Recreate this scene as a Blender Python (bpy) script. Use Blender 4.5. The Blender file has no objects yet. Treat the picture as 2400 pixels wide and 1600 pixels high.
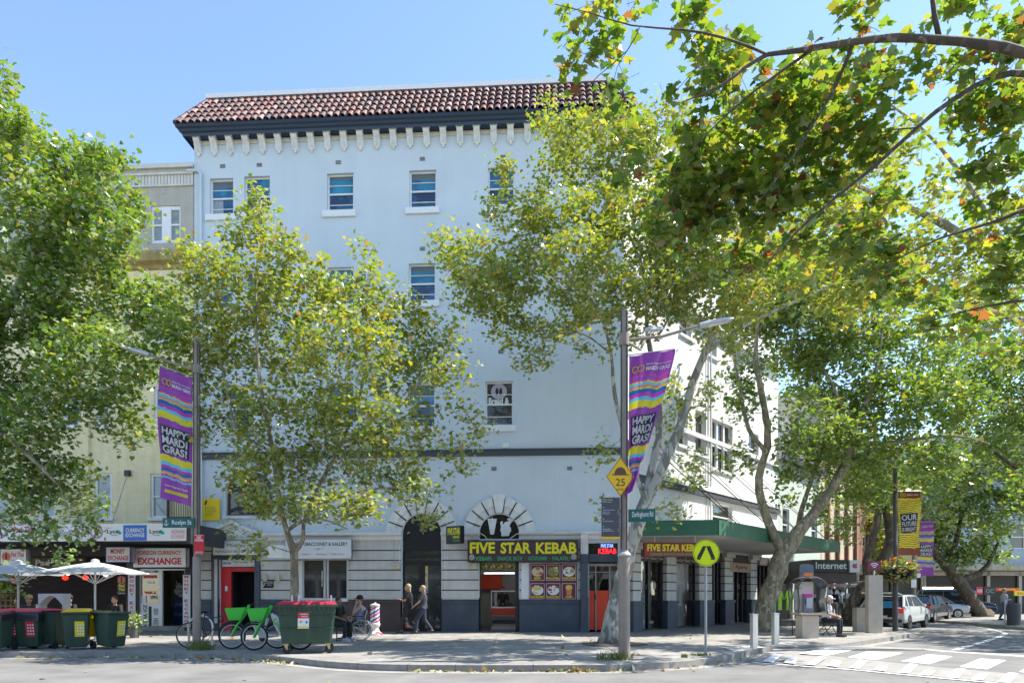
import bpy, math, random
import numpy as np
from mathutils import Matrix, Vector, noise
rnd = random.Random(11)
RAD = math.radians
SC = bpy.context.scene; COL = SC.collection
# ---------------- camera ----------------
F, HY, CH = 1600.0, 1392.0, 1.4          # focal length / horizon row of the 2400x1600 photograph, eye height in metres
cam = bpy.data.cameras.new('camera'); camo = bpy.data.objects.new('camera', cam); COL.objects.link(camo)
cam.sensor_width = 36; cam.lens = 24; cam.shift_y = (HY-800)/2400; cam.clip_end = 3000; cam.clip_start = .05
camo.location = (0, 0, CH); camo.rotation_euler = (RAD(90), 0, 0); SC.camera = camo
# ---------------- sky, sun, exposure ----------------
SUN_AZ, SUN_EL = 7.0, 54.0               # azimuth from +X towards +Y
w = bpy.data.worlds.new("World"); SC.world = w; w.use_nodes = True
nt = w.node_tree; bg = nt.nodes['Background']; sk = nt.nodes.new('ShaderNodeTexSky'); sk.sky_type = 'NISHITA'
sk.sun_disc = False; sk.sun_elevation = RAD(SUN_EL); sk.sun_rotation = RAD(90-SUN_AZ); sk.air_density = 1.0; sk.dust_density = .15; sk.ozone_density = 1.9
nt.links.new(sk.outputs[0], bg.inputs[0]); bg.inputs[1].default_value = .15
sd = bpy.data.lights.new('sun', 'SUN'); so = bpy.data.objects.new('sun', sd); COL.objects.link(so)
sd.energy = 4.5; sd.angle = RAD(.55); sd.color = (1, .95, .86)
_s = Vector((math.cos(RAD(SUN_EL))*math.cos(RAD(SUN_AZ)), math.cos(RAD(SUN_EL))*math.sin(RAD(SUN_AZ)), math.sin(RAD(SUN_EL))))
so.rotation_euler = _s.to_track_quat('Z', 'Y').to_euler()
SC.view_settings.view_transform = 'Standard'; SC.view_settings.look = 'None'; SC.view_settings.exposure = 1.24
SC.cycles.max_bounces = 7; SC.cycles.diffuse_bounces = 3; SC.cycles.transparent_max_bounces = 12; SC.cycles.transmission_bounces = 4
SC.cycles.caustics_reflective = False; SC.cycles.caustics_refractive = False

# ---------------- measuring helpers ----------------
class Frame:
    def __init__(s, x, y, deg, z=0):
        s.M = Matrix.Translation((x, y, z)) @ Matrix.Rotation(RAD(deg), 4, 'Z'); s.I = s.M.inverted()
    def at(s, px, py, off=0):            # where the sight line of a photo point meets the plane y=off of this frame
        o = s.I @ Vector((0, 0, CH)); d = s.I.to_3x3() @ Vector(((px-1200)/F, 1, (HY-py)/F))
        k = (off-o.y)/d.y; p = o+d*k
        return p.x, p.z
    def rect(s, x0, y0, x1, y1, off=0):
        m = (x0+x1)/2; yc = (y0+y1)/2
        return s.at(x0, yc, off)[0], s.at(x1, yc, off)[0], s.at(m, y1, off)[1], s.at(m, y0, off)[1]
def G(px, py, z=0.0):
    Y = (CH-z)*F/(py-HY); return Vector(((px-1200)/F*Y, Y, z))
def P3(px, py, Y): return Vector(((px-1200)/F*Y, Y, CH+(HY-py)/F*Y))
def GX(px, Y, z=0): return Vector(((px-1200)/F*Y, Y, z))

# ---------------- materials ----------------
MC = {}
def mat(name, col, rough=.7, metal=0., var=.12, scale=2.5, bump=0., bscale=30., spec=.5, streak=0., brick=None, emit=0., coat=0., island=None, col2=None, c2scale=4., c2pos=.5, c2w=.08, sub=None):
    if name in MC: return MC[name]
    m = bpy.data.materials.new(name); m.use_nodes = True; n = m.node_tree.nodes; L = m.node_tree.links
    b = n['Principled BSDF']; b.inputs['Roughness'].default_value = rough; b.inputs['Metallic'].default_value = metal
    b.inputs['Specular IOR Level'].default_value = spec; b.inputs['Coat Weight'].default_value = coat
    tc = n.new('ShaderNodeTexCoord'); obj = tc.outputs['Object']
    no = n.new('ShaderNodeTexNoise'); no.inputs['Scale'].default_value = scale; no.inputs['Detail'].default_value = 6; no.inputs['Roughness'].default_value = .62
    L.new(obj, no.inputs['Vector'])
    base = n.new('ShaderNodeRGB'); base.outputs[0].default_value = (*col, 1); cur = base.outputs[0]
    def mix(fac, a, bb, mode='MIX', f=None):
        x = n.new('ShaderNodeMix'); x.data_type = 'RGBA'; x.blend_type = mode
        if f is None: L.new(fac, x.inputs[0])
        else: x.inputs[0].default_value = f
        for s_, v in ((x.inputs[6], a), (x.inputs[7], bb)):
            if isinstance(v, tuple): s_.default_value = (*v, 1)
            else: L.new(v, s_)
        return x.outputs[2]
    def ramp(src, *st):
        r = n.new('ShaderNodeValToRGB'); e = r.color_ramp.elements
        while len(e) < len(st): e.new(.5)
        for i, (p, c) in enumerate(st): e[i].position = p; e[i].color = (*c, 1) if isinstance(c, tuple) else (c, c, c, 1)
        L.new(src, r.inputs[0]); return r.outputs[0]
    if island:
        g = n.new('ShaderNodeNewGeometry'); k = len(island)
        cur = ramp(g.outputs['Random Per Island'], *[(i/k, c) for i, c in enumerate(island)])
        cur.node.color_ramp.interpolation = 'LINEAR'
    if col2:
        n2 = n.new('ShaderNodeTexNoise'); n2.inputs['Scale'].default_value = c2scale; n2.inputs['Detail'].default_value = 5; L.new(obj, n2.inputs['Vector'])
        cur = mix(ramp(n2.outputs[0], (c2pos-c2w, 0.), (c2pos+c2w, 1.)), cur, col2)
    if var: cur = mix(None, cur, ramp(no.outputs[0], (.25, 1-var), (.75, 1+var*.6)), 'MULTIPLY', 1.)
    if streak:
        mp = n.new('ShaderNodeMapping'); mp.inputs['Scale'].default_value = (2.6, 2.6, .09); L.new(obj, mp.inputs[0])
        n3 = n.new('ShaderNodeTexNoise'); n3.inputs['Scale'].default_value = 1.6; n3.inputs['Detail'].default_value = 7; L.new(mp.outputs[0], n3.inputs['Vector'])
        cur = mix(None, cur, ramp(n3.outputs[0], (.3, 1-streak), (.62, 1.)), 'MULTIPLY', 1.)
    hgt = None
    if brick:
        bw, bh, morc, amt = brick
        sp = n.new('ShaderNodeSeparateXYZ'); L.new(obj, sp.inputs[0]); ad = n.new('ShaderNodeMath'); L.new(sp.outputs[0], ad.inputs[0]); L.new(sp.outputs[1], ad.inputs[1])
        cb = n.new('ShaderNodeCombineXYZ'); L.new(ad.outputs[0], cb.inputs[0]); L.new(sp.outputs[2], cb.inputs[1])
        bt = n.new('ShaderNodeTexBrick'); L.new(cb.outputs[0], bt.inputs['Vector']); bt.inputs['Scale'].default_value = 1
        bt.inputs['Brick Width'].default_value = bw; bt.inputs['Row Height'].default_value = bh; bt.inputs['Mortar Size'].default_value = .012*bh/.08; bt.inputs['Mortar Smooth'].default_value = .3
        bt.inputs['Color1'].default_value = (1, 1, 1, 1); bt.inputs['Color2'].default_value = (1-amt, 1-amt, 1-amt, 1); bt.inputs['Mortar'].default_value = (*morc, 1)
        cur = mix(None, cur, bt.outputs['Color'], 'MULTIPLY', 1.); hgt = bt.outputs['Fac']
    L.new(cur, b.inputs['Base Color'])
    if bump or hgt:
        nb = n.new('ShaderNodeTexNoise'); nb.inputs['Scale'].default_value = bscale; nb.inputs['Detail'].default_value = 4; L.new(obj, nb.inputs['Vector'])
        bp = n.new('ShaderNodeBump'); bp.inputs['Strength'].default_value = bump or .3; bp.inputs['Distance'].default_value = .02; L.new(nb.outputs[0], bp.inputs['Height'])
        if hgt:
            b2 = n.new('ShaderNodeBump'); b2.invert = True; b2.inputs['Strength'].default_value = .5; b2.inputs['Distance'].default_value = .01; L.new(hgt, b2.inputs['Height']); L.new(bp.outputs[0], b2.inputs['Normal']); L.new(b2.outputs[0], b.inputs['Normal'])
        else: L.new(bp.outputs[0], b.inputs['Normal'])
    if rough > .15 and rough < .95:
        mr = n.new('ShaderNodeMapRange'); mr.inputs[3].default_value = max(0, rough-.08); mr.inputs[4].default_value = min(1, rough+.1); L.new(no.outputs[0], mr.inputs[0]); L.new(mr.outputs[0], b.inputs['Roughness'])
    if emit: b.inputs['Emission Color'].default_value = (*col, 1); b.inputs['Emission Strength'].default_value = emit
    MC[name] = m; return m
def glassmat(name, tint=(.75, .8, .8), refl=.12, rough=.02):
    if name in MC: return MC[name]
    m = bpy.data.materials.new(name); m.use_nodes = True; n = m.node_tree.nodes; L = m.node_tree.links; n.clear()
    o = n.new('ShaderNodeOutputMaterial'); t = n.new('ShaderNodeBsdfTransparent'); t.inputs[0].default_value = (*tint, 1)
    g = n.new('ShaderNodeBsdfGlossy'); g.inputs['Roughness'].default_value = rough
    lw = n.new('ShaderNodeLayerWeight'); lw.inputs[0].default_value = .35; mr = n.new('ShaderNodeMapRange'); mr.inputs[3].default_value = refl; mr.inputs[4].default_value = .9
    L.new(lw.outputs['Fresnel'], mr.inputs[0]); mx = n.new('ShaderNodeMixShader'); L.new(mr.outputs[0], mx.inputs[0]); L.new(t.outputs[0], mx.inputs[1]); L.new(g.outputs[0], mx.inputs[2]); L.new(mx.outputs[0], o.inputs[0])
    MC[name] = m; return m
def flat(name, col, rough=.55, **k): return mat(name, col, rough, var=k.pop('var', .06), **k)

# ---------------- mesh builder ----------------
TXT = {}
def textmesh(t, bold=0.):
    if (t, bold) in TXT: return TXT[t, bold]
    c = bpy.data.curves.new('t', 'FONT'); c.body = t; c.offset = bold; c.resolution_u = 3
    o = bpy.data.objects.new('t', c); me = o.to_mesh()
    v = np.array([tuple(q.co) for q in me.vertices]) if len(me.vertices) else np.zeros((0, 3)); f = [tuple(p.vertices) for p in me.polygons]
    o.to_mesh_clear(); bpy.data.objects.remove(o); bpy.data.curves.remove(c)
    if len(v):
        mn = v.min(0); mx_ = v.max(0); v = (v-mn)/np.maximum(mx_-mn, 1e-6)
    TXT[t, bold] = (v, f); return v, f
class MB:
    def __init__(s): s.v = []; s.f = []; s.m = []
    def add(s, vs, fs, mi=0):
        k = len(s.v); s.v += [tuple(p) for p in vs]; s.f += [tuple(i+k for i in f) for f in fs]; s.m += [mi]*len(fs); return s
    def box(s, x0, x1, y0, y1, z0, z1, mi=0, taper=0, rz=0, c=None):
        if x0 > x1: x0, x1 = x1, x0
        v = [(x, y, z) for z in (z0, z1) for x, y in ((x0, y0), (x1, y0), (x1, y1), (x0, y1))]
        if taper:
            cx, cy = (x0+x1)/2, (y0+y1)/2; v = [((x-cx)*(1-taper)+cx, (y-cy)*(1-taper)+cy, z) if z == z0 else (x, y, z) for x, y, z in v]
        if rz:
            cx, cy = c or ((x0+x1)/2, (y0+y1)/2); a, b = math.cos(rz), math.sin(rz); v = [((x-cx)*a-(y-cy)*b+cx, (x-cx)*b+(y-cy)*a+cy, z) for x, y, z in v]
        return s.add(v, [(0, 3, 2, 1), (4, 5, 6, 7), (0, 1, 5, 4), (1, 2, 6, 5), (2, 3, 7, 6), (3, 0, 4, 7)], mi)
    def prism(s, pts, y0, y1, mi=0, axis='y'):      # polygon in xz pushed along y (axis y), or in xy pushed along z
        n = len(pts)
        if axis == 'y': v = [(x, y0, z) for x, z in pts]+[(x, y1, z) for x, z in pts]
        elif axis == 'x': v = [(y0, x, z) for x, z in pts]+[(y1, x, z) for x, z in pts]
        else: v = [(x, y, y0) for x, y in pts]+[(x, y, y1) for x, y in pts]
        return s.add(v, [tuple(range(n))[::-1], tuple(range(n, 2*n))]+[(i, (i+1) % n, n+(i+1) % n, n+i) for i in range(n)], mi)
    def tube(s, pts, r, n=8, mi=0, caps=True, flat_=1.):
        pts = [Vector(p) for p in pts]; k = len(pts); r = r if isinstance(r, (list, tuple)) else [r]*k
        vs = []; up = None
        for i, p in enumerate(pts):
            t = (pts[min(i+1, k-1)]-pts[max(i-1, 0)])
            if t.length < 1e-9: t = Vector((0, 0, 1))
            t.normalize()
            if up is None: up = Vector((0, 0, 1)) if abs(t.z) < .9 else Vector((1, 0, 0))
            a = t.cross(up)
            if a.length < 1e-6: a = t.cross(Vector((.3, .9, .1)))
            a.normalize(); b = a.cross(t); up = b
            vs += [p+(a*math.cos(2*math.pi*j/n)+b*math.sin(2*math.pi*j/n)*flat_)*r[i] for j in range(n)]
        fs = [(i*n+j, i*n+(j+1) % n, (i+1)*n+(j+1) % n, (i+1)*n+j) for i in range(k-1) for j in range(n)]
        if caps: fs += [tuple(range(n))[::-1], tuple(range((k-1)*n, k*n))]
        return s.add(vs, fs, mi)
    def cyl(s, x, y, z0, z1, r, n=16, mi=0, r1=None): return s.tube([(x, y, z0), (x, y, z1)], [r, r if r1 is None else r1], n, mi)
    def lathe(s, prof, c=(0, 0, 0), n=20, mi=0, axis='z'):
        vs = []
        for r, z in prof:
            for j in range(n):
                a = 2*math.pi*j/n; p = (r*math.cos(a), r*math.sin(a), z)
                if axis == 'y': p = (p[0], p[2], p[1])
                if axis == 'x': p = (p[2], p[0], p[1])
                vs.append((p[0]+c[0], p[1]+c[1], p[2]+c[2]))
        k = len(prof)
        return s.add(vs, [(i*n+j, i*n+(j+1) % n, (i+1)*n+(j+1) % n, (i+1)*n+j) for i in range(k-1) for j in range(n)]+[tuple(range(n))[::-1], tuple(range((k-1)*n, k*n))], mi)
    def ell(s, c, r, nu=10, nv=7, mi=0):
        r = r if isinstance(r, (tuple, list)) else (r, r, r); vs = [(c[0], c[1], c[2]-r[2])]
        for i in range(1, nv):
            p = math.pi*i/nv
            vs += [(c[0]+r[0]*math.sin(p)*math.cos(2*math.pi*j/nu), c[1]+r[1]*math.sin(p)*math.sin(2*math.pi*j/nu), c[2]-r[2]*math.cos(p)) for j in range(nu)]
        vs.append((c[0], c[1], c[2]+r[2])); e = len(vs)-1
        fs = [(0, 1+(j+1) % nu, 1+j) for j in range(nu)]+[(1+(i-1)*nu+j, 1+(i-1)*nu+(j+1) % nu, 1+i*nu+(j+1) % nu, 1+i*nu+j) for i in range(1, nv-1) for j in range(nu)]
        fs += [(e, 1+(nv-2)*nu+j, 1+(nv-2)*nu+(j+1) % nu) for j in range(nu)]
        return s.add(vs, fs, mi)
    def torus(s, c, R_, r, axis='y', n=28, m=6, mi=0, a0=0, a1=2*math.pi):
        full = abs(a1-a0-2*math.pi) < 1e-6; pts = []
        for i in range(n+1 if full else n+1):
            a = a0+(a1-a0)*i/n; u, v_ = R_*math.cos(a), R_*math.sin(a)
            p = {'y': (u, 0, v_), 'x': (0, u, v_), 'z': (u, v_, 0)}[axis]; pts.append((c[0]+p[0], c[1]+p[1], c[2]+p[2]))
        return s.tube(pts, r, m, mi, caps=not full)
    def text(s, t, x0, x1, z0, z1, y, mi=0, bold=0., rot=0, fn=None):
        v, f = textmesh(t, bold)
        if not len(v): return s
        if rot: v = np.stack([1-v[:, 1] if rot > 0 else v[:, 1], v[:, 0] if rot > 0 else 1-v[:, 0], v[:, 2]], 1)
        X = x0+(x1-x0)*v[:, 0]; Z = z0+(z1-z0)*v[:, 1]
        pts = [(a, y, b) for a, b in zip(X, Z)]
        if fn: pts = [fn(a, b) for a, b in zip(X, Z)]
        return s.add(pts, f, mi)
    def disc(s, x, z, rx, rz, y, mi=0, n=24): return s.add([(x+rx*math.cos(2*math.pi*i/n), y, z+rz*math.sin(2*math.pi*i/n)) for i in range(n)], [tuple(range(n))[::-1]], mi)
    def ring(s, x, z, r0, r1, y, mi=0, n=28, a0=0, a1=2*math.pi, sx=1.):
        vs = []
        for i in range(n+1):
            a = a0+(a1-a0)*i/n; vs += [(x+sx*r0*math.cos(a), y, z+r0*math.sin(a)), (x+sx*r1*math.cos(a), y, z+r1*math.sin(a))]
        return s.add(vs, [(2*i, 2*i+2, 2*i+3, 2*i+1) for i in range(n)], mi)
    def quad(s, x0, x1, z0, z1, y, mi=0): return s.add([(x0, y, z0), (x1, y, z0), (x1, y, z1), (x0, y, z1)], [(0, 1, 2, 3)], mi)
    def poly(s, pts, mi=0): return s.add(pts, [tuple(range(len(pts)))], mi)
    def build(s, name, mats, parent=None, M=None, smooth=False, bevel=0.):
        me = bpy.data.meshes.new(name); me.from_pydata(s.v, [], s.f)
        for m in (mats if isinstance(mats, (list, tuple)) else [mats]): me.materials.append(m)
        if any(s.m): me.polygons.foreach_set('material_index', s.m)
        if smooth:
            me.polygons.foreach_set('use_smooth', [True]*len(me.polygons))
            if smooth != 'all' and hasattr(me, 'set_sharp_from_angle'): me.set_sharp_from_angle(angle=RAD(38))
        me.update(); return link(name, me, parent, M, bevel)
WM = {}
def link(name, data, parent=None, M=None, bevel=0.):
    o = bpy.data.objects.new(name, data); COL.objects.link(o)
    if parent is not None:
        o.parent = parent
        M = M if M is not None else WM[parent.name]
        o.matrix_basis = WM[parent.name].inverted() @ M
    else:
        M = M if M is not None else Matrix.Identity(4); o.matrix_basis = M
    WM[o.name] = M.copy()
    if bevel:
        b = o.modifiers.new('bevel', 'BEVEL'); b.width = bevel; b.segments = 2; b.limit_method = 'ANGLE'
    return o
def tag(o, label=None, cat=None, group=None, kind=None):
    if label: o['label'] = label
    if cat: o['category'] = cat
    if group: o['group'] = group
    if kind: o['kind'] = kind
    return o
def thing(name, label, cat, M, group=None):
    return tag(link(name, None, None, M), label, cat, group)
def T(x, y=0, z=0, deg=0):
    if isinstance(x, Vector): deg = y; x, y, z = x
    return Matrix.Translation((x, y, z)) @ Matrix.Rotation(RAD(deg), 4, 'Z')
def recenter(o):
    return o
KIDS = {}
def copy_tree(o, M, label=None, group=None):
    src = [x for x in COL.objects]
    def rec(a, par):
        c = a.copy(); COL.objects.link(c)
        if par: c.parent = par
        for ch in src:
            if ch.parent == a: rec(ch, c)
        return c
    c = rec(o, None); c.matrix_basis = M; WM[c.name] = M.copy()
    if label: c['label'] = label
    if group: c['group'] = group
    return c
# ---------------- ground, road, pavement ----------------
ASPH = mat('asphalt', (.235, .228, .217), .92, var=.34, scale=.8, bump=.5, bscale=220, col2=(.19, .185, .178), c2scale=70, c2w=.14, spec=.25)
CONC = mat('pavement_concrete', (.33, .315, .29), .88, var=.35, scale=2.2, bump=.3, bscale=90, col2=(.25, .236, .215), c2scale=.9, c2w=.16, spec=.3)
KERBM = mat('kerb_stone', (.27, .255, .235), .85, var=.3, scale=6, bump=.4, bscale=60)
PAINT = mat('road_paint', (.8, .8, .78), .7, var=.12, scale=14, col2=(.42, .41, .39), c2scale=22, c2pos=.66, c2w=.05)
RZ = -.13
mb = MB(); mb.add([(-300, -60, RZ), (300, -60, RZ), (300, 500, RZ), (-300, 500, RZ)], [(0, 1, 2, 3)])
tag(mb.build('road', ASPH), kind='structure')
edge_px = [(-1500, 1528), (-400, 1528), (0, 1528), (400, 1529), (600, 1533), (690, 1541), (770, 1550), (880, 1556), (1000, 1558), (1400, 1558), (1480, 1556), (1560, 1552), (1640, 1546), (1702, 1536), (1750, 1526), (1794, 1515),
           (1870, 1514), (1951, 1511), (2010, 1503), (2080, 1493), (2140, 1484), (2146, 1479), (2135, 1474), (2095, 1468), (2072, 1458), (2035, 1445), (2000, 1436)]
edge = [G(x, y) for x, y in edge_px]
def smooth_poly(pts, it=2):
    for _ in range(it):
        q = [pts[0]]
        for a, b in zip(pts, pts[1:]): q += [a*.75+b*.25, a*.25+b*.75]
        pts = q+[pts[-1]]
    return pts
edge = smooth_poly(edge, 2)
def offset(pts, d):
    out = []
    for i, p in enumerate(pts):
        t = (pts[min(i+1, len(pts)-1)]-pts[max(i-1, 0)]); t.z = 0; t.normalize(); out.append(p+Vector((-t.y, t.x, 0))*d)
    return out
inner = offset(edge, .28)
far_ = [Vector((28, 100, 0)), Vector((-120, 100, 0)), Vector((-120, edge[0].y, 0))]
pv = MB(); pv.poly([(p.x, p.y, 0) for p in edge+far_])
# pavement is one sheet; slab joints are grooves in thin dark strips of the same object
J = pv
for i in range(14):
    x = -14+i*1.5
    J.add([(x, 14.6 if x > -3 else 17.2, .004), (x+.012, 14.6 if x > -3 else 17.2, .004), (x+.012, 24.9, .004), (x, 24.9, .004)], [(0, 1, 2, 3)], 1)
for y in (18.4, 20.4, 22.4, 24.2): J.add([(-14, y, .004), (5.5, y, .004), (5.5, y+.014, .004), (-14, y+.014, .004)], [(0, 1, 2, 3)], 1)
tag(pv.build('pavement', [CONC, mat('joint', (.13, .12, .11), .95)]), kind='structure')
kb = MB(); n = len(edge)
kv = [(p.x, p.y, .006) for p in edge]+[(p.x, p.y, .006) for p in inner]+[(p.x, p.y, RZ-.02) for p in edge]
kb.add(kv, [(i, i+1, n+i+1, n+i) for i in range(n-1)]+[(i, 2*n+i, 2*n+i+1, i+1) for i in range(n-1)])
acc = 0
for i in range(n-1):
    d = (edge[i+1]-edge[i]).length; acc += d
    if acc > 1.1:
        acc = 0; t = (edge[i+1]-edge[i]).normalized()*.008; a, b = edge[i], inner[i]; o_ = Vector((t.y, -t.x, 0))*.4
        kb.add([(a.x-t.x+o_.x, a.y-t.y+o_.y, .009), (a.x+t.x+o_.x, a.y+t.y+o_.y, .009), (b.x+t.x, b.y+t.y, .009), (b.x-t.x, b.y-t.y, .009), (a.x-t.x+o_.x, a.y-t.y+o_.y, RZ), (a.x+t.x+o_.x, a.y+t.y+o_.y, RZ)], [(0, 1, 2, 3), (4, 5, 1, 0)], 1)
tag(kb.build('kerb', [KERBM, mat('joint', (.13, .12, .11), .95)]), kind='structure')
gut = offset(edge, -.32)
gb = MB(); gv = [(p.x, p.y, RZ+.004) for p in edge]+[(p.x, p.y, RZ+.004) for p in gut]; gb.add(gv, [(i, n+i, n+i+1, i+1) for i in range(n-1)])
tag(gb.build('gutter', mat('gutter', (.32, .3, .27), .9, var=.35, scale=5, bump=.3)), kind='structure')
# raised crossing: platform with ramp teeth and zebra bars
def GP(pts, z): return [tuple(G(x, y, z)) for x, y in pts]
ZP = -.05
plat = MB(); a = GP([(1794, 1517), (1951, 1512), (2160, 1523), (2420, 1541), (2700, 1563)], ZP); b = GP([(1815, 1519), (1998, 1542), (2178, 1560), (2400, 1580), (2700, 1605)], ZP)
c = GP([(1760, 1549), (2000, 1566), (2210, 1586), (2420, 1604), (2700, 1632)], RZ+.006); d_ = GP([(1794, 1512), (1951, 1509), (2160, 1518), (2420, 1535), (2700, 1555)], RZ+.006)
for r0, r1, mi in ((d_, a, 1), (a, b, 0), (b, c, 1)): plat.add(r0+r1, [(i, 5+i, 6+i, i+1) for i in range(4)], mi)
tag(plat.build('raised_crossing', [ASPH, mat('ramp_concrete', (.3, .285, .26), .9, var=.25, scale=5, bump=.4, bscale=90)]), kind='structure')
mk = MB()
for q in ([(1873, 1530), (1934, 1518), (2008, 1520.5), (1937, 1535)], [(1987, 1539), (2033, 1525), (2117, 1529), (2054, 1545)], [(2112, 1548), (2175, 1532), (2233, 1537), (2178, 1555)], [(2249, 1561), (2297, 1542), (2358, 1546), (2314, 1567)], [(2388, 1573), (2425, 1552), (2490, 1556), (2460, 1580)]):
    mk.poly(GP(q, ZP+.006))
def strip(pts, wd, z, mi=0):
    p = [G(x, y, z) for x, y in pts]; o1 = offset(p, wd/2); o2 = offset(p, -wd/2); k = len(p)
    mk.add([tuple(q) for q in o1]+[tuple(q) for q in o2], [(i, i+1, k+i+1, k+i) for i in range(k-1)], mi)
strip([(1762, 1551), (2000, 1568), (2210, 1588), (2420, 1606)], .12, RZ+.014)
teeth = [(1800, 1551, 1822, 1533, 13), (1850, 1554, 1858, 1541, 13), (1900, 1558, 1928, 1539, 10), (1950, 1561, 1962, 1549, 12), (2003, 1566, 2022, 1547, 12), (2060, 1571, 2068, 1560, 14), (2118, 1577, 2140, 1556, 13), (2166, 1582, 2180, 1571, 14), (2232, 1588, 2252, 1567, 14), (2290, 1593, 2302, 1580, 14), (2352, 1599, 2374, 1577, 15)]
for x0, y0, x1, y1, h in teeth:
    t0 = G(x0-h, y0-1, RZ+.02); t1 = G(x0+h, y0+1, RZ+.02); s0 = G(x1+h*.9, y1+1, ZP+.003); s1 = G(x1-h*.7, y1-1, ZP+.003)
    mk.poly([tuple(t0+Vector((0, 0, .012))), tuple(t1+Vector((0, 0, .012))), tuple(s0+Vector((0, 0, .012))), tuple(s1+Vector((0, 0, .012)))])
strip([(2160, 1521), (2420, 1538), (2600, 1550)], .14, ZP+.012)
ce = [(2208, 1529), (2250, 1517), (2300, 1503), (2345, 1489), (2356, 1482), (2330, 1476), (2290, 1468), (2240, 1461)]
for dx in (0, 10):
    pts = smooth_poly([G(x+dx*(1-i/9), y, RZ+.006) for i, (x, y) in enumerate(ce)], 3)
    for i in range(0, len(pts)-1):
        if i % 4 == 3: continue
        a_, b_ = pts[i], pts[i+1]; t = (b_-a_).normalized(); nn = Vector((-t.y, t.x, 0))*.045
        mk.add([tuple(a_+nn), tuple(b_+nn), tuple(b_-nn), tuple(a_-nn)], [(0, 1, 2, 3)])
tag(mk.build('road_markings', PAINT), kind='structure')
tk = MB()
for q in ([(1700, 1518), (1770, 1510), (1790, 1517), (1722, 1526)], [(1775, 1509), (1850, 1502), (1880, 1507), (1800, 1513)]):
    p = GP(q, .008); tk.poly(p)
    A, B, C_, D_ = [Vector(x) for x in p]
    for i in range(12):
        for j in range(5):
            u, v = (i+.5)/12, (j+.5)/5; c0 = (A*(1-u)+B*u)*(1-v)+(D_*(1-u)+C_*u)*v; tk.lathe([(.035, 0), (.025, .006)], (c0.x, c0.y, .009), 8)
tag(tk.build('tactile_paving', mat('tactile', (.62, .6, .55), .8)), kind='structure')
# far pavement on the other side of the street
fp = MB(); q = GP([(3600, 1560), (2500, 1478), (2400, 1469), (2264, 1457), (2180, 1451), (2125, 1445), (2080, 1438)], 0.0)
q2 = [(34, 90, 0), (90, 90, 0), (90, q[0][1], 0)]; fp.poly(q+q2); k = len(q)
fp.add(q+[(x, y, RZ) for x, y, z in q], [(i, k+i, k+i+1, i+1) for i in range(k-1)])
tag(fp.build('far_pavement', CONC), kind='structure')
pt = MB(); c0 = G(1437, 1508, .006); pt.lathe([(.98, 0), (.95, .012), (.4, .02)], tuple(c0), 28)
tag(pt.build('tree_pit', mat('tree_pit', (.075, .068, .06), .95, var=.4, scale=9, bump=.8, bscale=120)), kind='structure')
# hinterland ground beyond the streets
tag(MB().add([(-600, 90, .02), (600, 90, .02), (600, 900, .02), (-600, 900, .02)], [(0, 1, 2, 3)]).build('ground', CONC), kind='structure')
# ---------------- shared building helpers ----------------
FA = Frame(2.39, 25.45, -3.4)                      # plane of the main facade
UA = FA.at(1462, 1392)[0]
_a = FA.M @ Vector((UA, 0, 0)); FS = Frame(_a.x, _a.y, 48.2)   # plane of the sunlit side wall
def wall(mb, x0, x1, z0, z1, holes, y=0., dep=.28, mi=0):
    xs = sorted({x0, x1, *[min(max(h[0], x0), x1) for h in holes], *[min(max(h[1], x0), x1) for h in holes]}); zs = sorted({z0, z1, *[min(max(h[2], z0), z1) for h in holes], *[min(max(h[3], z0), z1) for h in holes]})
    for a, b in zip(xs, xs[1:]):
        for c, d in zip(zs, zs[1:]):
            mx, mz = (a+b)/2, (c+d)/2
            if b-a < 1e-6 or d-c < 1e-6 or any(h[0] < mx < h[1] and h[2] < mz < h[3] for h in holes): continue
            mb.quad(a, b, c, d, y, mi)
    for a, b, c, d in [h[:4] for h in holes]:
        yb = y+dep
        mb.add([(a, y, c), (b, y, c), (b, y, d), (a, y, d), (a, yb, c), (b, yb, c), (b, yb, d), (a, yb, d)], [(0, 4, 5, 1), (1, 5, 6, 2), (2, 6, 7, 3), (3, 7, 4, 0)], mi)
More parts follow.
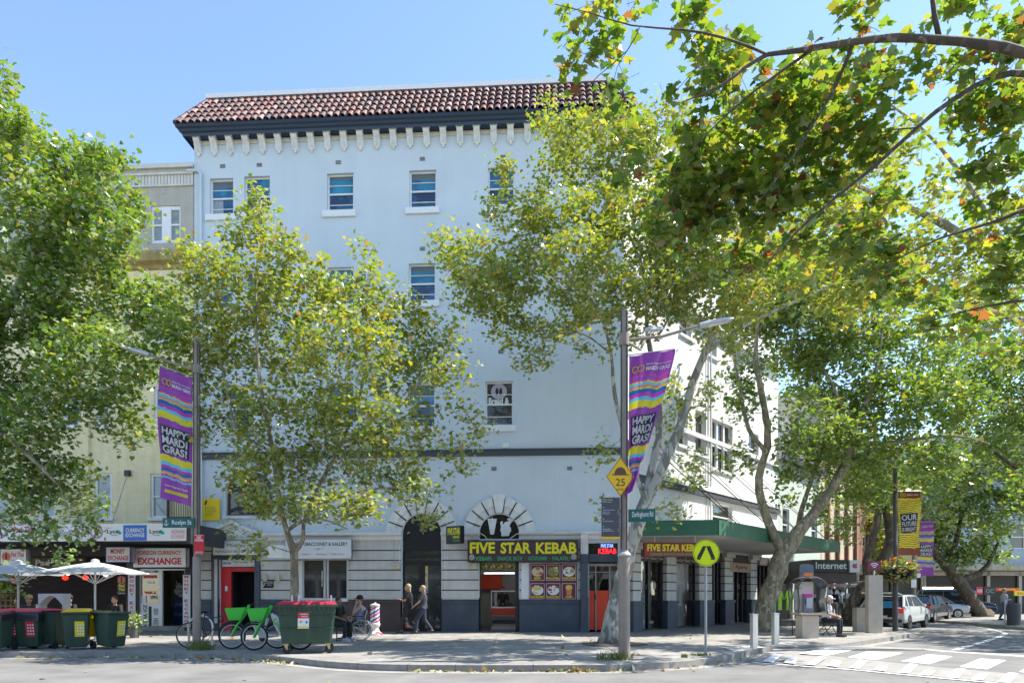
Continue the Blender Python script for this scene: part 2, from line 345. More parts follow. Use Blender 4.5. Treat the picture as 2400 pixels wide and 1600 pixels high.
def sash(parent, Fr, r, y=.12, fm=None, gm=None, bars=1, two=True, border=.055, sill=None, sm=None, curtain=None, label=None):
    x0, x1, z0, z1 = r; f = MB(); b = border; mz = z0+(z1-z0)*.49
    f.box(x0, x0+b, y, y+.09, z0, z1); f.box(x1-b, x1, y, y+.09, z0, z1); f.box(x0+b, x1-b, y, y+.09, z1-b, z1); f.box(x0+b, x1-b, y, y+.09, z0, z0+b)
    f.box(x0+b, x1-b, y+.01, y+.08, mz-.03, mz+.03)
    for i in range(bars):
        k = (i+1)/(bars+1); f.box(x0+b, x1-b, y+.02, y+.05, mz+(z1-mz)*.45*k*2-.012-(0), mz+(z1-mz)*.45*k*2+.012)
    if bars: f.box(x0+b, x1-b, y+.05, y+.075, z0+(mz-z0)*.42, z0+(mz-z0)*.42+.03)
    W = f.build('window', fm or WHITE, parent, Fr.M)
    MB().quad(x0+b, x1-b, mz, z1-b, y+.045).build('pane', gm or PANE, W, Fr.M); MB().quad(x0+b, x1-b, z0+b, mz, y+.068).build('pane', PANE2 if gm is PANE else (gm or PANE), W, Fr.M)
    if curtain:
        c = MB(); k = 14; w_ = (x1-x0-2*b)
        for s0, s1 in curtain:
            pts = [(x0+b+w_*(s0+(s1-s0)*i/k), y+.13+.02*(i % 2)) for i in range(k+1)]
            c.add([(a, q, z0+b) for a, q in pts]+[(a, q, z1-b) for a, q in pts], [(i, i+1, k+2+i, k+1+i) for i in range(k)])
        c.build('curtain', CURT, W, Fr.M)
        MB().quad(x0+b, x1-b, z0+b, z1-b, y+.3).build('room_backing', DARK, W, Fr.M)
    if sill:
        sx0, sx1, sz0, sz1 = sill; MB().box(sx0, sx1, -.09, .1, sz0, sz1).build('sill', sm or WHITE, W, Fr.M, bevel=.01)
    return W
def board(name, label, Fr, px, mt, texts=(), off=-.05, th=.05, edge=None, cat='sign', group=None, extra=None, rim=.018, mats=None):
    """a sign standing at its own place: px = photo rectangle, off = plane in the frame; texts = (string, material, x0,x1,z0,z1 in 0..1, bold[, rot])"""
    x0, x1, z0, z1 = Fr.rect(*px, off=off); cx = (x0+x1)/2; M = Fr.M @ Matrix.Translation((cx, off, z0)); W, H = x1-x0, z1-z0
    t = thing(name, label, cat, M, group)
    b = MB(); b.box(-W/2, W/2, 0, th, 0, H); b.build('board', mt, t, bevel=.004)
    if edge and rim:
        e = MB(); q = rim
        for a in ((-W/2, W/2, 0, q), (-W/2, W/2, H-q, H), (-W/2, -W/2+q, q, H-q), (W/2-q, W/2, q, H-q)): e.box(a[0], a[1], -.008, th+.004, a[2], a[3])
        e.build('rim', edge, t)
    for q in texts:
        s, m, a0, a1, b0, b1 = q[:6]; bold = q[6] if len(q) > 6 else .0; rot = q[7] if len(q) > 7 else 0
        MB().text(s, -W/2+a0*W, -W/2+a1*W, b0*H, b1*H, -.004, 0, bold, rot).build('lettering', m, t)
    if extra: extra(t, W, H)
    return t
WHITE = flat('white_paint', (.78, .79, .8), .5, var=.08, scale=5); CREAM = mat('cream_trim', (.66, .64, .58), .65, var=.15, scale=3, streak=.12)
NAVY = mat('navy_paint', (.045, .06, .09), .5, var=.25, scale=2, bump=.08, col2=(.07, .09, .12), c2scale=1.2, c2w=.15); NAVYC = mat('navy_cornice', (.026, .045, .085), .5, var=.15, scale=2)
GREYB = mat('pale_render', (.6, .67, .72), .85, var=.07, scale=.6, bump=.45, bscale=9, streak=.03, col2=(.58, .65, .7), c2scale=.35, c2w=.04)
SIDEW = mat('white_render', (.7, .7, .7), .85, var=.07, scale=1, bump=.15, bscale=22, streak=.08)
GROOVEW = mat('ashlar_render', (.62, .61, .57), .85, var=.14, scale=2.2, bump=.1, streak=.12); BLACK = flat('black_groove', (.008, .008, .01), .6)
PANE = mat('window_glass_painted_sky', (.01, .11, .22), .04, var=.5, scale=1.6, spec=.9, col2=(.02, .22, .36), c2scale=1.3, c2w=.05); PANE2 = mat('window_glass_painted_sky_deep', (.008, .03, .085), .04, var=.5, scale=2.2, spec=.9, col2=(.02, .1, .2), c2scale=1.9, c2w=.06); DGLASS = mat('dark_glass', (.012, .014, .017), .03, var=.3, spec=.8)  # blue of both sash panes is sky reflection put into the base colour
MGLASS = mat('shop_glass_dark', (.03, .034, .036), .04, var=.5, scale=1.3, spec=.8, col2=(.075, .075, .07), c2scale=1.1, c2w=.18)
DARK = flat('dark_interior', (.012, .012, .014), .9); BLACKF = flat('black_frame', (.012, .012, .014), .4); CURT = flat('curtain', (.55, .56, .57), .9)
GLASS = glassmat('clear_glass'); STEEL = mat('brushed_steel', (.55, .55, .54), .35, 1., var=.08, scale=8); RED = flat('red_paint', (.62, .012, .018), .45); ORNG = flat('orange_red_panel', (.68, .055, .012), .5)
YEL = flat('sign_yellow', (.75, .68, .01), .5); GRN = flat('sign_green', (.03, .36, .14), .5); MAROON = flat('sign_maroon', (.055, .025, .035), .45); LAMP = flat('lamp_white', (1, .96, .88), .5, emit=6)
BROWN = mat('brown_plinth', (.1, .07, .062), .6, var=.4, scale=1.6); SWHITE = flat('sign_white', (.74, .75, .76), .4, scale=2); SRED = flat('sign_red', (.6, .01, .03), .45); SBLK = flat('sign_black', (.012, .012, .015), .5); SBLUE = flat('sign_blue', (.02, .14, .55), .45)
# ---------------- MAIN BUILDING ----------------
B = thing('corner_building', 'tall pale blue-grey corner building with terracotta tiled roof edge and white brackets', 'building', FA.M)
UL = FA.at(455, 600)[0]; ZT = 18.85
zl = lambda py, px=1200: FA.at(px, py)[1]
wins = [((491.5, 418, 546.4, 503.5), (483, 503.5, 554, 517.5)), ((572.5, 413, 632.5, 499), (563, 499, 642, 513)), ((766.5, 406, 828.7, 494), (756, 494, 834.8, 509.6)), ((959.6, 399, 1022.7, 487.4), (951, 487.4, 1030, 502)), ((1143.7, 392.7, 1205.8, 481.5), (1135, 481.5, 1214, 496.5)),
        ((494, 640, 543, 722), (484, 722, 552, 736)), ((573, 634, 632.5, 718), (563, 718, 642, 732)), ((766, 626, 829, 712), (756, 712, 836, 727)), ((958, 617, 1021, 705), (949, 705, 1030, 720)), ((1144, 612, 1205, 700), (1135, 700, 1214, 714)),
        ((530, 905, 582, 1005), (520, 1005, 590, 1018)), ((766, 900, 829, 1002), (756, 1002, 836, 1016)), ((958, 897, 1020, 999), (949, 999, 1028, 1013)), ((1137.7, 893, 1202.8, 996), (1130, 997, 1209, 1011.6))]
holes = [FA.rect(*w_[0]) for w_ in wins]
zled = zl(1262); archz = zl(1249)
# ground-floor openings
H_arch = FA.rect(530, 1104, 640, 1208); H_door = FA.rect(515, 1302, 598, 1486); H_tob = FA.rect(709, 1309, 815, 1404)
H_ent = FA.rect(943, 1204, 1034, 1479); H_keb = FA.rect(1124, 1316, 1216, 1479); H_fan = FA.rect(1124, 1204, 1216, 1262); H_bay = FA.rect(1379, 1272, 1448, 1476); H_half = FA.rect(1425, 1235, 1452, 1262)
for h in ('H_door', 'H_ent', 'H_keb', 'H_bay'): globals()[h] = (*globals()[h][:2], 0., globals()[h][3])
gh = [H_arch, H_door, H_tob, H_ent, H_keb, H_fan, H_bay]
mb = MB(); wall(mb, UL, UA, zl(1400), ZT, holes+gh); mb.v = [v for v in mb.v]
mb.build('front_wall', GREYB, B)
# lower ground storey in its own paint
lw = MB(); zr = zl(1264); zp = zl(1404)
def seg(px0, px1, plinth=NAVY, top=1264, sk=0):
    x0, x1 = FA.at(px0, 1392)[0], FA.at(px1, 1392)[0]
    r = MB(); zt = zl(top); r.box(x0, x1, -.035, 0-.001, zp, zt); o = r.build('ashlar_wall', GROOVEW, B)
    g = MB()
    for y in (1288, 1311.6, 1334.5, 1358, 1382):
        if zl(y) < zt-.05: g.box(x0, x1, -.0385, -.03, zl(y)-.02, zl(y)+.02)
    g.build('groove', BLACK, B)
    p = MB(); p.box(x0, x1, -.11, -.001, 0, zp-.16); p.box(x0, x1, -.15, -.001, zp-.16, zp-.1); p.box(x0, x1, -.12, -.001, zp-.1, zp-.02); p.build('plinth', plinth, B, bevel=.01)
seg(473, 497); seg(612, 706); seg(817, 940, BROWN); seg(1036, 1122.5); seg(1217.5, 1360)
x = FA.rect(1222, 1318, 1355, 1402)
MB().box(x[0], x[1], -.05, -.036, x[2], x[3]).build('white_panel', WHITE, B)
# fill round-headed openings: spandrels
def spandrel(h, rx, zc, y0=-.002, y1=.27, mt=GREYB, rz=None):
    x0, x1, _, z1 = h; cx = (x0+x1)/2; rz = rz or (z1-zc); s = MB()
    for sg in (-1, 1):
        xe = x0 if sg < 0 else x1; pts = [(xe, z1), (xe, zc)]+[(cx+sg*rx*math.cos(a), zc+rz*math.sin(a)) for a in [i*math.pi/2/8 for i in range(9)]]
        s.prism(pts if sg > 0 else pts[::-1], y0, y1)
    s.build('arch_head', mt, B)
rE = (H_ent[1]-H_ent[0])/2; spandrel(H_ent, rE, archz); rF = (H_fan[1]-H_fan[0])/2; spandrel(H_fan, rF, archz)
spandrel(H_arch, (H_arch[1]-H_arch[0])/2, H_arch[3]-.75)
def voussoirs(cx, zc, r0, r1, n=9, key=True):
    for i in range(n):
        a0, a1 = math.pi*i/n, math.pi*(i+1)/n; k = i == n//2; m = MB(); q = 5; g = .012
        ro = r1*(1.08 if k else 1.); y = -.13 if k else -.08
        mid = (r0+ro)*.47+.02
        for ra, rb, yy in ((r0, mid, y+.035), (mid, ro, y)):
            if k: ra, rb, yy = (r0, ro, y)
            pts = [(cx+ra*math.cos(a0+g/ra+(a1-a0-2*g/ra)*j/q), zc+ra*math.sin(a0+g/ra+(a1-a0-2*g/ra)*j/q)) for j in range(q+1)]+[(cx+rb*math.cos(a1-g/rb-(a1-a0-2*g/rb)*j/q), zc+rb*math.sin(a1-g/rb-(a1-a0-2*g/rb)*j/q)) for j in range(q+1)]
            m.prism(pts, yy, .0-.003)
            if k: break
        m.build('keystone' if k else 'voussoir', WHITE2, B)
    m = MB()
    for i in range(1, n):
        a = math.pi*i/n; c, s = math.cos(a), math.sin(a); t = (-s*.022, c*.022)
        pts = [(cx+r*c+sg*t[0], zc+r*s+sg*t[1]) for r, sg in ((r0, 1), (r1*.98, 1), (r1*.98, -1), (r0, -1))]; m.prism(pts, -.086, -.004)
    m.build('arch_joint', BLACK, B)
WHITE2 = mat('white_stucco', (.76, .76, .74), .7, var=.12, scale=3, streak=.1)
for hh, rr in ((H_ent, rE), (H_fan, rF)): voussoirs((hh[0]+hh[1])/2, archz, rr+.03, rr*1.83)
# ledge above shops (stops at the arches), pediment, capitals
def ledge(a, b):
    x0, x1 = FA.at(a, 1255)[0], FA.at(b, 1255)[0]; m = MB(); m.prism([(-.001, zl(1264)), (-.1, zl(1264)), (-.13, zl(1256)), (-.24, zl(1252)), (-.26, zl(1247)), (-.02, zl(1244))], x0, x1, axis='x'); m.build('ledge', WHITE2, B)
ledge(612, 943); ledge(1035, 1124); ledge(1217, 1372); ledge(1372, 1458)
m = MB(); x0, xm, x1 = FA.at(478, 1250)[0], FA.at(548, 1250)[0], FA.at(618, 1250)[0]
m.prism([(x0, zl(1262)), (x1, zl(1262)), (x1, zl(1254)), (xm, zl(1222)), (x0, zl(1254))], -.14, -.002); m.box(x0-.05, x1+.05, -.2, -.002, zl(1270), zl(1261)-.003)
for a, b, c, d in ((x0-.08, zl(1256), xm, zl(1222)), (xm, zl(1222), x1+.08, zl(1256))): m.prism([(a, b), (c, d), (c, d+.09), (a, b+.09)], -.22, -.142)
m.build('pediment', WHITE2, B)
# dark string course, mouldings
m = MB(); m.box(UL, UA, -.07, -.001, zl(1068), zl(1055)); m.box(UL, UA, -.1, -.001, zl(1055)+.002, zl(1052)); m.build('string_course', mat('dark_band', (.06, .065, .075), .6), B)
# door surrounds (navy) left
m = MB()
for a, b in ((498, 513.5), (598.5, 611)): q = FA.rect(a, 1300, b, 1486); m.box(q[0], q[1], -.1, -.001, 0, q[3])
q = FA.rect(498, 1300, 611, 1310); m.box(q[0], q[1], -.12, -.002, q[2], q[3]+.05); m.build('door_surround', NAVY, B, bevel=.01)
# red street door
x0, x1, _, z1 = H_door; d = MB(); w_ = x1-x0; xl = FA.at(517, 1400)[0]
d.box(x0, x0+.4, .1, .2, 0, FA.rect(0, 1327, 10, 1330)[3]); d.box(x0+.4, x1, .1, .2, zl(1337), zl(1327)); D = d.build('door', RED, B)
MB().box(x0+.18, x0+.27, .07, .1, zl(1384), zl(1372)).build('handle', STEEL, D)
MB().box(x0+.4, x1, .9, .92, 0, zl(1337)).build('dark_hall', DARK, B)
m = MB(); m.box(x0+.4, x0+.42, .2, .9, 0, zl(1337)); m.box(x1-.01, x1, .2, .9, 0, zl(1337)); m.box(x0+.4, x1, .2, .9, zl(1337), zl(1337)+.03); m.build('hall_reveal', DARK, B)
m = MB(); m.box(x0-.16, x0-.04, -.115, -.1, .3, z1); m.build('sticker_strip', mat('sticker_strip', (.6, .58, .54), .6, var=.5, scale=25), B)
# arched window
x0, x1, z0, z1 = H_arch; m = MB(); zc = z1-.75; cx, rx = (x0+x1)/2, (x1-x0)/2
n = 12; arc = [(cx+(rx)*math.cos(math.pi*i/n), zc+.75*math.sin(math.pi*i/n)) for i in range(n+1)]
for k in range(n): m.tube([(arc[k][0], .15, arc[k][1]), (arc[k+1][0], .15, arc[k+1][1])], .05, 6)
m.box(x0, x0+.07, .1, .2, z0, zc); m.box(x1-.07, x1, .1, .2, z0, zc); m.box(x0, x1, .1, .2, z0, z0+.08); m.box(cx-.04, cx+.04, .1, .2, z0, z1); W = m.build('arched_window', mat('brown_window', (.12, .07, .045), .5), B)
p = MB(); p.quad(x0, x1, z0, z1, .16); p.build('pane', MGLASS, W)
m = MB(); m.tube([(a, -.02, b) for a, b in [(x1+.04, z0)]+[(cx+(a-cx)*1.06, b+.04) for a, b in arc]+[(x0-.04, z0)]], .05, 6); m.box(x0-.12, x1+.12, -.1, .05, z0-.12, z0); m.build('arch_moulding', GREYB, B)
# shop window (tobacconist)
x0, x1, z0, z1 = H_tob; m = MB(); q = .05; xm = FA.at(764, 1392)[0]
for a, b in ((x0, x0+q), (x1-q, x1), (xm-.1, xm-.02), (xm+.02, xm+.1)): m.box(a, b, .02, .1, z0, z1)
m.box(x0, x1, .021, .099, z0, z0+.06); m.box(x0, x1, .021, .099, z1-.05, z1); W = m.build('shop_window', mat('silver_frame', (.6, .6, .6), .4, .3), B)
MB().quad(x0, x1, z0, z1, .06).build('pane', MGLASS, W)
m = MB()
for s_ in (-.14, .05): m.tube([(xm+s_, -.02, z0+.5), (xm+s_, -.02, z0+1.1)], .012, 6)
m.build('handle', STEEL, W)
MB().box(FA.at(706, 1400)[0], FA.at(817, 1400)[0], -.06, 0, zl(1409), zl(1403)).build('sill', WHITE, B)
MB().box(FA.at(706, 1400)[0], FA.at(817, 1400)[0], -.04, -.001, 0, zl(1409)-.01).build('plinth', BROWN, B)
MB().box(FA.at(675, 1400)[0]+.2, FA.at(709, 1400)[0], -.04, -.0, zl(1403), zl(1311)).build('render_panel', WHITE2, B)
# black entry
x0, x1, _, z1 = H_ent; yb = .12; ent = MB(); zt = zl(1288); zq = zl(1304)
ent.box(x0, x1, yb, yb+.05, zt, z1); ent.box(x0, x0+.06, yb-.04, yb+.06, 0, zt); ent.box(x1-.06, x1, yb-.04, yb+.06, 0, zt); ent.box(x0, x1, yb-.03, yb+.05, zq, zq+.07); ent.box(x0, x1, yb-.03, yb+.05, zl(1322), zl(1313)); ent.box(x0, x1, yb-.03, yb+.05, 0, .12)
xm = FA.at(990, 1400)[0]; ent.box(xm-.07, xm+.07, yb-.035, yb+.052, 0, zl(1313)); E_ = ent.build('entrance', BLACKF, B)
MB().quad(x0, x1, 0, zt, yb+.02).build('pane', MGLASS, E_)
v = FA.rect(995, 1325, 1003, 1390); MB().box(v[0], v[1]-.02, yb-.005, yb+.01, v[2], v[3]).build('window_sticker', mat('poster', (.2, .35, .55), .5, var=.5, scale=6, col2=(.6, .5, .15), c2scale=3), E_)
# kebab shop: fan window, open front, interior
x0, x1, z0, z1 = H_fan; Wf = MB(); Wf.quad(x0, x1, z0, z1, .1); Wf = Wf.build('fan_window', DGLASS, B)
cx = (x0+x1)/2
k = MB(); s_ = 25.3/1600
def fp_(px, py): return FA.at(px, py, .09)
def FPt(zx, zy): return fp_(1080+zx*.12755, 1160+zy*.12755)
cone = [FPt(*q) for q in ((490, 428), (572, 428), (572, 400), (585, 400), (585, 430), (662, 430), (610, 715), (580, 720), (545, 718))]
k.prism(cone, .085, .095); man = [FPt(*q) for q in ((745, 750), (745, 690), (722, 640), (738, 590), (725, 500), (745, 470), (772, 480), (775, 540), (815, 490), (860, 480), (880, 470), (850, 440), (880, 415), (930, 415), (970, 445), (960, 480), (925, 500), (905, 545), (890, 560), (920, 600), (925, 650), (900, 690), (885, 745))]
k.prism(man, .085, .095); k.build('silhouette_decal', SWHITE, Wf)
# interior room
x0, x1, _, z1 = H_keb; rx0, rx1, ry = x0-1.2, x1+.5, 4.2; zc = 3.1
rm = MB(); rm.quad(rx0, rx1, 0, zc, ry); rm.add([(rx0, .29, 0), (rx0, ry, 0), (rx0, ry, zc), (rx0, .29, zc)], [(0, 1, 2, 3)]); rm.add([(rx1, .29, 0), (rx1, ry, 0), (rx1, ry, zc), (rx1, .29, zc)], [(0, 1, 2, 3)]); rm.add([(rx0, .29, zc), (rx1, .29, zc), (rx1, ry, zc), (rx0, ry, zc)], [(0, 1, 2, 3)]); rm.add([(rx0, 0, .02), (rx1, 0, .02), (rx1, ry, .02), (rx0, ry, .02)], [(0, 1, 2, 3)], 1)
rm.quad(rx0, x0, 0, zc, .285, 2); rm.quad(x1, rx1, 0, zc, .285, 2); rm.build('shop_room', [mat('shop_wall', (.4, .4, .4), .7), mat('shop_floor', (.16, .15, .14), .5), DARK], B)
o1 = FA.rect(1127, 1344, 1176, 1380, 3.9); MB().box(o1[0], o1[1], 3.9, 4., o1[2], o1[3]).build('orange_panel', ORNG, B)
m = MB(); f1 = MB()
m.box(x0, x0+.05, .0, .12, 0, z1); m.box(x1-.13, x1, .0, .16, 0, z1); m.build('door_frame', BLACKF, B)
mb_ = FA.rect(1125, 1316, 1209, 1334, .6); W_ = mb_[1]-mb_[0]
mm = MB(); mm.box(mb_[0], mb_[1], .6, .66, mb_[2], mb_[3]); mm = mm.build('menu_lightbox', mat('menu_lit', (.5, .42, .2), .5, var=.6, scale=9, col2=(.12, .25, .05), c2scale=14, emit=0.0), B)
m = MB()
for i in range(14): m.quad(mb_[0]+W_*(i+.15)/14, mb_[0]+W_*(i+.75)/14, mb_[2]+.03+(i % 3)*.03, mb_[2]+.1+(i % 3)*.04, .596, i % 3)
m.build('menu_picture', [SRED, YEL, SWHITE], mm)
lp = MB(); lp.box(x0+.2, x1-.1, 1.6, 1.66, zc-.1, zc-.05); lp.build('ceiling_lamp', flat('lamp_white2', (1, .95, .85), .5, emit=9), B)
lp = MB(); lp.tube([(x0+.1, .75, zl(1341)), (x1-.2, .75, zl(1341))], .02, 6); lp.build('neon_tube', flat('tube', (.8, .9, 1), emit=3), B)
# counter
C0 = thing('shop_counter', 'orange and steel food display counter with glass top inside the kebab shop doorway', 'counter', FA.M @ Matrix.Translation((0, 0, .02)))
c = FA.rect(1151, 1381, 1206, 1472, 1.1); cx0, cx1 = c[0], c[1]+.3; zz = lambda p: FA.at(1180, p, 1.1)[1]-.02
m = MB(); m.box(cx0, cx1, 1.1, 1.9, .0, .12); m.box(cx0, cx1, 1.1, 1.9, zz(1440), zz(1423)-.002); m.build('base', mat('counter_steel', (.4, .4, .4), .3, .7), C0)
MB().box(cx0+.05, cx1-.05, 1.12, 1.9, .12, zz(1440)).build('front_glass', DGLASS, C0); MB().box(cx0, cx1, 1.08, 1.9, zz(1440), zz(1424)).build('orange_band', ORNG, C0)
MB().box(cx0, cx1, 1.08, 1.9, zz(1424)+.003, zz(1421)).build('counter_top', STEEL, C0)
m = MB(); m.quad(cx0, cx1, zz(1421), zz(1386), 1.12); m.build('display_glass', GLASS, C0)
m = MB(); m.box(cx0, cx1, 1.1, 1.88, zz(1386), zz(1383)); m.box(cx0, cx0+.03, 1.1, 1.14, zz(1421), zz(1386)); m.box(cx1-.03, cx1, 1.1, 1.14, zz(1421), zz(1386)); m.build('frame', STEEL, C0)
m = MB()
for i in range(9): m.ell((cx0+.1+.11*i, 1.4+.1*(i % 2), zz(1417)+.03), (.05, .08, .05), 8, 5, i % 4)
m.build('food', [flat('tomato', (.5, .06, .02)), flat('meat', (.25, .12, .06)), flat('lettuce', (.12, .3, .04)), flat('onion', (.6, .55, .5))], C0)
# bay with neon and half-glazed doors
x0, x1, _, z1 = H_bay; zt2 = zl(1298); zt3 = zl(1317); m = MB(); m.box(x0, x1, -.05, .1, zt3, zt2); m.build('lintel', NAVY, B, bevel=.01)
MB().quad(x0, x1, zt2, z1, .1).build('transom_glass', DGLASS, B)
dz0 = zl(1383); Dm = MB()
for a, b in ((1380, 1394), (1397, 1427), (1429, 1448)):
    p, q = FA.at(a, 1392)[0], FA.at(b, 1392)[0]; Dm.box(p, q, .12, .18, .08, dz0)
Dd = Dm.build('glazed_door', ORNG, B)
m = MB()
for a in (1379, 1395.5, 1428, 1447): p = FA.at(a, 1392)[0]; m.box(p, p+.045, .1, .2, .02, zl(1321))
m.box(x0, x1, .101, .199, zl(1326), zl(1320)); m.box(x0, x1, .105, .195, zl(1341), zl(1339)); m.build('door_frame', mat('grey_frame', (.3, .29, .27), .5), Dd)
MB().quad(x0, x1, dz0, zl(1321), .16).build('pane', GLASS, Dd)
m = MB(); hx = FA.at(1396, 1400)[0]; m.tube([(hx, .07, zl(1391)), (hx, .07, zl(1404))], .018, 6); m.build('handle', BLACKF, Dd)
m = MB(); m.box(x0-.1, x1, 1.5, 1.55, 0, 2.9); m.box(x1, x1+.01, .2, 1.5, 0, 2.9); m.build('back_room', mat('back_room', (.05, .05, .05), .8), B)
# navy column with capital
q = FA.rect(1360.5, 1298, 1377.5, 1480); m = MB(); m.box(q[0], q[1], -.2, -.0, 0, q[3]); m.box(q[0]-.03, q[1]+.03, -.24, -.0, 0, .2); m.box(q[0]-.03, q[1]+.03, -.24, -.0, q[3]-.3, q[3]-.22); m.build('column', NAVY, B, bevel=.01)
m = MB(); m.prism([(-.001, q[3]), (-.17, q[3]), (-.17, q[3]+.3), (-.26, zl(1262)), (-.26, zl(1249)), (-.001, zl(1249))], q[0], q[1], axis='x'); m.build('capital', WHITE2, B)
# windows
for i, ((r, s_), h) in enumerate(zip(wins, holes)):
    W = sash(B, FA, h, bars=1, sill=FA.rect(*s_), gm=MGLASS if i == 13 else PANE); q_ = rnd.random(); a, b, c, d = h; mz = c+(d-c)*.49
    if i in (0, 2, 3, 6, 8, 12): MB().quad(a+.06, b-.06, mz+(d-mz)*(.45+.35*q_), d-.06, .163).build('blind', mat('blind_grey', (.12, .15, .17), .6), W)
    if i in (0, 7, 10): MB().quad(a+.06, a+(b-a)*(.35+.3*q_), c+.1, mz-.04, .186).build('curtain', mat('net_curtain', (.3, .36, .4), .6, var=.3, scale=12), W)
m = MB()
for px, py in ((522, 390), (608, 387), (793, 381), (990, 373), (1179, 368), (990, 583), (1174, 824), (1158, 1098), (1335, 1097)):
    q = FA.rect(px-6.5, py-4.5, px+6.5, py+4.5); v = MB(); v.box(q[0], q[1], -.012, -.001, q[2], q[3])
    v = v.build('air_vent', mat('vent', (.42, .42, .42), .8), B); g = MB()
    for k in range(3): z_ = q[2]+(q[3]-q[2])*(k+.5)/3; g.box(q[0]+.015, q[1]-.015, -.016, -.0125, z_-.012, z_+.012)
    g.build('slot', BLACKF, v)
# decal in the window with a round moon shape
q = FA.rect(1145, 898, 1193, 942, .1); m = MB(); m.disc((q[0]+q[1])/2, (q[2]+q[3])/2+.06, .3, .3, .15, 0); m.disc((q[0]+q[1])/2-.07, (q[2]+q[3])/2+.05, .06, .15, .147, 1); m.disc((q[0]+q[1])/2+.07, (q[2]+q[3])/2+.05, .06, .15, .147, 1)
m.text('Bread &', q[0], q[1], q[2]-.06, q[2]+.18, .144, 2, .03); m.build('window_decal', [flat('lilac', (.42, .38, .45)), SBLK, SWHITE], B)
# downpipe, cables, floodlight
m = MB(); a = FA.rect(470, 402, 476, 640); xp = (a[0]+a[1])/2; m.tube([(UL-.25, -.08, a[3]), (xp-.12, -.08, a[3]), (xp, -.08, a[3]-.14), (xp, -.08, zl(1245))], .055, 8); m.build('downpipe', GREYB, B, smooth=True)
m = MB(); cb = [FA.at(x_, y_) for x_, y_ in ((1100, 1258), (1125, 1249), (1137, 1256), (1145, 1265), (1170, 1268), (1195, 1264), (1212, 1252), (1240, 1250), (1295, 1250), (1310, 1242), (1325, 1243), (1340, 1250), (1372, 1252))]
m.tube([(a, -.29, b) for a, b in cb], .016, 6); m.build('cable', flat('cable', (.55, .54, .5)), B, smooth=True)
m = MB()
for a0, b0, a1, b1 in ((820, 1264, 820, 1330), (925, 1264, 925, 1318), (480, 650, 480, 900)):
    p, q = FA.at(a0, b0), FA.at(a1, b1); m.tube([(p[0], -.05, p[1]), (q[0], -.05, q[1])], .01, 5)
m.build('conduit', flat('conduit', (.4, .4, .4)), B)
fl = FA.at(1186, 1048); t = thing('floodlight', 'small white floodlight on the facade above the dark band', 'light', FA.M @ Matrix.Translation((fl[0], 0, fl[1])))
MB().box(-.11, .11, -.3, -.18, -.06, .1).build('housing', WHITE, t, bevel=.01); MB().tube([(-.05, -.002, -.08), (0, -.2, 0)], .015, 6).build('arm', STEEL, t)
# --------- cornice, brackets, tiled roof edge ----------
cor = MB(); prof = [(.05, 18.70), (-.03, 18.72), (-.05, 18.84), (-.0, 18.88), (-.33, 18.9)]; EV = .62; XL = UL-.5; XR = UA+.6
m = MB(); m.prism([(0, 18.66), (-.04, 18.66), (-.06, 18.8), (0, 18.8)], UL, UA, axis='x'); m.build('moulding', CREAM, B)
pr = [(-.0, 18.81), (-.33, 18.88), (-.36, 18.8), (-.38, 18.9), (-.46, 18.93), (-.5, 19.0), (-.58, 19.02), (-.62, 19.08), (-.62, 19.12), (-.0, 19.16)]
def mitre(pts, mt, nm):
    m = MB(); k = len(pts); vs = []
    yb = 6.
    for y, z in pts: vs.append((UL+y*.7, yb, z))      # return on the left end
    for y, z in pts: vs.append((UL+y*.7, y, z))
    for y, z in pts: vs.append((UA-y*.62, y, z))
    m.add(vs, [(s*k+i, s*k+i+1, (s+1)*k+i+1, (s+1)*k+i) for s in range(2) for i in range(k-1)]); m.build(nm, mt, B)
mitre(pr, NAVYC, 'cornice')
nb = 26
for i in range(nb):
    x = FA.at(467, 320)[0]+i*.633
    if x > UA: break
    b = MB(); w2 = .115
    b.prism([(0, 18.2), (-.05, 18.22), (-.1, 18.3), (-.13, 18.42), (-.15, 18.58), (-.25, 18.68), (-.3, 18.76), (-.3, 18.84), (0, 18.84)], x-w2, x+w2, axis='x'); b.box(x-w2-.03, x+w2+.03, -.33, -.0, 18.842, 18.875); b.ell((x, -.05, 18.17), (.05, .05, .09), 8, 6)
    for s_ in (-.05, 0, .05): b.tube([(x+s_, -.16, 18.6), (x+s_, -.136, 18.42), (x+s_, -.11, 18.3)], .013, 4)
    b.v = [(x_, y_, 18.875-(18.875-z_)*.84) for x_, y_, z_ in b.v]; b.build('bracket', WHITE2, B)
# roof slope: hipped at the left
y0r, z0r, y1r, z1r = -.58, 19.12, .9, 21.02; sl = Vector((0, y1r-y0r, z1r-z0r)); Ls = sl.length; sd_ = sl.normalized(); nn = Vector((0, -sd_.z, sd_.y))
lx0, lx1 = UL-.42, UL+.15
m = MB(); xe = UA+.4; xt = UA-.3
m.add([(lx0, y0r, z0r), (xe, y0r, z0r), (xt, y1r, z1r), (lx1+.0, y1r, z1r), (lx0, 6, z0r), (lx1, 6, z1r), (xt, 6, z1r), (xe, 6, z0r)], [(0, 1, 2, 3), (4, 0, 3, 5), (3, 2, 6, 5), (1, 7, 6, 2)]); RF = m.build('roof', flat('roof_base', (.03, .02, .02)), B)
TILE = mat('terracotta_tiles', (.3, .1, .06), .55, var=.25, scale=9, island=[(.2, .075, .055), (.09, .05, .05), (.24, .12, .1), (.06, .045, .052), (.16, .062, .05), (.12, .08, .085), (.3, .19, .17), (.08, .04, .04)], spec=.4, bump=.2, bscale=50)
rows = 5; rl = Ls/rows; tw = .262; tm = MB(); ncol = int((xe-lx0)/tw)+1
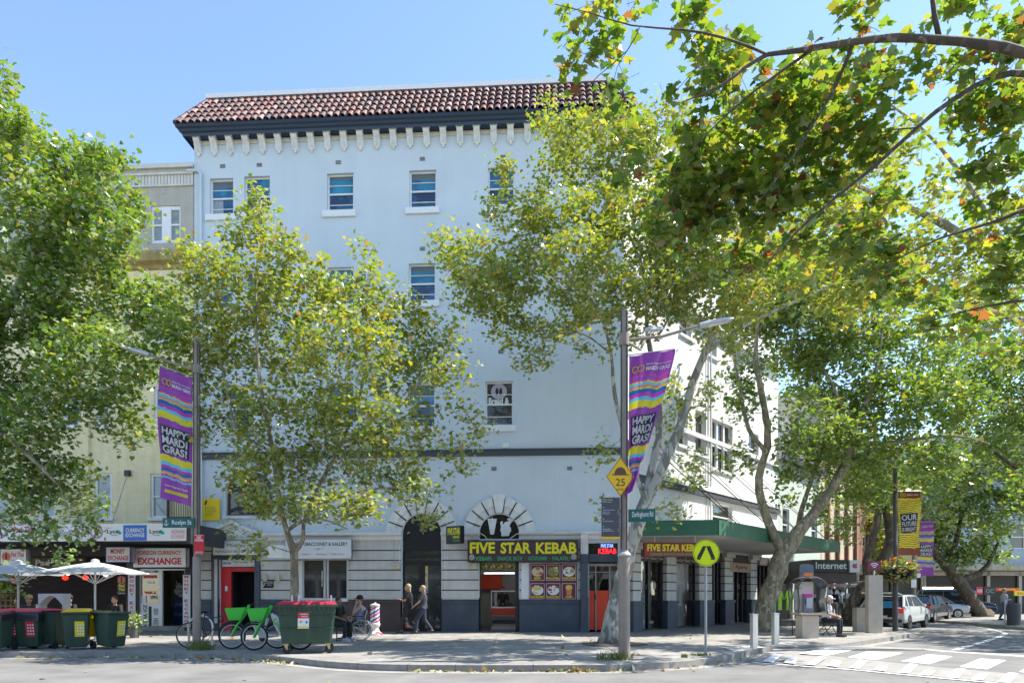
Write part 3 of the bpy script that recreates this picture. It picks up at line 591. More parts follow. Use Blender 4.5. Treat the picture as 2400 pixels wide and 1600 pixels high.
for r in range(rows):
    f0, f1 = r/rows, (r+1)/rows; left = lx0+(lx1-lx0)*f0; right = xe+(xt-xe)*f0
    for c_ in range(ncol):
        xc = lx0+.14+c_*tw
        if xc < left+.05 or xc > right: continue
        jit = rnd.uniform(-.012, .012); q = 6; vs = []
        for s_, rad, lift in ((f0*Ls-.05+jit, .118, .045), (f1*Ls+.02, .095, .0)):
            for rr in (rad, rad-.02):
                for j in range(q+1):
                    a = math.pi*j/q; p = Vector((xc+rr*math.cos(a), y0r, z0r))+sd_*s_+nn*(rr*.95*math.sin(a)+lift); vs.append(tuple(p))
        k = q+1; fs = [(j, j+1, 2*k+j+1, 2*k+j) for j in range(q)]+[(j, k+j, k+j+1, j+1) for j in range(q)]
        tm.add(vs, fs)
tm.build('roof_tiles', TILE, RF, M=FA.M, smooth=False)
lt = MB()                                             # tiles on the hip return (left)
for r in range(rows):
    for c_ in range(18):
        yc = y0r+.2+c_*tw+r*.3
        p0 = Vector((lx0+(lx1-lx0)*r/rows, yc, z0r+(z1r-z0r)*r/rows)); p1 = Vector((lx0+(lx1-lx0)*(r+1)/rows, yc, z0r+(z1r-z0r)*(r+1)/rows)); lt.tube([p0, p1], [.12, .1], 8)
lt.build('hip_tiles', TILE, RF, M=FA.M)
m = MB(); m.tube([(lx0, y0r-.02, z0r+.04), (lx1, y1r, z1r+.04)], .1, 8); m.build('hip_ridge', TILE, RF, M=FA.M)
m = MB(); m.box(lx1-.1, xt, y1r-.12, y1r+.35, z1r+.06, z1r+.24); m.build('ridge_capping', WHITE, RF, M=FA.M)
# --------- side wall ----------
LS = 15.2; sz = lambda px, py: FS.at(px, py)
def sr(px0, py0, px1, py1):          # rectangle on the side wall from its left edge heights
    a = FS.at(px0, py0); b = FS.at(px1, py0); c = FS.at(px0, py1); return (a[0], b[0], c[1], a[1])
sw = [sr(1669, 979, 1717, 1095), sr(1630, 958, 1655, 1060), sr(1590, 930, 1612, 1040), sr(1755, 1010, 1778, 1080)]
sw += [sr(1594, 730, 1620, 780), sr(1530, 560, 1556, 640), sr(1600, 600, 1622, 680), sr(1690, 640, 1710, 720), sr(1670, 1175, 1717, 1235), sr(1530, 860, 1552, 960), sr(1660, 760, 1680, 830), sr(1720, 800, 1736, 870)]
m = MB(); wall(m, 0, LS, 3.3, 18.85, sw); m.quad(0, LS, 0, 3.3, .6); m.build('side_wall', SIDEW, B, FS.M)
for i, h in enumerate(sw):
    W = sash(B, FS, h, y=.16, fm=WHITE, gm=MGLASS, bars=0 if i else 0, sill=(h[0]-.1, h[1]+.1, h[2]-.12, h[2]))
    if i == 0:
        v = MB()
        for k in (1/3, 2/3): x = h[0]+(h[1]-h[0])*k; v.box(x-.06, x+.06, .1, .2, h[2], h[3])
        v.build('mullion', WHITE, W, FS.M)
m = MB()
for zz_, d in ((5.95, .2), (8.2, .12), (13.3, .3)): m.box(-.1, LS, -d, -.001, zz_, zz_+.18)
m.box(-.1, LS, -.35, -.001, 18.7, 19.2); m.build('ledge', SIDEW, B, FS.M)
m = MB(); m.box(.2, LS, -.16, -.001, 5.7, 5.9); m.build('string_course', mat('dark_band', (.06, .065, .075), .6), B, FS.M)
m = MB(); p = FS.at(1662, 1000)[0]; m.tube([(p, -.08, 3.9), (p, -.08, 13.2)], .05, 8); m.tube([(p-.25, -.06, 3.9), (p-.25, -.06, 12)], .03, 6); m.build('downpipe', SIDEW, B, FS.M, smooth=True)
# side shopfronts: pilasters and glazing bays
pil = [(1478, 1497), (1558, 1580), (1634, 1664), (1694, 1713), (1755, 1770), (1803, 1821)]
px_t = lambda p: FS.at(p, 1400)[0]
for a, b in pil:
    t0, t1 = px_t(a), px_t(b); m = MB(); m.box(t0, t1, -.1, .3, 1.15, 3.3); m.box(t0-.04, t1+.04, -.22, .3, 3.12, 3.34); P_ = m.build('pilaster', GROOVEW, B, FS.M)
    g = MB()
    for z_ in (1.55, 1.9, 2.25, 2.6, 2.95): g.box(t0-.004, t1+.004, -.104, .29, z_-.02, z_+.02)
    g.build('groove', BLACK, P_, FS.M); p = MB(); p.box(t0-.05, t1+.05, -.16, .3, 0, 1.02); p.box(t0-.09, t1+.09, -.2, .3, 1.02, 1.14); p.build('plinth', NAVY, P_, FS.M)
bays = [(1497, 1558, 'barber'), (1580, 1634, 'barber'), (1664, 1694, 'dark'), (1713, 1755, 'cafe'), (1770, 1803, 'dark')]
BR = mat('dark_brick', (.3, .17, .12), .9, brick=(.24, .085, (.5, .45, .4), .35), var=.3); BFAS = mat('brown_fascia', (.06, .042, .036), .6, var=.2)
for i, (a, b, kind) in enumerate(bays):
    t0, t1 = px_t(a), px_t(b); zt = 2.75 if kind == 'barber' else 2.9
    MB().box(t0, t1, .02, .12, zt, 3.32).build('fascia', BFAS, B, FS.M)
    g = MB(); g.quad(t0, t1, .05, zt, .16); g = g.build('shop_glass', GLASS, B, FS.M)
    f = MB(); f.box(t0, t0+.05, .1, .2, 0, zt); f.box(t1-.05, t1, .1, .2, 0, zt); f.box(t0, t1, .1, .2, zt-.06, zt-.001); f.box(t0, t1, .1, .2, 0, .06)
    if i != 1:
        tm_ = t0+(t1-t0)*.45; f.box(tm_-.06, tm_+.06, .08, .22, 0, zt)
        if kind != 'barber': f.box(t0+(t1-t0)*.72, t0+(t1-t0)*.72+.05, .1, .2, 0, zt)
        else: f.box(t1-.16, t1, .09, .21, 0, zt)
    f.build('frame', BLACKF, g, FS.M)
    r = MB(); r.quad(t0-.2, t1+.2, 0, 3.3, 2.2); r.add([(t0, .3, 0), (t0, 2.2, 0), (t0, 2.2, 3.3), (t0, .3, 3.3)], [(0, 1, 2, 3)]); r.add([(t1, .3, 0), (t1, 2.2, 0), (t1, 2.2, 3.3), (t1, .3, 3.3)], [(0, 1, 2, 3)]); r.add([(t0, .2, .01), (t1, .2, .01), (t1, 2.2, .01), (t0, 2.2, .01)], [(0, 1, 2, 3)])
    r.build('shop_room', BR if kind == 'barber' else DARK, B, FS.M)
    if kind == 'barber':
        x = MB()
        x.box(t0+.1, t1-.1, 1., 1.04, 2.6, 2.63); x.build('shop_lamp', flat('shop_tube', (1, .97, .9), emit=4), B, FS.M)
        x = MB(); x.text('Hair Cut * Shave * Trim', t0+.08, t1-.08, zt+.03, zt+.13, .015, 0, .02); x.ring((t0+t1)/2, zt+.3, .09, .11, .015); x.text('&', (t0+t1)/2-.05, (t0+t1)/2+.05, zt+.25, zt+.36, .015); x.build('fascia_lettering', flat('pale_letter', (.5, .48, .45)), B, FS.M)
        x = MB(); cx = t0+(t1-t0)*.2; x.box(cx-.1, cx+.1, .5, .6, .1, .95); x.box(cx+.35, cx+.65, .7, .72, .5, .9); x.build('shop_fitting', SWHITE, B, FS.M)
        x = MB(); x.ring((t0+t1)/2, 1.7, .16, .2, .155, n=24); x.text('V&L', (t0+t1)/2-.12, (t0+t1)/2+.12, 1.6, 1.82, .155, 0, .02)
        for dx in (-.5, .45): x.disc((t0+t1)/2+dx, 1.75, .1, .17, .155)
        x.build('window_decal', flat('decal_white', (.4, .4, .39)), g, FS.M)
        x = MB()
        for k in range(6): x.box(t0+.3+.1*k, t0+.36+.1*k, 1.3, 1.4, .9, 1.2+.1*(k % 3))
        x.ell((t0+(t1-t0)*.3, 1., 1.2), (.15, .15, .4), 10, 8, 0); x.build('display', flat('display_dark', (.05, .05, .05)), B, FS.M)
# awning over the pavement corner
I = FS.M.inverted(); aw = [P3(1506, 1222, 23.2), P3(1682, 1219, 22.9), P3(1967, 1272, 32.6)]
lp_ = [(I @ Vector((p.x, p.y, 0))) for p in aw]; zb, zt = 3.42, 3.9
GA = mat('green_awning', (.03, .125, .065), .55, var=.2, scale=2, streak=.15); UN = mat('awning_underside', (.6, .58, .54), .8, var=.1)
poly = [(lp_[0].x, lp_[0].y), (lp_[1].x, lp_[1].y), (lp_[2].x, lp_[2].y), (lp_[2].x, 0), (0, 0), (-.2, .1)]
m = MB(); m.prism([(a, b) for a, b in poly], zb, zt-.1, axis='z'); AW = m.build('awning', UN, B, FS.M)
m = MB()
for a, b in ((0, 1), (1, 2)):
    p, q = lp_[a], lp_[b]; d = (q-p).normalized(); o = Vector((d.y, -d.x, 0))*.05
    m.add([(p.x+o.x, p.y+o.y, zb-.04), (q.x+o.x, q.y+o.y, zb-.04), (q.x+o.x, q.y+o.y, zt), (p.x+o.x, p.y+o.y, zt), (p.x, p.y, zb-.04), (q.x, q.y, zb-.04), (q.x, q.y, zt), (p.x, p.y, zt)], [(0, 1, 2, 3), (4, 7, 6, 5), (0, 4, 5, 1), (3, 2, 6, 7), (0, 3, 7, 4), (1, 5, 6, 2)])
m.build('fascia', GA, AW, FS.M)
m = MB()
for t0 in (3., 6.5, 10., 13.5): m.tube([(t0-1., -.02, 7.2), (t0, -3.2, zt)], .02, 5); m.tube([(t0-.8, -.02, 7.4), (t0+1.2, -2.9, zt)], .014, 5)
m.build('tie_rod', flat('rod', (.05, .05, .055)), AW, FS.M)
# volume behind the walls
m = MB(); q = FS.M @ Vector((LS, 0, 0)); q = FA.I @ q; q2 = FA.I @ (FS.M @ Vector((LS, 8, 0)))
m.prism([(UL, 6), (UL, 14), (q2.x, q2.y), (q.x, q.y), (q.x-.02, q.y), (UL+.5, 7)], 0, 18.8, axis='z'); m.poly([(UL, -.0, 19.), (UA, 0, 19.), (q.x, q.y, 19.), (q2.x, q2.y, 19.), (UL, 14, 19.)]); m.quad(UL, UL+.001, 0, 18.8, 0); m.add([(UL, 0, 0), (UL, 14, 0), (UL, 14, 18.85), (UL, 0, 18.85)], [(0, 1, 2, 3)]); m.build('rear_wall', GREYB, B)
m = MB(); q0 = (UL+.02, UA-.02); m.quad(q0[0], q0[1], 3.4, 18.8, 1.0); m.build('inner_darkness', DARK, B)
# ---------------- YELLOW / BEIGE BUILDING on the left ----------------
YB = mat('yellow_brick', (.92, .8, .49), .85, brick=(.3, .1, (.95, .95, .93), .04), var=.1, streak=.1); BG = mat('beige_brick', (.5, .465, .4), .85, brick=(.3, .1, (.9, .9, .88), .05), var=.1, streak=.12)
OCH = mat('ochre_cornice', (.42, .32, .12), .8, var=.3, streak=.3); WGL = mat('curtained_glass', (.3, .33, .32), .08, var=.4, scale=2.5, spec=.8)
FL = Frame((FA.M @ Vector((UL-.02, 0, 0))).x, (FA.M @ Vector((UL-.02, 0, 0))).y, -3.4)
LB = thing('shop_terrace', 'yellow and beige brick building with white framed windows left of the pale grey one', 'building', FL.M)
fl = lambda px, py, off=0: FL.at(px, py, off)
XL0 = fl(-420, 1000)[0]; z2 = fl(400, 605)[1]; zT = fl(400, 388)[1]; zg = fl(300, 1255)[1]
up = [FL.rect(354, 482, 423, 569), FL.rect(140, 490, 250, 590), FL.rect(-60, 490, 20, 590)]
lo = [FL.rect(150, 905, 186, 1000), FL.rect(227, 905, 257, 1000), FL.rect(361, 905, 393, 1012), FL.rect(-20, 905, 20, 1000), FL.rect(221, 1108, 262, 1214), FL.rect(352, 1109, 396, 1214), FL.rect(-22, 1108, 22, 1214), FL.rect(96, 1108, 130, 1214), FL.rect(365, 690, 400, 800), FL.rect(225, 690, 262, 800), FL.rect(100, 690, 140, 800)]
m = MB(); wall(m, XL0, 0, z2, zT, up, dep=.2); m.build('upper_wall', BG, LB)
m = MB(); wall(m, XL0, 0, zg-.4, z2, lo, dep=.2); m.build('lower_wall', YB, LB)
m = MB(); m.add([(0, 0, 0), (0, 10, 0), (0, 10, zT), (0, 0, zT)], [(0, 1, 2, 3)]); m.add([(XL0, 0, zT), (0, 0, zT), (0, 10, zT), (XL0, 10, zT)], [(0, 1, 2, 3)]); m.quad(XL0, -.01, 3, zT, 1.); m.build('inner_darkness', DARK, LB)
for i, h in enumerate(up+lo):
    if i == 0:
        W = MB(); x0, x1, z0, z1 = h; xm = (x0+x1)/2; q = .07
        W.box(x0, x0+q, .05, .15, z0, z1); W.box(x1-q, x1, .05, .15, z0, z1); W.box(xm-.18, xm+.18, .04, .15, z0, z1); W.box(x0, x1, .055, .145, z1-.14, z1); W.box(x0, x1, .055, .145, z0, z0+.12); W.box(x0, x1, .06, .13, (z0+z1)/2-.03, (z0+z1)/2+.03)
        W = W.build('window', WHITE, LB); MB().quad(x0, x1, z0, z1, .12).build('pane', WGL, W)
    else: sash(LB, FL, h, y=.05, fm=WHITE, gm=WGL if i in (7, 8, 9, 10) else MGLASS, bars=0, border=.1, sill=(h[0]-.08, h[1]+.08, h[2]-.1, h[2]))
m = MB(); a, b = fl(400, 411)[1], fl(400, 434)[1]; m.box(XL0, 0, -.06, -.001, b-.06, b); m.box(XL0, 0, -.09, -.001, zT-.12, zT+.05); m.box(XL0, 0, -.08, -.001, a, a+.08)
x = XL0
while x < -.06: m.box(x, x+.1, -.02, -.001, b, a); x += .13
m.build('parapet_frieze', CREAM, LB)
m = MB(); m.prism([(0, z2-.45), (-.08, z2-.42), (-.1, z2-.28), (-.3, z2-.2), (-.34, z2+.05), (-.26, z2+.2), (0, z2+.25)], XL0, 0, axis='x'); m.build('cornice', OCH, LB)
m = MB(); p = fl(206, 1100)[0]; m.box(p-.09, p+.09, -.12, -.001, zg, fl(206, 700)[1]); m.build('pier', YB, LB, bevel=.02)
q = FL.rect(373, 443, 390, 455); MB().box(q[0]+.05, q[0]+.25, -.012, -.001, q[2], q[3]).build('air_vent', mat('vent', (.42, .42, .42), .8), LB)
# balcony railing beside the grey building, brown pipe
q = FL.rect(397, 1138, 447, 1215, -.6); m = MB(); n = 13
for i in range(n): x = q[0]+(q[1]-q[0])*i/(n-1); m.tube([(x, -.6, q[2]), (x, -.6, q[3])], .012, 5)
for z in (q[2]+.05, q[3]): m.tube([(q[0], -.6, z), (q[1], -.6, z)], .02, 5)
m.build('balcony_railing', BLACKF, LB); m = MB(); x = fl(397, 1200)[0]; m.tube([(x, -.1, zg), (x, -.1, fl(397, 1080)[1])], .05, 6); m.build('drain_pipe', flat('brown_pipe', (.09, .05, .035)), LB)
m = MB(); p0 = fl(301, 1110); p1 = fl(262, 1226, -2.2); m.tube([(p0[0], -.05, p0[1]), (p1[0], -2.2, p1[1])], .022, 6); m.build('tie_rod', STEEL, LB); m = MB(); m.box(p0[0]-.1, p0[0]+.1, -.12, 0, p0[1]-.1, p0[1]+.12); m.build('wall_bracket', BLACKF, LB)
# street awning with lettering panels
AO = -3.; r = FL.rect(-200, 1228, 437, 1268, AO); zA0, zA1 = r[2], r[3]; xA = fl(437, 1250, AO)[0]
MB().box(XL0, xA, AO+.03, 0-.001, zA0+.02, zA1-.08).build('awning', flat('awning_dark', (.03, .032, .038)), LB)
MB().box(XL0, xA, AO-.03, AO+.03, zA0, zA1).build('awning_fascia', SWHITE, LB)
def aw(px, s, mt, py=(1238, 1258), bold=.02, bgm=None):
    if bgm: q = FL.rect(px[0], 1229, px[1], 1267, AO-.03); MB().box(q[0], q[1], AO-.036, AO-.0305, q[2]+.01, q[3]-.01).build('fascia_panel', bgm, LB)
    for i, t_ in enumerate(s):
        k = len(s); y0 = py[0]+(py[1]-py[0])*i/k; y1 = py[0]+(py[1]-py[0])*(i+.82)/k if k > 1 else py[1]
        mg = (px[1]-px[0])*.1; q = FL.rect(px[0]+mg, y0, px[1]-mg, y1, AO-.04); MB().text(t_, q[0], q[1], q[2], q[3], AO-.04, 0, bold).build('fascia_lettering', mt, LB)
aw((289, 344), ['CURRENCY', 'EXCHANGE'], SWHITE, (1237, 1260), bgm=SBLUE)
for a in (247, 347): aw((a, a+34), ['Lyca'], SBLK, (1240, 1252)); aw((a+12, a+30), ['Mobile'], SBLK, (1252, 1255), 0)
for a in (279, 380): m = MB(); q = fl(a, 1245, AO-.04); m.disc(q[0]-.04, q[1], .06, .06, AO-.04); m.disc(q[0]+.02, q[1]-.05, .06, .05, AO-.04); m.build('fascia_mark', flat('teal', (.0, .4, .3)), LB)
aw((397, 436), ['AGRANI', 'EXCHANGE'], flat('pale_red', (.75, .2, .22)), (1240, 1263), .0)
aw((25, 88), ['Pad Thai'], flat('pinkred', (.7, .1, .2)), (1233, 1248), .03); aw((95, 205), ['Thai Noodle Bar'], flat('teal2', (.2, .3, .3)), (1240, 1256), 0.)
m = MB()
for a in (0, 226): q = fl(a, 1246, AO-.035); m.ring(q[0], q[1], .17, .24, AO-.036); m.text('A', q[0]-.09, q[0]+.09, q[1]-.2, q[1]+.18, AO-.038, 1, .04)
m.build('fascia_mark', [flat('mauve', (.45, .25, .42)), SBLK], LB)
m = MB(); m.box(xA+.0, xA+.15, AO, -.6, zA0-.1, zA1); m.build('awning_end', flat('awning_dark', (.03, .032, .038)), LB)
# restaurant front: dark open room, piers, floor, brick back
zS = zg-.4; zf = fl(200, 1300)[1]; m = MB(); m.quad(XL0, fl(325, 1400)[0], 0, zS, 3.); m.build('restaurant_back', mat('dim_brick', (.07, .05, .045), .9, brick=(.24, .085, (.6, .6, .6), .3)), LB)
m = MB(); m.box(XL0, 0, -.0, .2, zf-.05, zg+.0); m.build('shop_fascia', mat('dark_fascia', (.04, .036, .036), .6, brick=None), LB)
for a, b in ((298, 326), (-40, -10)): MB().box(fl(a, 1400)[0], fl(b, 1400)[0], -.05, .25, 0, zf-.05).build('pier', BROWN, LB)
MB().box(fl(435, 1400)[0], 0, -.05, .25, 0, zf).build('pier', flat('dark_pier', (.04, .04, .05)), LB)
m = MB()
for a, b, z in ((25, 42, 1352), (150, 160, 1345), (198, 206, 1345)): q = FL.rect(a-2, z, b-2, z+8, 1.); m.ell(((q[0]+q[1])/2, 1., q[2]), (.13, .1, .1), 8, 6)
m.build('red_lantern', flat('lantern', (.8, .02, .01), emit=1.2), LB); q = fl(248, 1346, 1.); MB().ell((q[0], 1, q[1]), .1, 8, 6).build('round_lamp', flat('dim_lamp', (.7, .68, .75), emit=.8), LB)
m = MB(); q = FL.rect(83, 1310, 165, 1325, -.1)
m.text('Pad Thai', q[0], q[1], q[2], q[3], -.1, 0, .04); m.build('raised_lettering', flat('cream_letter', (.55, .52, .45)), LB)
q = FL.rect(72, 1306, 200, 1330, -.05); MB().box(q[0], q[1], -.06, -.002, q[2], q[3]).build('sign_backing', mat('wood_brown', (.12, .075, .055), .7, var=.4, scale=6), LB)
# money-exchange shop
x0, x1 = fl(326, 1400)[0], fl(435, 1400)[0]; zd = fl(380, 1332)[1]; m = MB(); m.box(x0, x1, -.15, .3, 0, .17); m.box(x0, x1, 0, .3, .0, .18); m.build('doorstep', CONC, LB)
xa = fl(375, 1400)[0]; S = MB(); S.box(x0, x0+.06, .02, .12, .18, zd); S.box(xa-.05, xa+.08, .02, .12, .18, zd); S.box(x1-.05, x1, .02, .12, .18, zd); S.box(x0, x1, .021, .119, zd-.06, zd); zh = fl(350, 1412)[1]; S.box(x0, xa, .03, .11, .18, zh); S = S.build('shopfront', mat('silver_frame', (.6, .6, .6), .4, .3), LB)
MB().quad(x0, xa, zh, zd, .07).build('pane', GLASS, S)
m = MB(); q = FL.rect(334, 1416, 345, 1473, .02); m.text('EXCHANGE', q[0]+.02, q[1]-.0, q[2], q[3], .025, 0, .02, rot=1); q2 = FL.rect(348, 1420, 355, 1472, .02); m.quad(q2[0], q2[1], q2[2], q2[3], .026)
q3 = FL.rect(359, 1424, 371, 1440, .02); m.text('替', q3[0], q3[1], q3[2], q3[3], .026); q3 = FL.rect(359, 1448, 371, 1466, .02); m.text('両', q3[0], q3[1], q3[2], q3[3], .026); m.build('door_lettering', SBLK, S)
def notice(r, mt, txt=None, tm=None, nm='window_notice'):
    q = FL.rect(*r, .05); N_ = MB().quad(*q, .05).build(nm, mt, S) if mt else None
    if txt: MB().text(txt, q[0]+.02, q[1]-.02, q[2]+.03, q[3]-.02, .046, 0, .03).build('notice_lettering', tm, N_ or S, WM[LB.name])
notice((337, 1384, 368, 1393), None, 'VSEZ', SRED); notice((336, 1347, 367, 1354), SRED); notice((352, 1394, 368, 1404), SWHITE, 'OPEN', SBLK); notice((330, 1395, 343, 1411), SWHITE); notice((344, 1361, 361, 1367), SWHITE); notice((335, 1333, 372, 1343), None, 'WELCOME', SBLUE)
m = MB(); m.quad(x0, x1, .18, 3.2, 2.2); m.add([(x0, .2, .0), (x0, 2.2, 0), (x0, 2.2, 3.2), (x0, .2, 3.2)], [(0, 1, 2, 3)]); m.add([(x1, .2, .0), (x1, 2.2, 0), (x1, 2.2, 3.2), (x1, .2, 3.2)], [(0, 1, 2, 3)]); m.build('shop_room', mat('shop_room_tan', (.2, .17, .12), .8, var=.5, scale=3), LB)
q = FL.rect(407, 1404, 433, 1470, 1.); m = MB(); m.box(q[0], q[1], 1., 1.4, .18, q[3]); CB = m.build('blue_counter', flat('deep_blue', (.01, .03, .13)), LB); m = MB(); m.text('yca', q[0]+.05, q[0]+.35, q[3]-.3, q[3]-.15, .99); m.text('10 pm', q[0]+.05, q[1]-.1, q[3]-.7, q[3]-.5, .99); m.build('counter_lettering', flat('dim_white', (.3, .33, .4)), CB)
m = MB()
for i in range(7): q = FL.rect(400+rnd.random()*24, 1360+i*5, 408+rnd.random()*24, 1368+i*5, 1.6); m.quad(*q, 1.6-.01*i)
m.build('paper_notice', SWHITE, LB)
# ---------------- signs on the facades ----------------
board('shop_sign', 'light box reading FOREIGN CURRENCY EXCHANGE in red letters on white', FL, (313, 1284, 435, 1328), SWHITE, [('FOREIGN CURRENCY', SRED, .08, .92, .65, .87, .02), ('EXCHANGE', SRED, .08, .92, .13, .5, .045)], off=-1.2, th=.25, edge=STEEL)
board('hanging_sign', 'small white box sign reading MONEY EXCHANGE in red under the awning', FL, (248, 1281, 305, 1317), SWHITE, [('MONEY', SRED, .2, .8, .56, .88, .03), ('EXCHANGE', SRED, .08, .95, .12, .44, .03)], off=-1.6, th=.3, edge=flat('blue_rim', (.05, .12, .4)))
for a, nm, lb in ((300, 'MONEY EXCHAN', 'tall narrow white sign with stacked red letters left of the currency shop window'), (428.5, 'MONEY EXCANGE', 'tall narrow white sign with stacked red letters right of the currency shop door')):
    n = len(nm); board('vertical_sign', lb, FL, (a, 1346, a+17, 1468), SWHITE, [(c, SRED, .22, .78, 1-(i+.85)/n, 1-(i+.15)/n, .03) for i, c in enumerate(nm) if c != ' '], off=-.12, th=.04, group='tall money exchange signs')
def nd(t, W, H):
    m = MB(); m.disc(-W*.28, H*.5, H*.32, H*.32, -.004); m.build('emblem', flat('coral', (.7, .16, .1)), t); m = MB(); m.disc(-W*.28, H*.5, H*.07, H*.26, -.007); m.build('emblem_figure', SBLK, t)
board('light_box_sign', 'white restaurant light box with round red emblem above the left parasol', FL, (2, 1287, 60, 1321), SWHITE, [('Pad Thai', flat('pinkred', (.7, .1, .2)), .42, .93, .5, .8, .03), ('Noodle Bar', flat('teal2', (.2, .3, .3)), .42, .93, .2, .35, .0)], off=-1.6, th=.3, edge=STEEL, extra=nd)
def pt_(t, W, H):
    m = MB(); m.disc(0, H*.8, W*.45, W*.45, -.004); m.build('emblem', flat('coral', (.7, .16, .1)), t); m = MB(); m.disc(0, H*.8, W*.08, W*.38, -.007); m.build('emblem_figure', SBLK, t)
board('pier_sign', 'small dark menu plate with round coral emblem on the brown pier', FL, (275, 1350, 295, 1392), BROWN, [('Pad', YEL, .15, .85, .4, .56, .05), ('Thai', YEL, .15, .85, .2, .36, .05), ('OPEN', SWHITE, .1, .9, .02, .1)], off=-.12, th=.03, extra=pt_)
tg = [('Mad Monkey', SBLK, .06, .74, .5, .76, .0), ('KINGS CROSS', SBLK, .07, .72, .18, .34, .0)]
board('shop_sign', 'white hostel sign with typewriter lettering above the red door', FA, (498, 1264.5, 603, 1301), SWHITE, tg, off=-.3, th=.12, edge=SBLK)
board('door_sign', 'narrow white sign with small typewriter lettering directly over the red door', FA, (520, 1311, 597, 1327), SWHITE, [('Mad Monkey', SBLK, .36, .8, .4, .8, .0), ('- - - - - - - - -', SBLK, .36, .8, .2, .25), ('>>', SBLUE, .02, .3, .3, .7, .03)], off=.02, th=.04)
board('shop_sign', 'wide white sign reading TOBACCONIST & GALLERY over the shop window', FA, (668, 1262.5, 824, 1309), SWHITE, [('EMPIRE TOBACCONIST & GALLERY', SBLK, .05, .94, .66, .84, .015), ('Pipes  -  Cigars', flat('dull_red', (.5, .08, .08)), .08, .38, .18, .3), ('Antiques - Collections', flat('dull_red', (.5, .08, .08)), .47, .88, .17, .3), ('~ oo ~', SBLK, .42, .58, .46, .54)], off=-.34, th=.15, edge=STEEL)
def kebab_logo(t, W, H):
    for sx in (-1, 1):
        m = MB(); m.disc(sx*W*.462, H*.24, H*.11, H*.11, -.004, 0); m.disc(sx*W*.462, H*.24, H*.085, H*.085, -.006, 1); m.text('S', sx*W*.462-H*.05, sx*W*.462+H*.05, H*.2, H*.29, -.008, 0)
        for k in range(5): a = math.pi*(1.15+.7*k/4); m.disc(sx*W*.462+H*.2*math.cos(a), H*.27+H*.17*math.sin(a), H*.02, H*.02, -.005, 2, 5)
        m.build('emblem', [SWHITE, flat('logo_navy', (.05, .06, .15)), YEL], t)
board('shop_sign', 'long maroon sign reading FIVE STAR KEBAB in big yellow letters over the open doorway', FA, (1096, 1265.5, 1355, 1316), MAROON, [('FIVE', YEL, .02, .25, .4, .92, .035), ('STAR', YEL, .3, .575, .39, .91, .035), ('KEBAB', YEL, .62, .985, .375, .9, .035), ('KEBABS', GRN, .08, .22, .07, .26, .02), ('-', GRN, .24, .247, .15, .17, .05), ('SNACK BOX', GRN, .27, .5, .07, .26, .02), ('-', GRN, .52, .53, .15, .17), ('GÖZLEME', GRN, .55, .72, .08, .29, .02), ('-', GRN, .74, .75, .15, .17), ('FALAFEL', GRN, .77, .92, .07, .25, .02)], off=-.38, th=.3, edge=SBLK, extra=kebab_logo)
def menu(t, W, H):
    cols = [flat('meat_red', (.45, .1, .08), scale=9), flat('falafel_green', (.2, .22, .06), scale=9), flat('bread', (.62, .5, .3)), flat('chips_yellow', (.75, .5, .1)), SWHITE, flat('salad', (.35, .5, .12)), flat('chip_cup', (.7, .2, .07))]
    for i, nm in enumerate(('BEEF', 'FALAFEL', 'CHICKEN', 'GOZLEME', 'SNACK BOX', 'CHIPS')):
        c, r_ = i % 3, i//3; x = -W*.5+W*(.17+.33*c); z = H*(.76-.5*r_); w_, h_ = W*.145, H*.21
        m = MB()
        for a in ((x-w_, x+w_, z-h_, z-h_+.012), (x-w_, x+w_, z+h_-.012, z+h_), (x-w_, x-w_+.012, z-h_, z+h_), (x+w_-.012, x+w_, z-h_, z+h_)): m.quad(a[0], a[1], a[2], a[3], -.004)
        m.build('picture_frame', SWHITE, t)
        m = MB()
        if nm == 'CHIPS': m.add([(x-w_*.45, -.005, z+.1), (x+w_*.45, -.005, z+.1), (x+w_*.3, -.005, z-h_*.55), (x-w_*.3, -.005, z-h_*.55)], [(0, 1, 2, 3)], 6); m.disc(x, z+.14, w_*.5, h_*.32, -.006, 3)
        else:
            base = {0: 2, 1: 1, 2: 4, 3: 4, 4: 4}[i]; m.disc(x, z+.03, w_*.85, h_*.62, -.005, base); q = random.Random(i)
            for k in range(11): a, b = q.uniform(-.6, .6)*w_, q.uniform(-.35, .5)*h_; m.disc(x+a, z+.03+b, w_*q.uniform(.12, .35), h_*q.uniform(.08, .2), -.006-.0006*k, q.choice([0, 0, 1, 5, 2] if i < 3 else ([2, 2, 3] if i == 3 else [0, 0, 4])), 8)
        m.build('food_picture', cols, t)
        MB().text(nm, x-w_*(.9 if len(nm) > 5 else .5), x+w_*(.9 if len(nm) > 5 else .5), z-h_*.86, z-h_*.6, -.016, 0, .03).build('lettering', YEL, t)
board('menu_board', 'maroon board with six framed food pictures beside the kebab doorway', FA, (1241, 1320, 1352.5, 1407), flat('board_maroon', (.13, .022, .045)), [], off=-.1, th=.03, extra=menu)
def neon(t, W, H):
    for i, (s, mt, a) in enumerate((('FIVE STAR', flat('neon_blue', (.25, .4, 1), emit=1.), (-.32*W, .3*W, .6*H, .92*H)), ('KEBAB', flat('neon_red', (1, .02, .03), emit=1.1), (-.45*W, .45*W, .05*H, .52*H)))): MB().text(s, *a, -.01, 0, .015).build('neon_lettering', mt, t)
board('neon_sign', 'red and blue neon kebab sign in the transom right of the navy column', FA, (1400, 1272, 1447, 1298), SBLK, [], off=.02, th=.03, cat='neon sign', extra=neon)
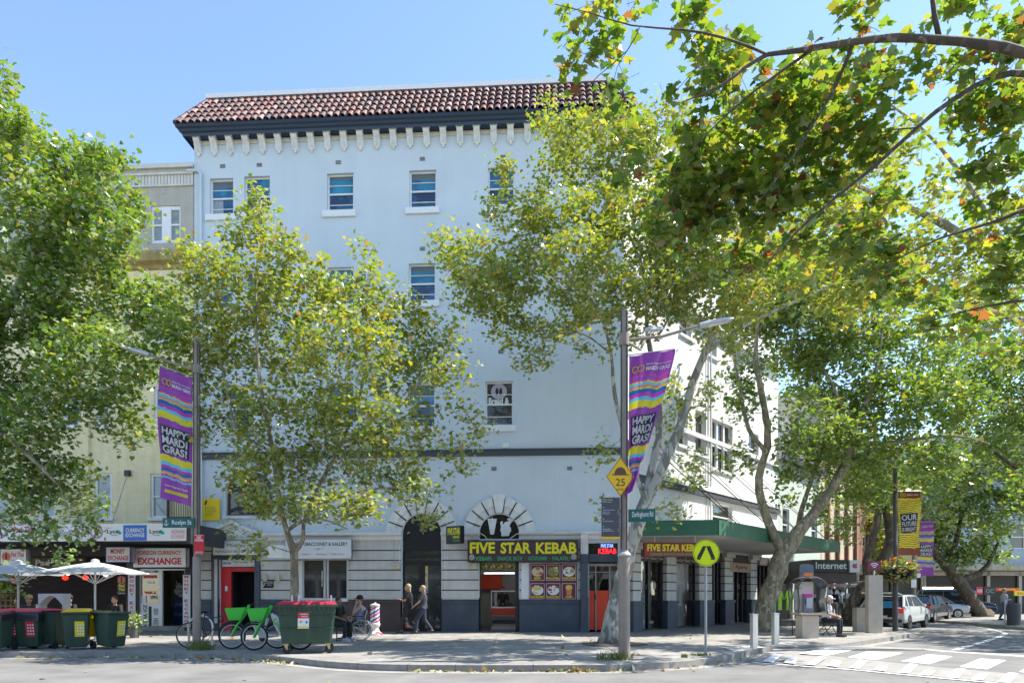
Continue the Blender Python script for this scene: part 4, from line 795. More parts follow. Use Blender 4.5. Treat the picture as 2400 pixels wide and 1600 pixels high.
board('light_box_sign', 'small black and yellow box sign sticking out between the two arches', Frame(*(FA.M @ Vector((FA.at(1063, 1255)[0], -.5, 0))).to_2d(), -35), (1046, 1232, 1080, 1273), SBLK, [('FIVE STAR', YEL, .1, .95, .5, .9, .04), ('KEBAB', YEL, .45, .9, .3, .45, .02), ('KEBABS', GRN, .45, .9, .1, .25)], off=0, th=.2, edge=SBLK)
FK = Frame(0, 23.6, 3); q = board('hanging_sign', 'red kebab shop sign hanging under the green corner awning', FK, (1510, 1271, 1652, 1304), flat('dark_red_sign', (.25, .035, .03)), [('FIVE STAR KEBAB', YEL, .05, .97, .4, .9, .035), ('KEBABS SNACK BOX GÖZLAME', GRN, .1, .95, .1, .3, .02)], off=0, th=.18, edge=flat('dark_red_rim', (.2, .02, .02)))
m = MB()
for x in (-.7, .75): m.box(x-.03, x+.03, .06, .12, .49, .72)
m.build('hanger', STEEL, q)
board('cafe_sign', 'tan wooden script sign under the green awning behind the crossing sign', FS, (1713, 1319, 1760, 1340), flat('tan_board', (.4, .3, .18)), [('Apérte', flat('script', (.12, .02, .02)), .2, .8, .2, .8, .02)], off=-.12, th=.05)
board('camera_notice', 'yellow street safety camera notice fixed to the grey facade', FA, (474, 1168, 515, 1219), flat('notice_yellow', (.85, .6, .0)), [('Street Safety', SBLK, .15, .75, .58, .64), ('CCTV Cameras', SBLK, .15, .78, .49, .55), ('are continuously', SBLK, .15, .82, .4, .46), ('recording in', SBLK, .15, .66, .31, .37), ('this area', SBLK, .15, .55, .22, .28), ('/', SBLK, .12, .3, .72, .92, .2)], off=-.06, th=.02)
board('valve_plate', 'small black sprinkler plate low on the wall right of the red door', FA, (617, 1358, 641, 1377), SBLK, [('SPRINKLER', SWHITE, .3, .95, .7, .85), ('STOP VALVE', SWHITE, .3, .95, .5, .65), ('INSIDE', SWHITE, .4, .8, .3, .42)], off=-.06, th=.02)
t = thing('box_sign', 'blank white box sign on a curved arm left of the tobacconist sign', 'sign', T(P3(646, 1307, 23.9)))
MB().box(-.25, .25, -.1, .3, 0, .45).build('box', WHITE, t, bevel=.01); MB().tube([(.05, .1, .45), (.1, .2, .6), (.3, .6, .75), (.3, 1.6, .7)], .02, 6).build('arm', STEEL, t)
for px, lb in ((624, 'left'), (654, 'right')):
    p = FA.at(px, 1352); t = thing('wall_light', 'small cream wall light with cable, the %s one of the pair beside the red door' % lb, 'light', FA.M @ Matrix.Translation((p[0], -.04, p[1])), 'cream wall lights')
    MB().box(-.07, .07, -.12, 0, -.16, .12).build('housing', flat('cream_plastic', (.55, .5, .36)), t, bevel=.02); MB().tube([(0, -.02, -.16), (-.05, -.02, -.3), (-.2, -.02, -.42)], .012, 5).build('cable', WHITE, t)
for k, (px, py) in enumerate(((934, 1325), (1113, 1326))):
    p = FA.at(px, py); t = thing('wall_light', ('cream wall light on the ashlar left of the black entrance', 'cream wall light left of the kebab doorway below its sign')[k], 'light', FA.M @ Matrix.Translation((p[0], -.04, p[1])), 'cream wall lights')
    MB().box(-.09, .09, -.1, 0, -.12, .12).build('housing', flat('cream_plastic', (.55, .5, .36)), t, bevel=.02); MB().tube([(.05, -.01, .12), (.05, -.01, .8)], .01, 5).build('conduit', WHITE, t)

# ---------------- buildings further along the street ----------------
def block(name, label, Fr, x0, x1, z0, z1, depth, mt, wn, wh, rows, colsn, gm=None, extra=None, fm=None):
    t = thing(name, label, 'building', Fr.M @ Matrix.Translation((x0, 0, 0))); W = x1-x0; hs = []
    for r in rows:
        for c in range(colsn): a = W*(c+.5)/colsn-wn/2; hs.append((a, a+wn, r, r+wh))
    m = MB(); wall(m, 0, W, z0, z1, hs, dep=.2); m.add([(0, 0, z0), (0, depth, z0), (0, depth, z1), (0, 0, z1), (W, 0, z0), (W, depth, z0), (W, depth, z1), (W, 0, z1)], [(0, 1, 2, 3), (4, 7, 6, 5), (0, 3, 7, 4)][:2]+[(3, 2, 6, 7)]); m.build('wall', mt, t)
    MB().box(-.05, W+.05, -.2, -.003, z1-.35, z1+.05).build('cornice', CREAM, t)
    f2 = Frame(0, 0, 0); f2.M = WM[t.name]
    for h in hs: sash(t, f2, h, y=.08, fm=fm or WHITE, gm=gm or MGLASS, bars=0, border=.07)
    if z0 > 1:
        m = MB(); k = max(2, int(W/2.2))
        for i in range(k+1): x = W*i/k; m.box(x-.12, x+.12, 0, .3, 0, z0)
        m.box(0, W, -.0, .2, z0-.5, z0-.001); m.build('shop_pier', GROOVEW, t); m = MB(); m.quad(0, W, 0, z0, .18); m.build('shop_glass', mat('far_shop_dark', (.02, .018, .016), .3, var=.5, scale=.8, spec=.3), t)
    if extra: extra(t, W)
    return t
def ex1(t, W):
    m = MB(); m.add([(0, -.3, 9.), (W, -.3, 9.), (W, 1.6, 12.2), (0, 1.6, 12.2)], [(0, 1, 2, 3)]); m.build('mansard_roof', mat('slate', (.09, .1, .12), .6, brick=(.3, .22, (.4, .4, .4), .3)), t)
    m = MB(); m.box(0, W, -.4, 0, 8.6, 9.); m.build('eaves', flat('eave_dark', (.03, .03, .035)), t)
block('terrace_house', 'pale green rendered building with slate mansard behind the leaning plane tree', FS, LS+.02, LS+7, 3.3, 9., 8, mat('pale_green', (.5, .56, .5), .8, var=.1, streak=.1), 1., 1.7, (4.4,), 3, extra=ex1)
block('terrace_house', 'cream and brown building with tall vertical piers further down the street', FS, LS+7.1, LS+15, 3.3, 14., 8, mat('tan_render', (.56, .47, .36), .8, var=.15, streak=.1), .9, 2.2, (4.6, 8.4), 4, extra=lambda t, W: [MB().box(W*i/8-.12, W*i/8+.12, -.2, -.002, 3.3, 13.6).build('pier', mat('rust_brown', (.22, .1, .06), .7), t) for i in (1, 3, 5, 7)] and None)
block('brick_building', 'red brick shop building at the far end of the left footpath', FS, LS+15.1, LS+30, 3.3, 10., 8, mat('red_brick', (.3, .14, .1), .85, brick=(.24, .085, (.7, .65, .6), .3)), 1., 1.6, (4.8,), 5)
# Internet shop awning etc.
IN = thing('internet_awning', 'dark shop awning reading Internet jutting over the left footpath', 'awning', T(P3(1905, 1340, 33.5), 8))
MB().box(0, 1.9, 0, 3.5, -.0, .62).build('awning_box', flat('awning_charcoal', (.035, .036, .04)), IN); MB().box(1.91, 2.45, -.1, 3.4, 0, .6).build('end_panel', SWHITE, IN); MB().box(0, 2.4, .1, 3.4, -.5, -.01).build('lower_fascia', BROWN, IN)
m = MB(); m.text('Internet', .15, 1.8, .16, .5, -.01, 0, .02); m.build('lettering', SWHITE, IN); m = MB(); m.text('ez', 2.05, 2.3, .2, .42, -.11, 0, .05); m.build('lettering', SRED, IN)
RS = thing('red_shop_sign', 'red hanging shop sign below the Internet awning', 'sign', T(P3(1948, 1366, 34.2), 5)); MB().box(-.6, .6, 0, .1, 0, .28).build('board', flat('bright_red', (.6, .02, .02)), RS); m = MB(); m.text('market', -.2, .2, .08, .2, -.01, 0, .03); m.build('lettering', SWHITE, RS); m = MB(); m.box(-.5, -.47, .03, .06, .28, .5); m.box(.47, .5, .03, .06, .28, .5); m.build('hanger', BLACKF, RS)
WS = thing('white_shop_sign', 'long white sign strip under the red hanging sign', 'sign', T(P3(1972, 1374, 34.8), 5)); MB().box(-.7, .9, 0, .08, 0, .14).build('board', SWHITE, WS); m = MB(); m.text('MASSAGE  THAI  RELAX', -.6, .8, .03, .11, -.01, 0, .01); m.build('lettering', SRED, WS)
# ---- far side of the street ----
FR = Frame(24, 50, 4)
def exf(t, W):
    m = MB(); m.box(0, W, -2.6, -.002, 3.1, 3.5); m.build('awning', mat('stained_cream', (.45, .42, .35), .8, streak=.4, scale=3), t)
block('shop_terrace', 'blue-grey building over dark shops across the street at the right edge', FR, 6.5, 24, 3.3, 13, 8, mat('blue_grey_render', (.34, .42, .52), .85, streak=.15), 1.2, 1.8, (4.8, 8.6), 6, extra=exf)
block('shop_terrace', 'low dark row of shops with yellow and purple signs behind the parked cars', FR, -12, 6.4, 3.3, 9., 8, mat('tan_render', (.56, .47, .36), .8), 1.2, 1.8, (5.,), 7, extra=exf)
rw = [((2152, 1382, 2184, 1396), SBLK, 'IVY', YEL, 'black shop sign with round yellow emblem across the street'), ((2186, 1382, 2230, 1392), flat('purple_sign', (.12, .03, .2)), 'CHEMIST', YEL, 'purple and yellow shop sign above the parked cars'), ((2198, 1382, 2228, 1391), flat('amber_sign', (.75, .45, .02)), 'Martini', flat('script', (.12, .02, .02)), 'amber shop sign on the purple fascia'),
      ((2264, 1383, 2288, 1389), flat('blue_led', (.02, .05, .5), emit=.5), 'BOUTIQUE', SWHITE, 'small blue lit sign reading BOUTIQUE'), ((2288, 1375, 2304, 1392), flat('bright_red', (.6, .02, .02)), 'FASHION', SWHITE, 'small red square shop sign right of the blue one'), ((2306, 1374, 2334, 1394), SBLK, 'OC', flat('dim', (.2, .2, .2)), 'dark shop sign with faint round letters'), ((2334, 1377, 2388, 1384), ORNG, 'M.F LIQUOR', YEL, 'orange liquor shop sign at the right edge'), ((2378, 1384, 2412, 1395), YEL, 'SALE', ORNG, 'yellow box sign below the orange one at the right edge')]
for k, (r, mt, s, lm, lb) in enumerate(rw): board('shop_sign', lb, FR, r, mt, [(s, lm, .15, .85, .25, .75, .03)], off=-2.72-.12*(k in (2, 7)), th=.1)
m = MB(); a, b = FR.at(2164, 1377, -2.7), FR.at(2232, 1377, -2.7)
t = thing('bulb_string', 'row of lit bulbs along the far awning edge', 'lights', FR.M @ Matrix.Translation((a[0], -2.72, a[1])))
for i in range(22): m.ell(((b[0]-a[0])*i/21, 0, 0), .06, 6, 4)
m.build('bulbs', flat('bulb', (1, .9, .7), emit=5), t)

# the other side of the road, behind the photographer: what the shop windows reflect
OP = Frame(34, -15, 180)
block('terrace_house', 'brown brick terrace row across the road behind the viewer', OP, 0, 70, 3.4, 9.5, 8, mat('brown_brick', (.22, .15, .11), .85, brick=(.24, .085, (.7, .65, .6), .3)), 1.2, 1.8, (4.8,), 16)
block('shop_terrace', 'plain cream shop building just past the right picture edge across the street', FR, 24.1, 52, 3.3, 11, 8, mat('tan_render', (.56, .47, .36), .8), 1.2, 1.8, (5.,), 9)
# ---------------- plane trees ----------------
def leafmat(name, stops, trans=.36, rough=.24, pale=.7):
    m = bpy.data.materials.new(name); m.use_nodes = True; n = m.node_tree.nodes; L = m.node_tree.links
    b = n['Principled BSDF']; b.inputs['Roughness'].default_value = rough; b.inputs['Specular IOR Level'].default_value = .6
    g = n.new('ShaderNodeNewGeometry'); r = n.new('ShaderNodeValToRGB'); e = r.color_ramp.elements
    while len(e) < len(stops): e.new(.5)
    for i, (p, c) in enumerate(stops): e[i].position = p; e[i].color = (*c, 1)
    L.new(g.outputs['Random Per Island'], r.inputs[0])
    bk = n.new('ShaderNodeMix'); bk.data_type = 'RGBA'; bk.inputs[7].default_value = (.42, .48, .27, 1); mm_ = n.new('ShaderNodeMath'); mm_.operation = 'MULTIPLY'; mm_.inputs[1].default_value = pale   # pale undersides of the leaves
    L.new(g.outputs['Backfacing'], mm_.inputs[0]); L.new(mm_.outputs[0], bk.inputs[0]); L.new(r.outputs[0], bk.inputs[6]); L.new(bk.outputs[2], b.inputs['Base Color'])
    t = n.new('ShaderNodeBsdfTranslucent'); mx = n.new('ShaderNodeMixShader'); mx.inputs[0].default_value = trans
    br = n.new('ShaderNodeMix'); br.data_type = 'RGBA'; br.blend_type = 'MULTIPLY'; br.inputs[0].default_value = 1.; br.inputs[7].default_value = (1.8, 1.75, .6, 1); L.new(r.outputs[0], br.inputs[6]); L.new(br.outputs[2], t.inputs[0])
    o = n['Material Output']; L.new(b.outputs[0], mx.inputs[1]); L.new(t.outputs[0], mx.inputs[2]); L.new(mx.outputs[0], o.inputs['Surface'])
    return m
LG = leafmat('leaf_green', [(0, (0.083, 0.152, 0.034)), (.3, (0.124, 0.222, 0.039)), (.6, (0.179, 0.275, 0.047)), (.85, (0.234, 0.304, 0.061)), (.97, (0.331, 0.281, 0.061))])
LY = leafmat('leaf_yellowgreen', [(0, (0.124, 0.187, 0.036)), (.3, (0.193, 0.269, 0.043)), (.6, (0.276, 0.316, 0.050)), (.88, (0.358, 0.339, 0.057)), (.985, (0.358, 0.234, 0.061)), (1, (0.276, 0.105, 0.043))])
LN = leafmat('leaf_near', [(0, (0.069, 0.140, 0.032)), (.35, (0.124, 0.211, 0.036)), (.65, (0.193, 0.246, 0.043)), (.945, (0.276, 0.257, 0.053)), (.965, (0.220, 0.094, 0.053)), (1, (0.234, 0.052, 0.039))], trans=.5, pale=.45)
def barkmat(name, c1, c2, c3, sc=3.):
    m = bpy.data.materials.new(name); m.use_nodes = True; n = m.node_tree.nodes; L = m.node_tree.links; b = n['Principled BSDF']; b.inputs['Roughness'].default_value = .85
    tc = n.new('ShaderNodeTexCoord'); mp = n.new('ShaderNodeMapping'); mp.inputs['Scale'].default_value = (1, 1, .45); L.new(tc.outputs['Object'], mp.inputs[0])
    def ns(s, d, a):
        q = n.new('ShaderNodeTexNoise'); q.inputs['Scale'].default_value = s; q.inputs['Detail'].default_value = d; q.inputs['Distortion'].default_value = a; L.new(mp.outputs[0], q.inputs['Vector']); return q.outputs[0]
    def rp(src, a, b_):
        r = n.new('ShaderNodeValToRGB'); r.color_ramp.elements[0].position = a; r.color_ramp.elements[1].position = b_; L.new(src, r.inputs[0]); return r.outputs[0]
    def mx(f, a, b_):
        x = n.new('ShaderNodeMix'); x.data_type = 'RGBA'; L.new(f, x.inputs[0])
        for s_, v in ((x.inputs[6], a), (x.inputs[7], b_)):
            if isinstance(v, tuple): s_.default_value = (*v, 1)
            else: L.new(v, s_)
        return x.outputs[2]
    c = mx(rp(ns(sc, 4, 1.), .46, .5), c1, c2); c = mx(rp(ns(sc*2.1, 4, .8), .58, .62), c, c3); L.new(c, b.inputs['Base Color'])
    bp = n.new('ShaderNodeBump'); bp.inputs['Strength'].default_value = .5; bp.inputs['Distance'].default_value = .02; L.new(ns(sc*4, 6, .5), bp.inputs['Height']); L.new(bp.outputs[0], b.inputs['Normal'])
    return m
BARK_P = barkmat('bark_pale', (.42, .39, .33), (.2, .19, .15), (.55, .52, .46), 3.)
BARK_O = barkmat('bark_olive', (.31, .255, .165), (.19, .165, .105), (.46, .4, .29), 4.)
BARK_D = barkmat('bark_dark', (.11, .08, .055), (.07, .055, .038), (.2, .165, .12), 4.)
LEAF5 = np.array([(0, 0), (.16, .06), (.44, -.02), (.36, .2), (.5, .46), (.27, .5), (.2, .72), (.09, .78), (0, 1.), (-.09, .78), (-.2, .72), (-.27, .5), (-.5, .46), (-.36, .2), (-.44, -.02), (-.16, .06)])
LEAF3 = np.array([(0, 0), (.42, .1), (.3, .42), (.22, .62), (0, 1.), (-.22, .62), (-.3, .42), (-.42, .1)])
def leaves_mesh(name, pos, size, parent, mt, rng, shape=LEAF5, droop=.5):
    n = len(pos); k = len(shape)
    az = rng.uniform(0, 2*np.pi, n); tilt = np.abs(rng.normal(0, .85, n)); ta = rng.uniform(0, 2*np.pi, n)
    nx = np.sin(tilt)*np.cos(ta); ny = np.sin(tilt)*np.sin(ta); nz = np.cos(tilt); N = np.stack([nx, ny, nz], 1)
    d = np.stack([np.cos(az), np.sin(az), -droop*np.ones(n)], 1); d -= N*(d*N).sum(1)[:, None]; d /= np.linalg.norm(d, axis=1)[:, None]; s = np.cross(N, d)
    sz = size*rng.uniform(.55, 1.2, n)
    u = shape[:, 0]; v = shape[:, 1]; curl = -.35*(np.abs(u)**1.3)-.16*v*v; fold = rng.uniform(-.2, 1.4, n)
    V = pos[:, None, :]+sz[:, None, None]*(u[None, :, None]*s[:, None, :]+v[None, :, None]*d[:, None, :]+(curl[None, :]*fold[:, None])[:, :, None]*N[:, None, :])
    h = k//2                                          # split down the mid-rib: two faces
    f1 = list(range(0, h+1)); f2 = [0]+list(range(h, k)); fl_ = np.array(f1+f2)
    idx = (np.arange(n)[:, None]*k+fl_[None, :]).ravel(); l1, l2 = len(f1), len(f2)
    me = bpy.data.meshes.new(name); me.vertices.add(n*k); me.vertices.foreach_set('co', V.astype(np.float32).ravel()); me.loops.add(len(idx)); me.loops.foreach_set('vertex_index', idx.astype(np.int32))
    me.polygons.add(2*n); st = np.stack([np.arange(n)*(l1+l2), np.arange(n)*(l1+l2)+l1], 1).ravel(); me.polygons.foreach_set('loop_start', st.astype(np.int32)); me.polygons.foreach_set('loop_total', np.tile([l1, l2], n).astype(np.int32))
    me.materials.append(mt); me.update(calc_edges=True); return link(name, me, parent)
def tree(label, limbs, blobs, leaf, leafm, barkm, dens=1., dep=1., seed=1, clus=.5, group='plane trees along the pavement', shape=LEAF5, trunk_n=10, twigs=True, kindname='plane_tree', thick=1., spread=1.2):
    rng = np.random.default_rng(seed); rr = random.Random(seed)
    base = P3(*limbs[0][0][:3]); base.z = 0
    M = Matrix.Translation(base); t = thing(kindname, label, 'tree', M, group)
    nodes = []; nr = []; tk = MB()
    for li, L_ in enumerate(limbs):
        pts = [P3(*p[:3])-base for p in L_]; rad = [p[3] for p in L_]
        # subdivide with slight wander
        P, R_ = [], []
        for i in range(len(pts)-1):
            a0, a1, a2, a3 = pts[max(i-1, 0)], pts[i], pts[i+1], pts[min(i+2, len(pts)-1)]
            k = max(2, int((a2-a1).length/.35))
            for j in range(k):
                u = j/k; q = .5*((2*a1)+(a2-a0)*u+(2*a0-5*a1+4*a2-a3)*u*u+(3*a1-a0-3*a2+a3)*u**3)
                rj = rad[i]*(1-u)+rad[i+1]*u; q += Vector((rr.gauss(0, .1), rr.gauss(0, .1), rr.gauss(0, .1)))*rj
                P.append(q); R_.append(rj*(1+rr.gauss(0, .05)))
        P.append(pts[-1]); R_.append(rad[-1])
        if li == 0: P[0].z = -.1; R_[0] *= 1.35; R_[1] *= 1.08
        tk.tube(P, R_, trunk_n if R_[0] > .05 else 6)
        for p, r in zip(P, R_):
            if p.z > 2 or twigs is None: nodes.append(tuple(p)); nr.append(r)
    cl = []; tot = 0
    for (px, py, rx, ry, Y, *opt) in blobs:
        dn = opt[0] if opt else 1.; Y = Y+rng.uniform(-1, 1)*spread; c = P3(px, py, Y)-base; s = Y/F; a = np.array([rx*s, max(.5, (rx+ry)*.5*s)*dep, ry*s])
        area = np.pi*rx*ry*s*s; nL = dens*dn*area/(leaf*leaf*.45)*5.2; nC = max(3, int(nL/13))
        d = rng.normal(0, 1, (nC, 3)); d /= np.linalg.norm(d, axis=1)[:, None]; r = rng.uniform(.12, 1, nC)**.42
        cl.append(np.array(c)+d*r[:, None]*a)
    cl = np.concatenate(cl); cl = cl[cl[:, 2] > 1.9-0]
    # clusters removed by a noise field: ragged gaps
    keep = [noise.noise(Vector(c)*.75+Vector((seed*7, 0, 0))) > -.3 for c in cl]; cl = cl[np.array(keep)]
    tw = MB()
    N = np.array(nodes); NR = np.array(nr); order = np.argsort(np.min(np.linalg.norm(cl[:, None, :]-N[None, ::3, :], axis=2), axis=1))
    allN = [N]; buf = []; bufr = []
    for ci in order:
        c = cl[ci]
        NN = np.concatenate([N, np.array(buf)]) if buf else N; RR = np.concatenate([NR, np.array(bufr)]) if buf else NR
        dv = np.linalg.norm(NN-c, axis=1)+np.maximum(0, NN[:, 2]-c[2])*.35+.0*RR; j = int(np.argmin(dv)); a = Vector(NN[j]); b = Vector(c); D = (b-a).length
        if D < .08: continue
        r0 = min(RR[j]*.6, .006+.013*D)*thick; k = max(2, int(D/.25)); mid = []
        for i in range(1, k+1):
            u = i/k; q = a.lerp(b, u)+Vector((rr.gauss(0, .05), rr.gauss(0, .05), rr.gauss(0, .05)+.12*math.sin(math.pi*u)*min(D, 1.5)))*(1 if i < k else .2); mid.append(q)
        pts = [a]+mid; rs = [max(.0035, r0*(1-i/len(pts)*.85)) for i in range(len(pts))]
        tw.tube(pts, rs, 4 if r0 < .02 else 6, caps=False)
        for q, r_ in zip(mid, rs[1:]): buf.append(tuple(q)); bufr.append(r_)
    tk.add(tw.v, tw.f); tk.build('trunk', barkm, t, smooth='all')
    n = 13; off = rng.normal(0, clus*.3, (len(cl), n, 3)); off[:, :, 2] *= .75
    pos = (cl[:, None, :]+off).reshape(-1, 3); pos = pos[rng.random(len(pos)) < .92]
    leaves_mesh('crown', pos, leaf, t, leafm, rng, shape)
    print('TREE', label[:30], len(pos)); return t
def B_(Y, *q): return [(a[0], a[1], a[2], a[3], Y+(a[4] if len(a) > 4 else 0), *(a[5:6])) for a in q]
# T1 left edge
Y = 19.0
tree('big dense plane tree at the left edge, crown filling the upper left', [
    [(-160, 1510, Y, .3), (-135, 1300, Y, .25), (-100, 1050, Y, .22), (-30, 820, Y, .17), (50, 660, Y, .12), (110, 540, Y, .09), (150, 420, Y, .05), (160, 360, Y, .02)],
    [(-100, 1050, Y, .12), (-20, 1010, Y-.5, .09), (60, 1060, Y-1, .06), (130, 1130, Y-1, .03)], [(-30, 820, Y, .1), (110, 760, Y+.5, .07), (230, 730, Y+.8, .05), (360, 700, Y+1, .02)],
    [(50, 660, Y, .08), (130, 560, Y-.4, .06), (200, 500, Y-.4, .04), (300, 420, Y, .02)], [(-100, 1050, Y, .14), (-90, 800, Y, .1), (-40, 500, Y, .07), (0, 250, Y, .03)]],
    B_(Y, (-30, 190, 50, 80), (-20, 330, 60, 90), (55, 350, 80, 70), (45, 300, 40, 60), (170, 395, 70, 70), (230, 380, 50, 50), (292, 405, 38, 52), (300, 490, 40, 50), (100, 500, 140, 100), (225, 540, 100, 85), (30, 660, 130, 130), (190, 690, 140, 110), (310, 700, 75, 70, .6), (380, 730, 60, 70, .8, .8), (50, 840, 140, 120), (210, 850, 130, 100), (330, 860, 70, 70, .5, .6), (90, 980, 140, 80), (250, 960, 90, 60, 0, .7), (310, 1010, 50, 45, 0, .6), (50, 1110, 100, 80), (140, 1130, 80, 70, 0, .8), (60, 1220, 80, 50, 0, .8), (170, 1240, 60, 45, 0, .6), (150, 1305, 28, 18, 0, .7), (215, 1190, 40, 30, 0, .5), (-60, 900, 60, 200), (-60, 600, 60, 200), (400, 780, 50, 70, .4, .7), (420, 900, 40, 60, .5, .6)), .155, LG, BARK_O, dens=.95, dep=.75, seed=3, clus=.6)
# T2 small tree behind the big bin
Y = 17.6
tree('young plane tree forking low behind the big green bin in front of the facade', [
    [(690, 1519, Y, .115), (689, 1420, Y, .1), (690, 1330, Y, .1), (688, 1290, Y, .105), (672, 1245, Y, .075), (655, 1180, Y, .06), (640, 1060, Y, .055), (610, 900, Y, .045), (600, 740, Y, .03), (605, 580, Y, .02), (612, 470, Y, .01)],
    [(690, 1295, Y, .06), (710, 1262, Y, .055), (712, 1225, Y, .05), (740, 1150, Y+.3, .05), (800, 1040, Y+.4, .045), (850, 900, Y+.4, .04), (860, 760, Y, .025), (855, 620, Y, .01)],
    [(672, 1245, Y, .05), (705, 1222, Y-.2, .045), (750, 1215, Y-.3, .03), (790, 1228, Y-.4, .02), (815, 1240, Y-.4, .012)], [(640, 1060, Y, .035), (560, 1010, Y, .03), (535, 930, Y, .02), (510, 820, Y, .01)], [(800, 1040, Y+.4, .03), (900, 990, Y, .03), (980, 900, Y, .02), (1050, 820, Y, .01)], [(720, 1190, Y, .03), (850, 1150, Y-.4, .025), (950, 1140, Y-.5, .015)]],
    B_(Y, (612, 480, 38, 42, 0, .9), (580, 550, 65, 50), (500, 620, 60, 60, 0, .8), (655, 600, 60, 60), (560, 690, 110, 80), (700, 690, 90, 75), (780, 650, 60, 55), (850, 610, 42, 42, 0, .9), (850, 700, 90, 75), (950, 730, 65, 50, 0, .8), (1040, 780, 60, 50, 0, .7), (620, 800, 140, 90), (800, 820, 140, 90), (950, 860, 100, 80), (1060, 880, 55, 60, 0, .7), (500, 790, 60, 80), (490, 890, 45, 50, 0, .8), (560, 950, 85, 75, 0, .8), (700, 950, 130, 80), (850, 980, 130, 80), (1000, 990, 90, 65, 0, .8), (1070, 1070, 55, 50, 0, .7), (600, 1060, 95, 65), (750, 1090, 120, 70), (900, 1090, 110, 60), (640, 1160, 90, 50), (800, 1180, 110, 45, -.5), (960, 1160, 90, 45, -.5, .8), (1000, 1215, 45, 25, -.6, .7), (560, 1130, 50, 40, 0, .8), (440, 690, 50, 70, 0, .7), (430, 820, 45, 70, 0, .7), (450, 600, 40, 50, 0, .7), (470, 1000, 45, 60, 0, .6), (1110, 800, 40, 40, 0, .6), (1100, 1000, 45, 60, 0, .7), (575, 1240, 50, 26, -.6, .8), (600, 1285, 38, 26, -.8, .9), (850, 1205, 60, 32, -.5, .8), (700, 1190, 90, 30, -.5)), .135, LY, BARK_O, dens=.66, dep=.85, seed=5, clus=.55)
# T3 pale leaning trunk on the corner
Y = 19.4
tree('tall pale mottled plane tree leaning right behind the street sign lamp post', [
    [(1430, 1506, Y, .3), (1437, 1440, Y, .235), (1460, 1350, Y, .2), (1484, 1260, Y, .185), (1508, 1190, Y, .18), (1552, 1095, Y, .14), (1600, 985, Y, .12), (1622, 900, Y, .11), (1655, 820, Y, .1), (1688, 740, Y, .075), (1715, 640, Y, .05), (1730, 540, Y, .025)],
    [(1508, 1190, Y, .12), (1525, 1110, Y+.3, .11), (1545, 1000, Y+.6, .1), (1535, 880, Y+.8, .08), (1515, 760, Y+.8, .06), (1525, 660, Y+.8, .04), (1560, 560, Y+.8, .02)], [(1650, 830, Y, .07), (1720, 780, Y-.2, .06), (1800, 735, Y-.5, .045), (1900, 690, Y-.8, .03), (1980, 650, Y-1, .012)],
    [(1515, 1180, Y, .08), (1470, 1040, Y+.7, .07), (1440, 920, Y+1, .06), (1432, 830, Y+1, .045), (1400, 720, Y+1, .035), (1330, 660, Y+1, .025), (1200, 620, Y+1, .012)], [(1525, 700, Y+.8, .05), (1490, 580, Y+.8, .045), (1440, 500, Y+.8, .035), (1390, 420, Y+.8, .025), (1340, 320, Y+.8, .012)], [(1432, 830, Y+1, .03), (1360, 780, Y+.8, .025), (1260, 790, Y+.8, .012)], [(1535, 800, Y+.8, .04), (1590, 700, Y+.5, .03), (1620, 580, Y+.5, .015)]],
    B_(Y+.4, (1620, 620, 90, 80), (1520, 540, 70, 60), (1700, 560, 80, 80), (1740, 640, 80, 60), (1450, 590, 60, 60), (1480, 330, 70, 70, .3, .9), (1560, 300, 80, 70, .5, .7), (1640, 380, 90, 80, .6, .8), (1500, 430, 80, 60, .3, .8), (1600, 460, 90, 70, .5, .8), (1700, 480, 90, 80, .5, .8), (1050, 570, 42, 40, 0, .7), (1100, 610, 65, 60, 0, .85), (1090, 690, 60, 50, 0, .7), (1160, 690, 80, 70), (1230, 640, 90, 70), (1175, 500, 50, 38, 0, .7), (1180, 410, 32, 36, 0, .8), (1250, 540, 50, 50, 0, .7), (1280, 280, 34, 42, 0, .8), (1330, 310, 60, 55, 0, .8), (1400, 270, 55, 50, 0, .8), (1310, 390, 60, 50, 0, .7), (1400, 390, 75, 60, 0, .8), (1300, 490, 90, 55, 0, .8), (1420, 490, 80, 60), (1340, 590, 110, 70), (1210, 770, 60, 45, 0, .9), (1250, 840, 45, 28, 0, .8), (1330, 740, 90, 65), (1430, 680, 90, 70), (1500, 600, 90, 80), (1560, 680, 90, 70), (1640, 690, 90, 60), (1600, 540, 100, 80), (1500, 770, 45, 40, 0, .6), (1400, 800, 55, 40, 0, .7), (1410, 1060, 30, 50, .5, .5), (1420, 1190, 22, 40, .3, .5), (1540, 900, 45, 50, .5, .6), (1690, 790, 60, 45, 0, .7), (1750, 700, 80, 60, -.5), (1580, 1010, 60, 50, 0, .6), (1640, 930, 50, 40, 0, .6), (1620, 1090, 50, 40, 0, .5), (1560, 1120, 40, 30, 0, .5), (1560, 1200, 50, 28, -.5, .5), (1700, 620, 90, 70), (1480, 520, 80, 70)), .14, LY, BARK_P, dens=.8, dep=1.15, spread=2., seed=8, clus=.55)
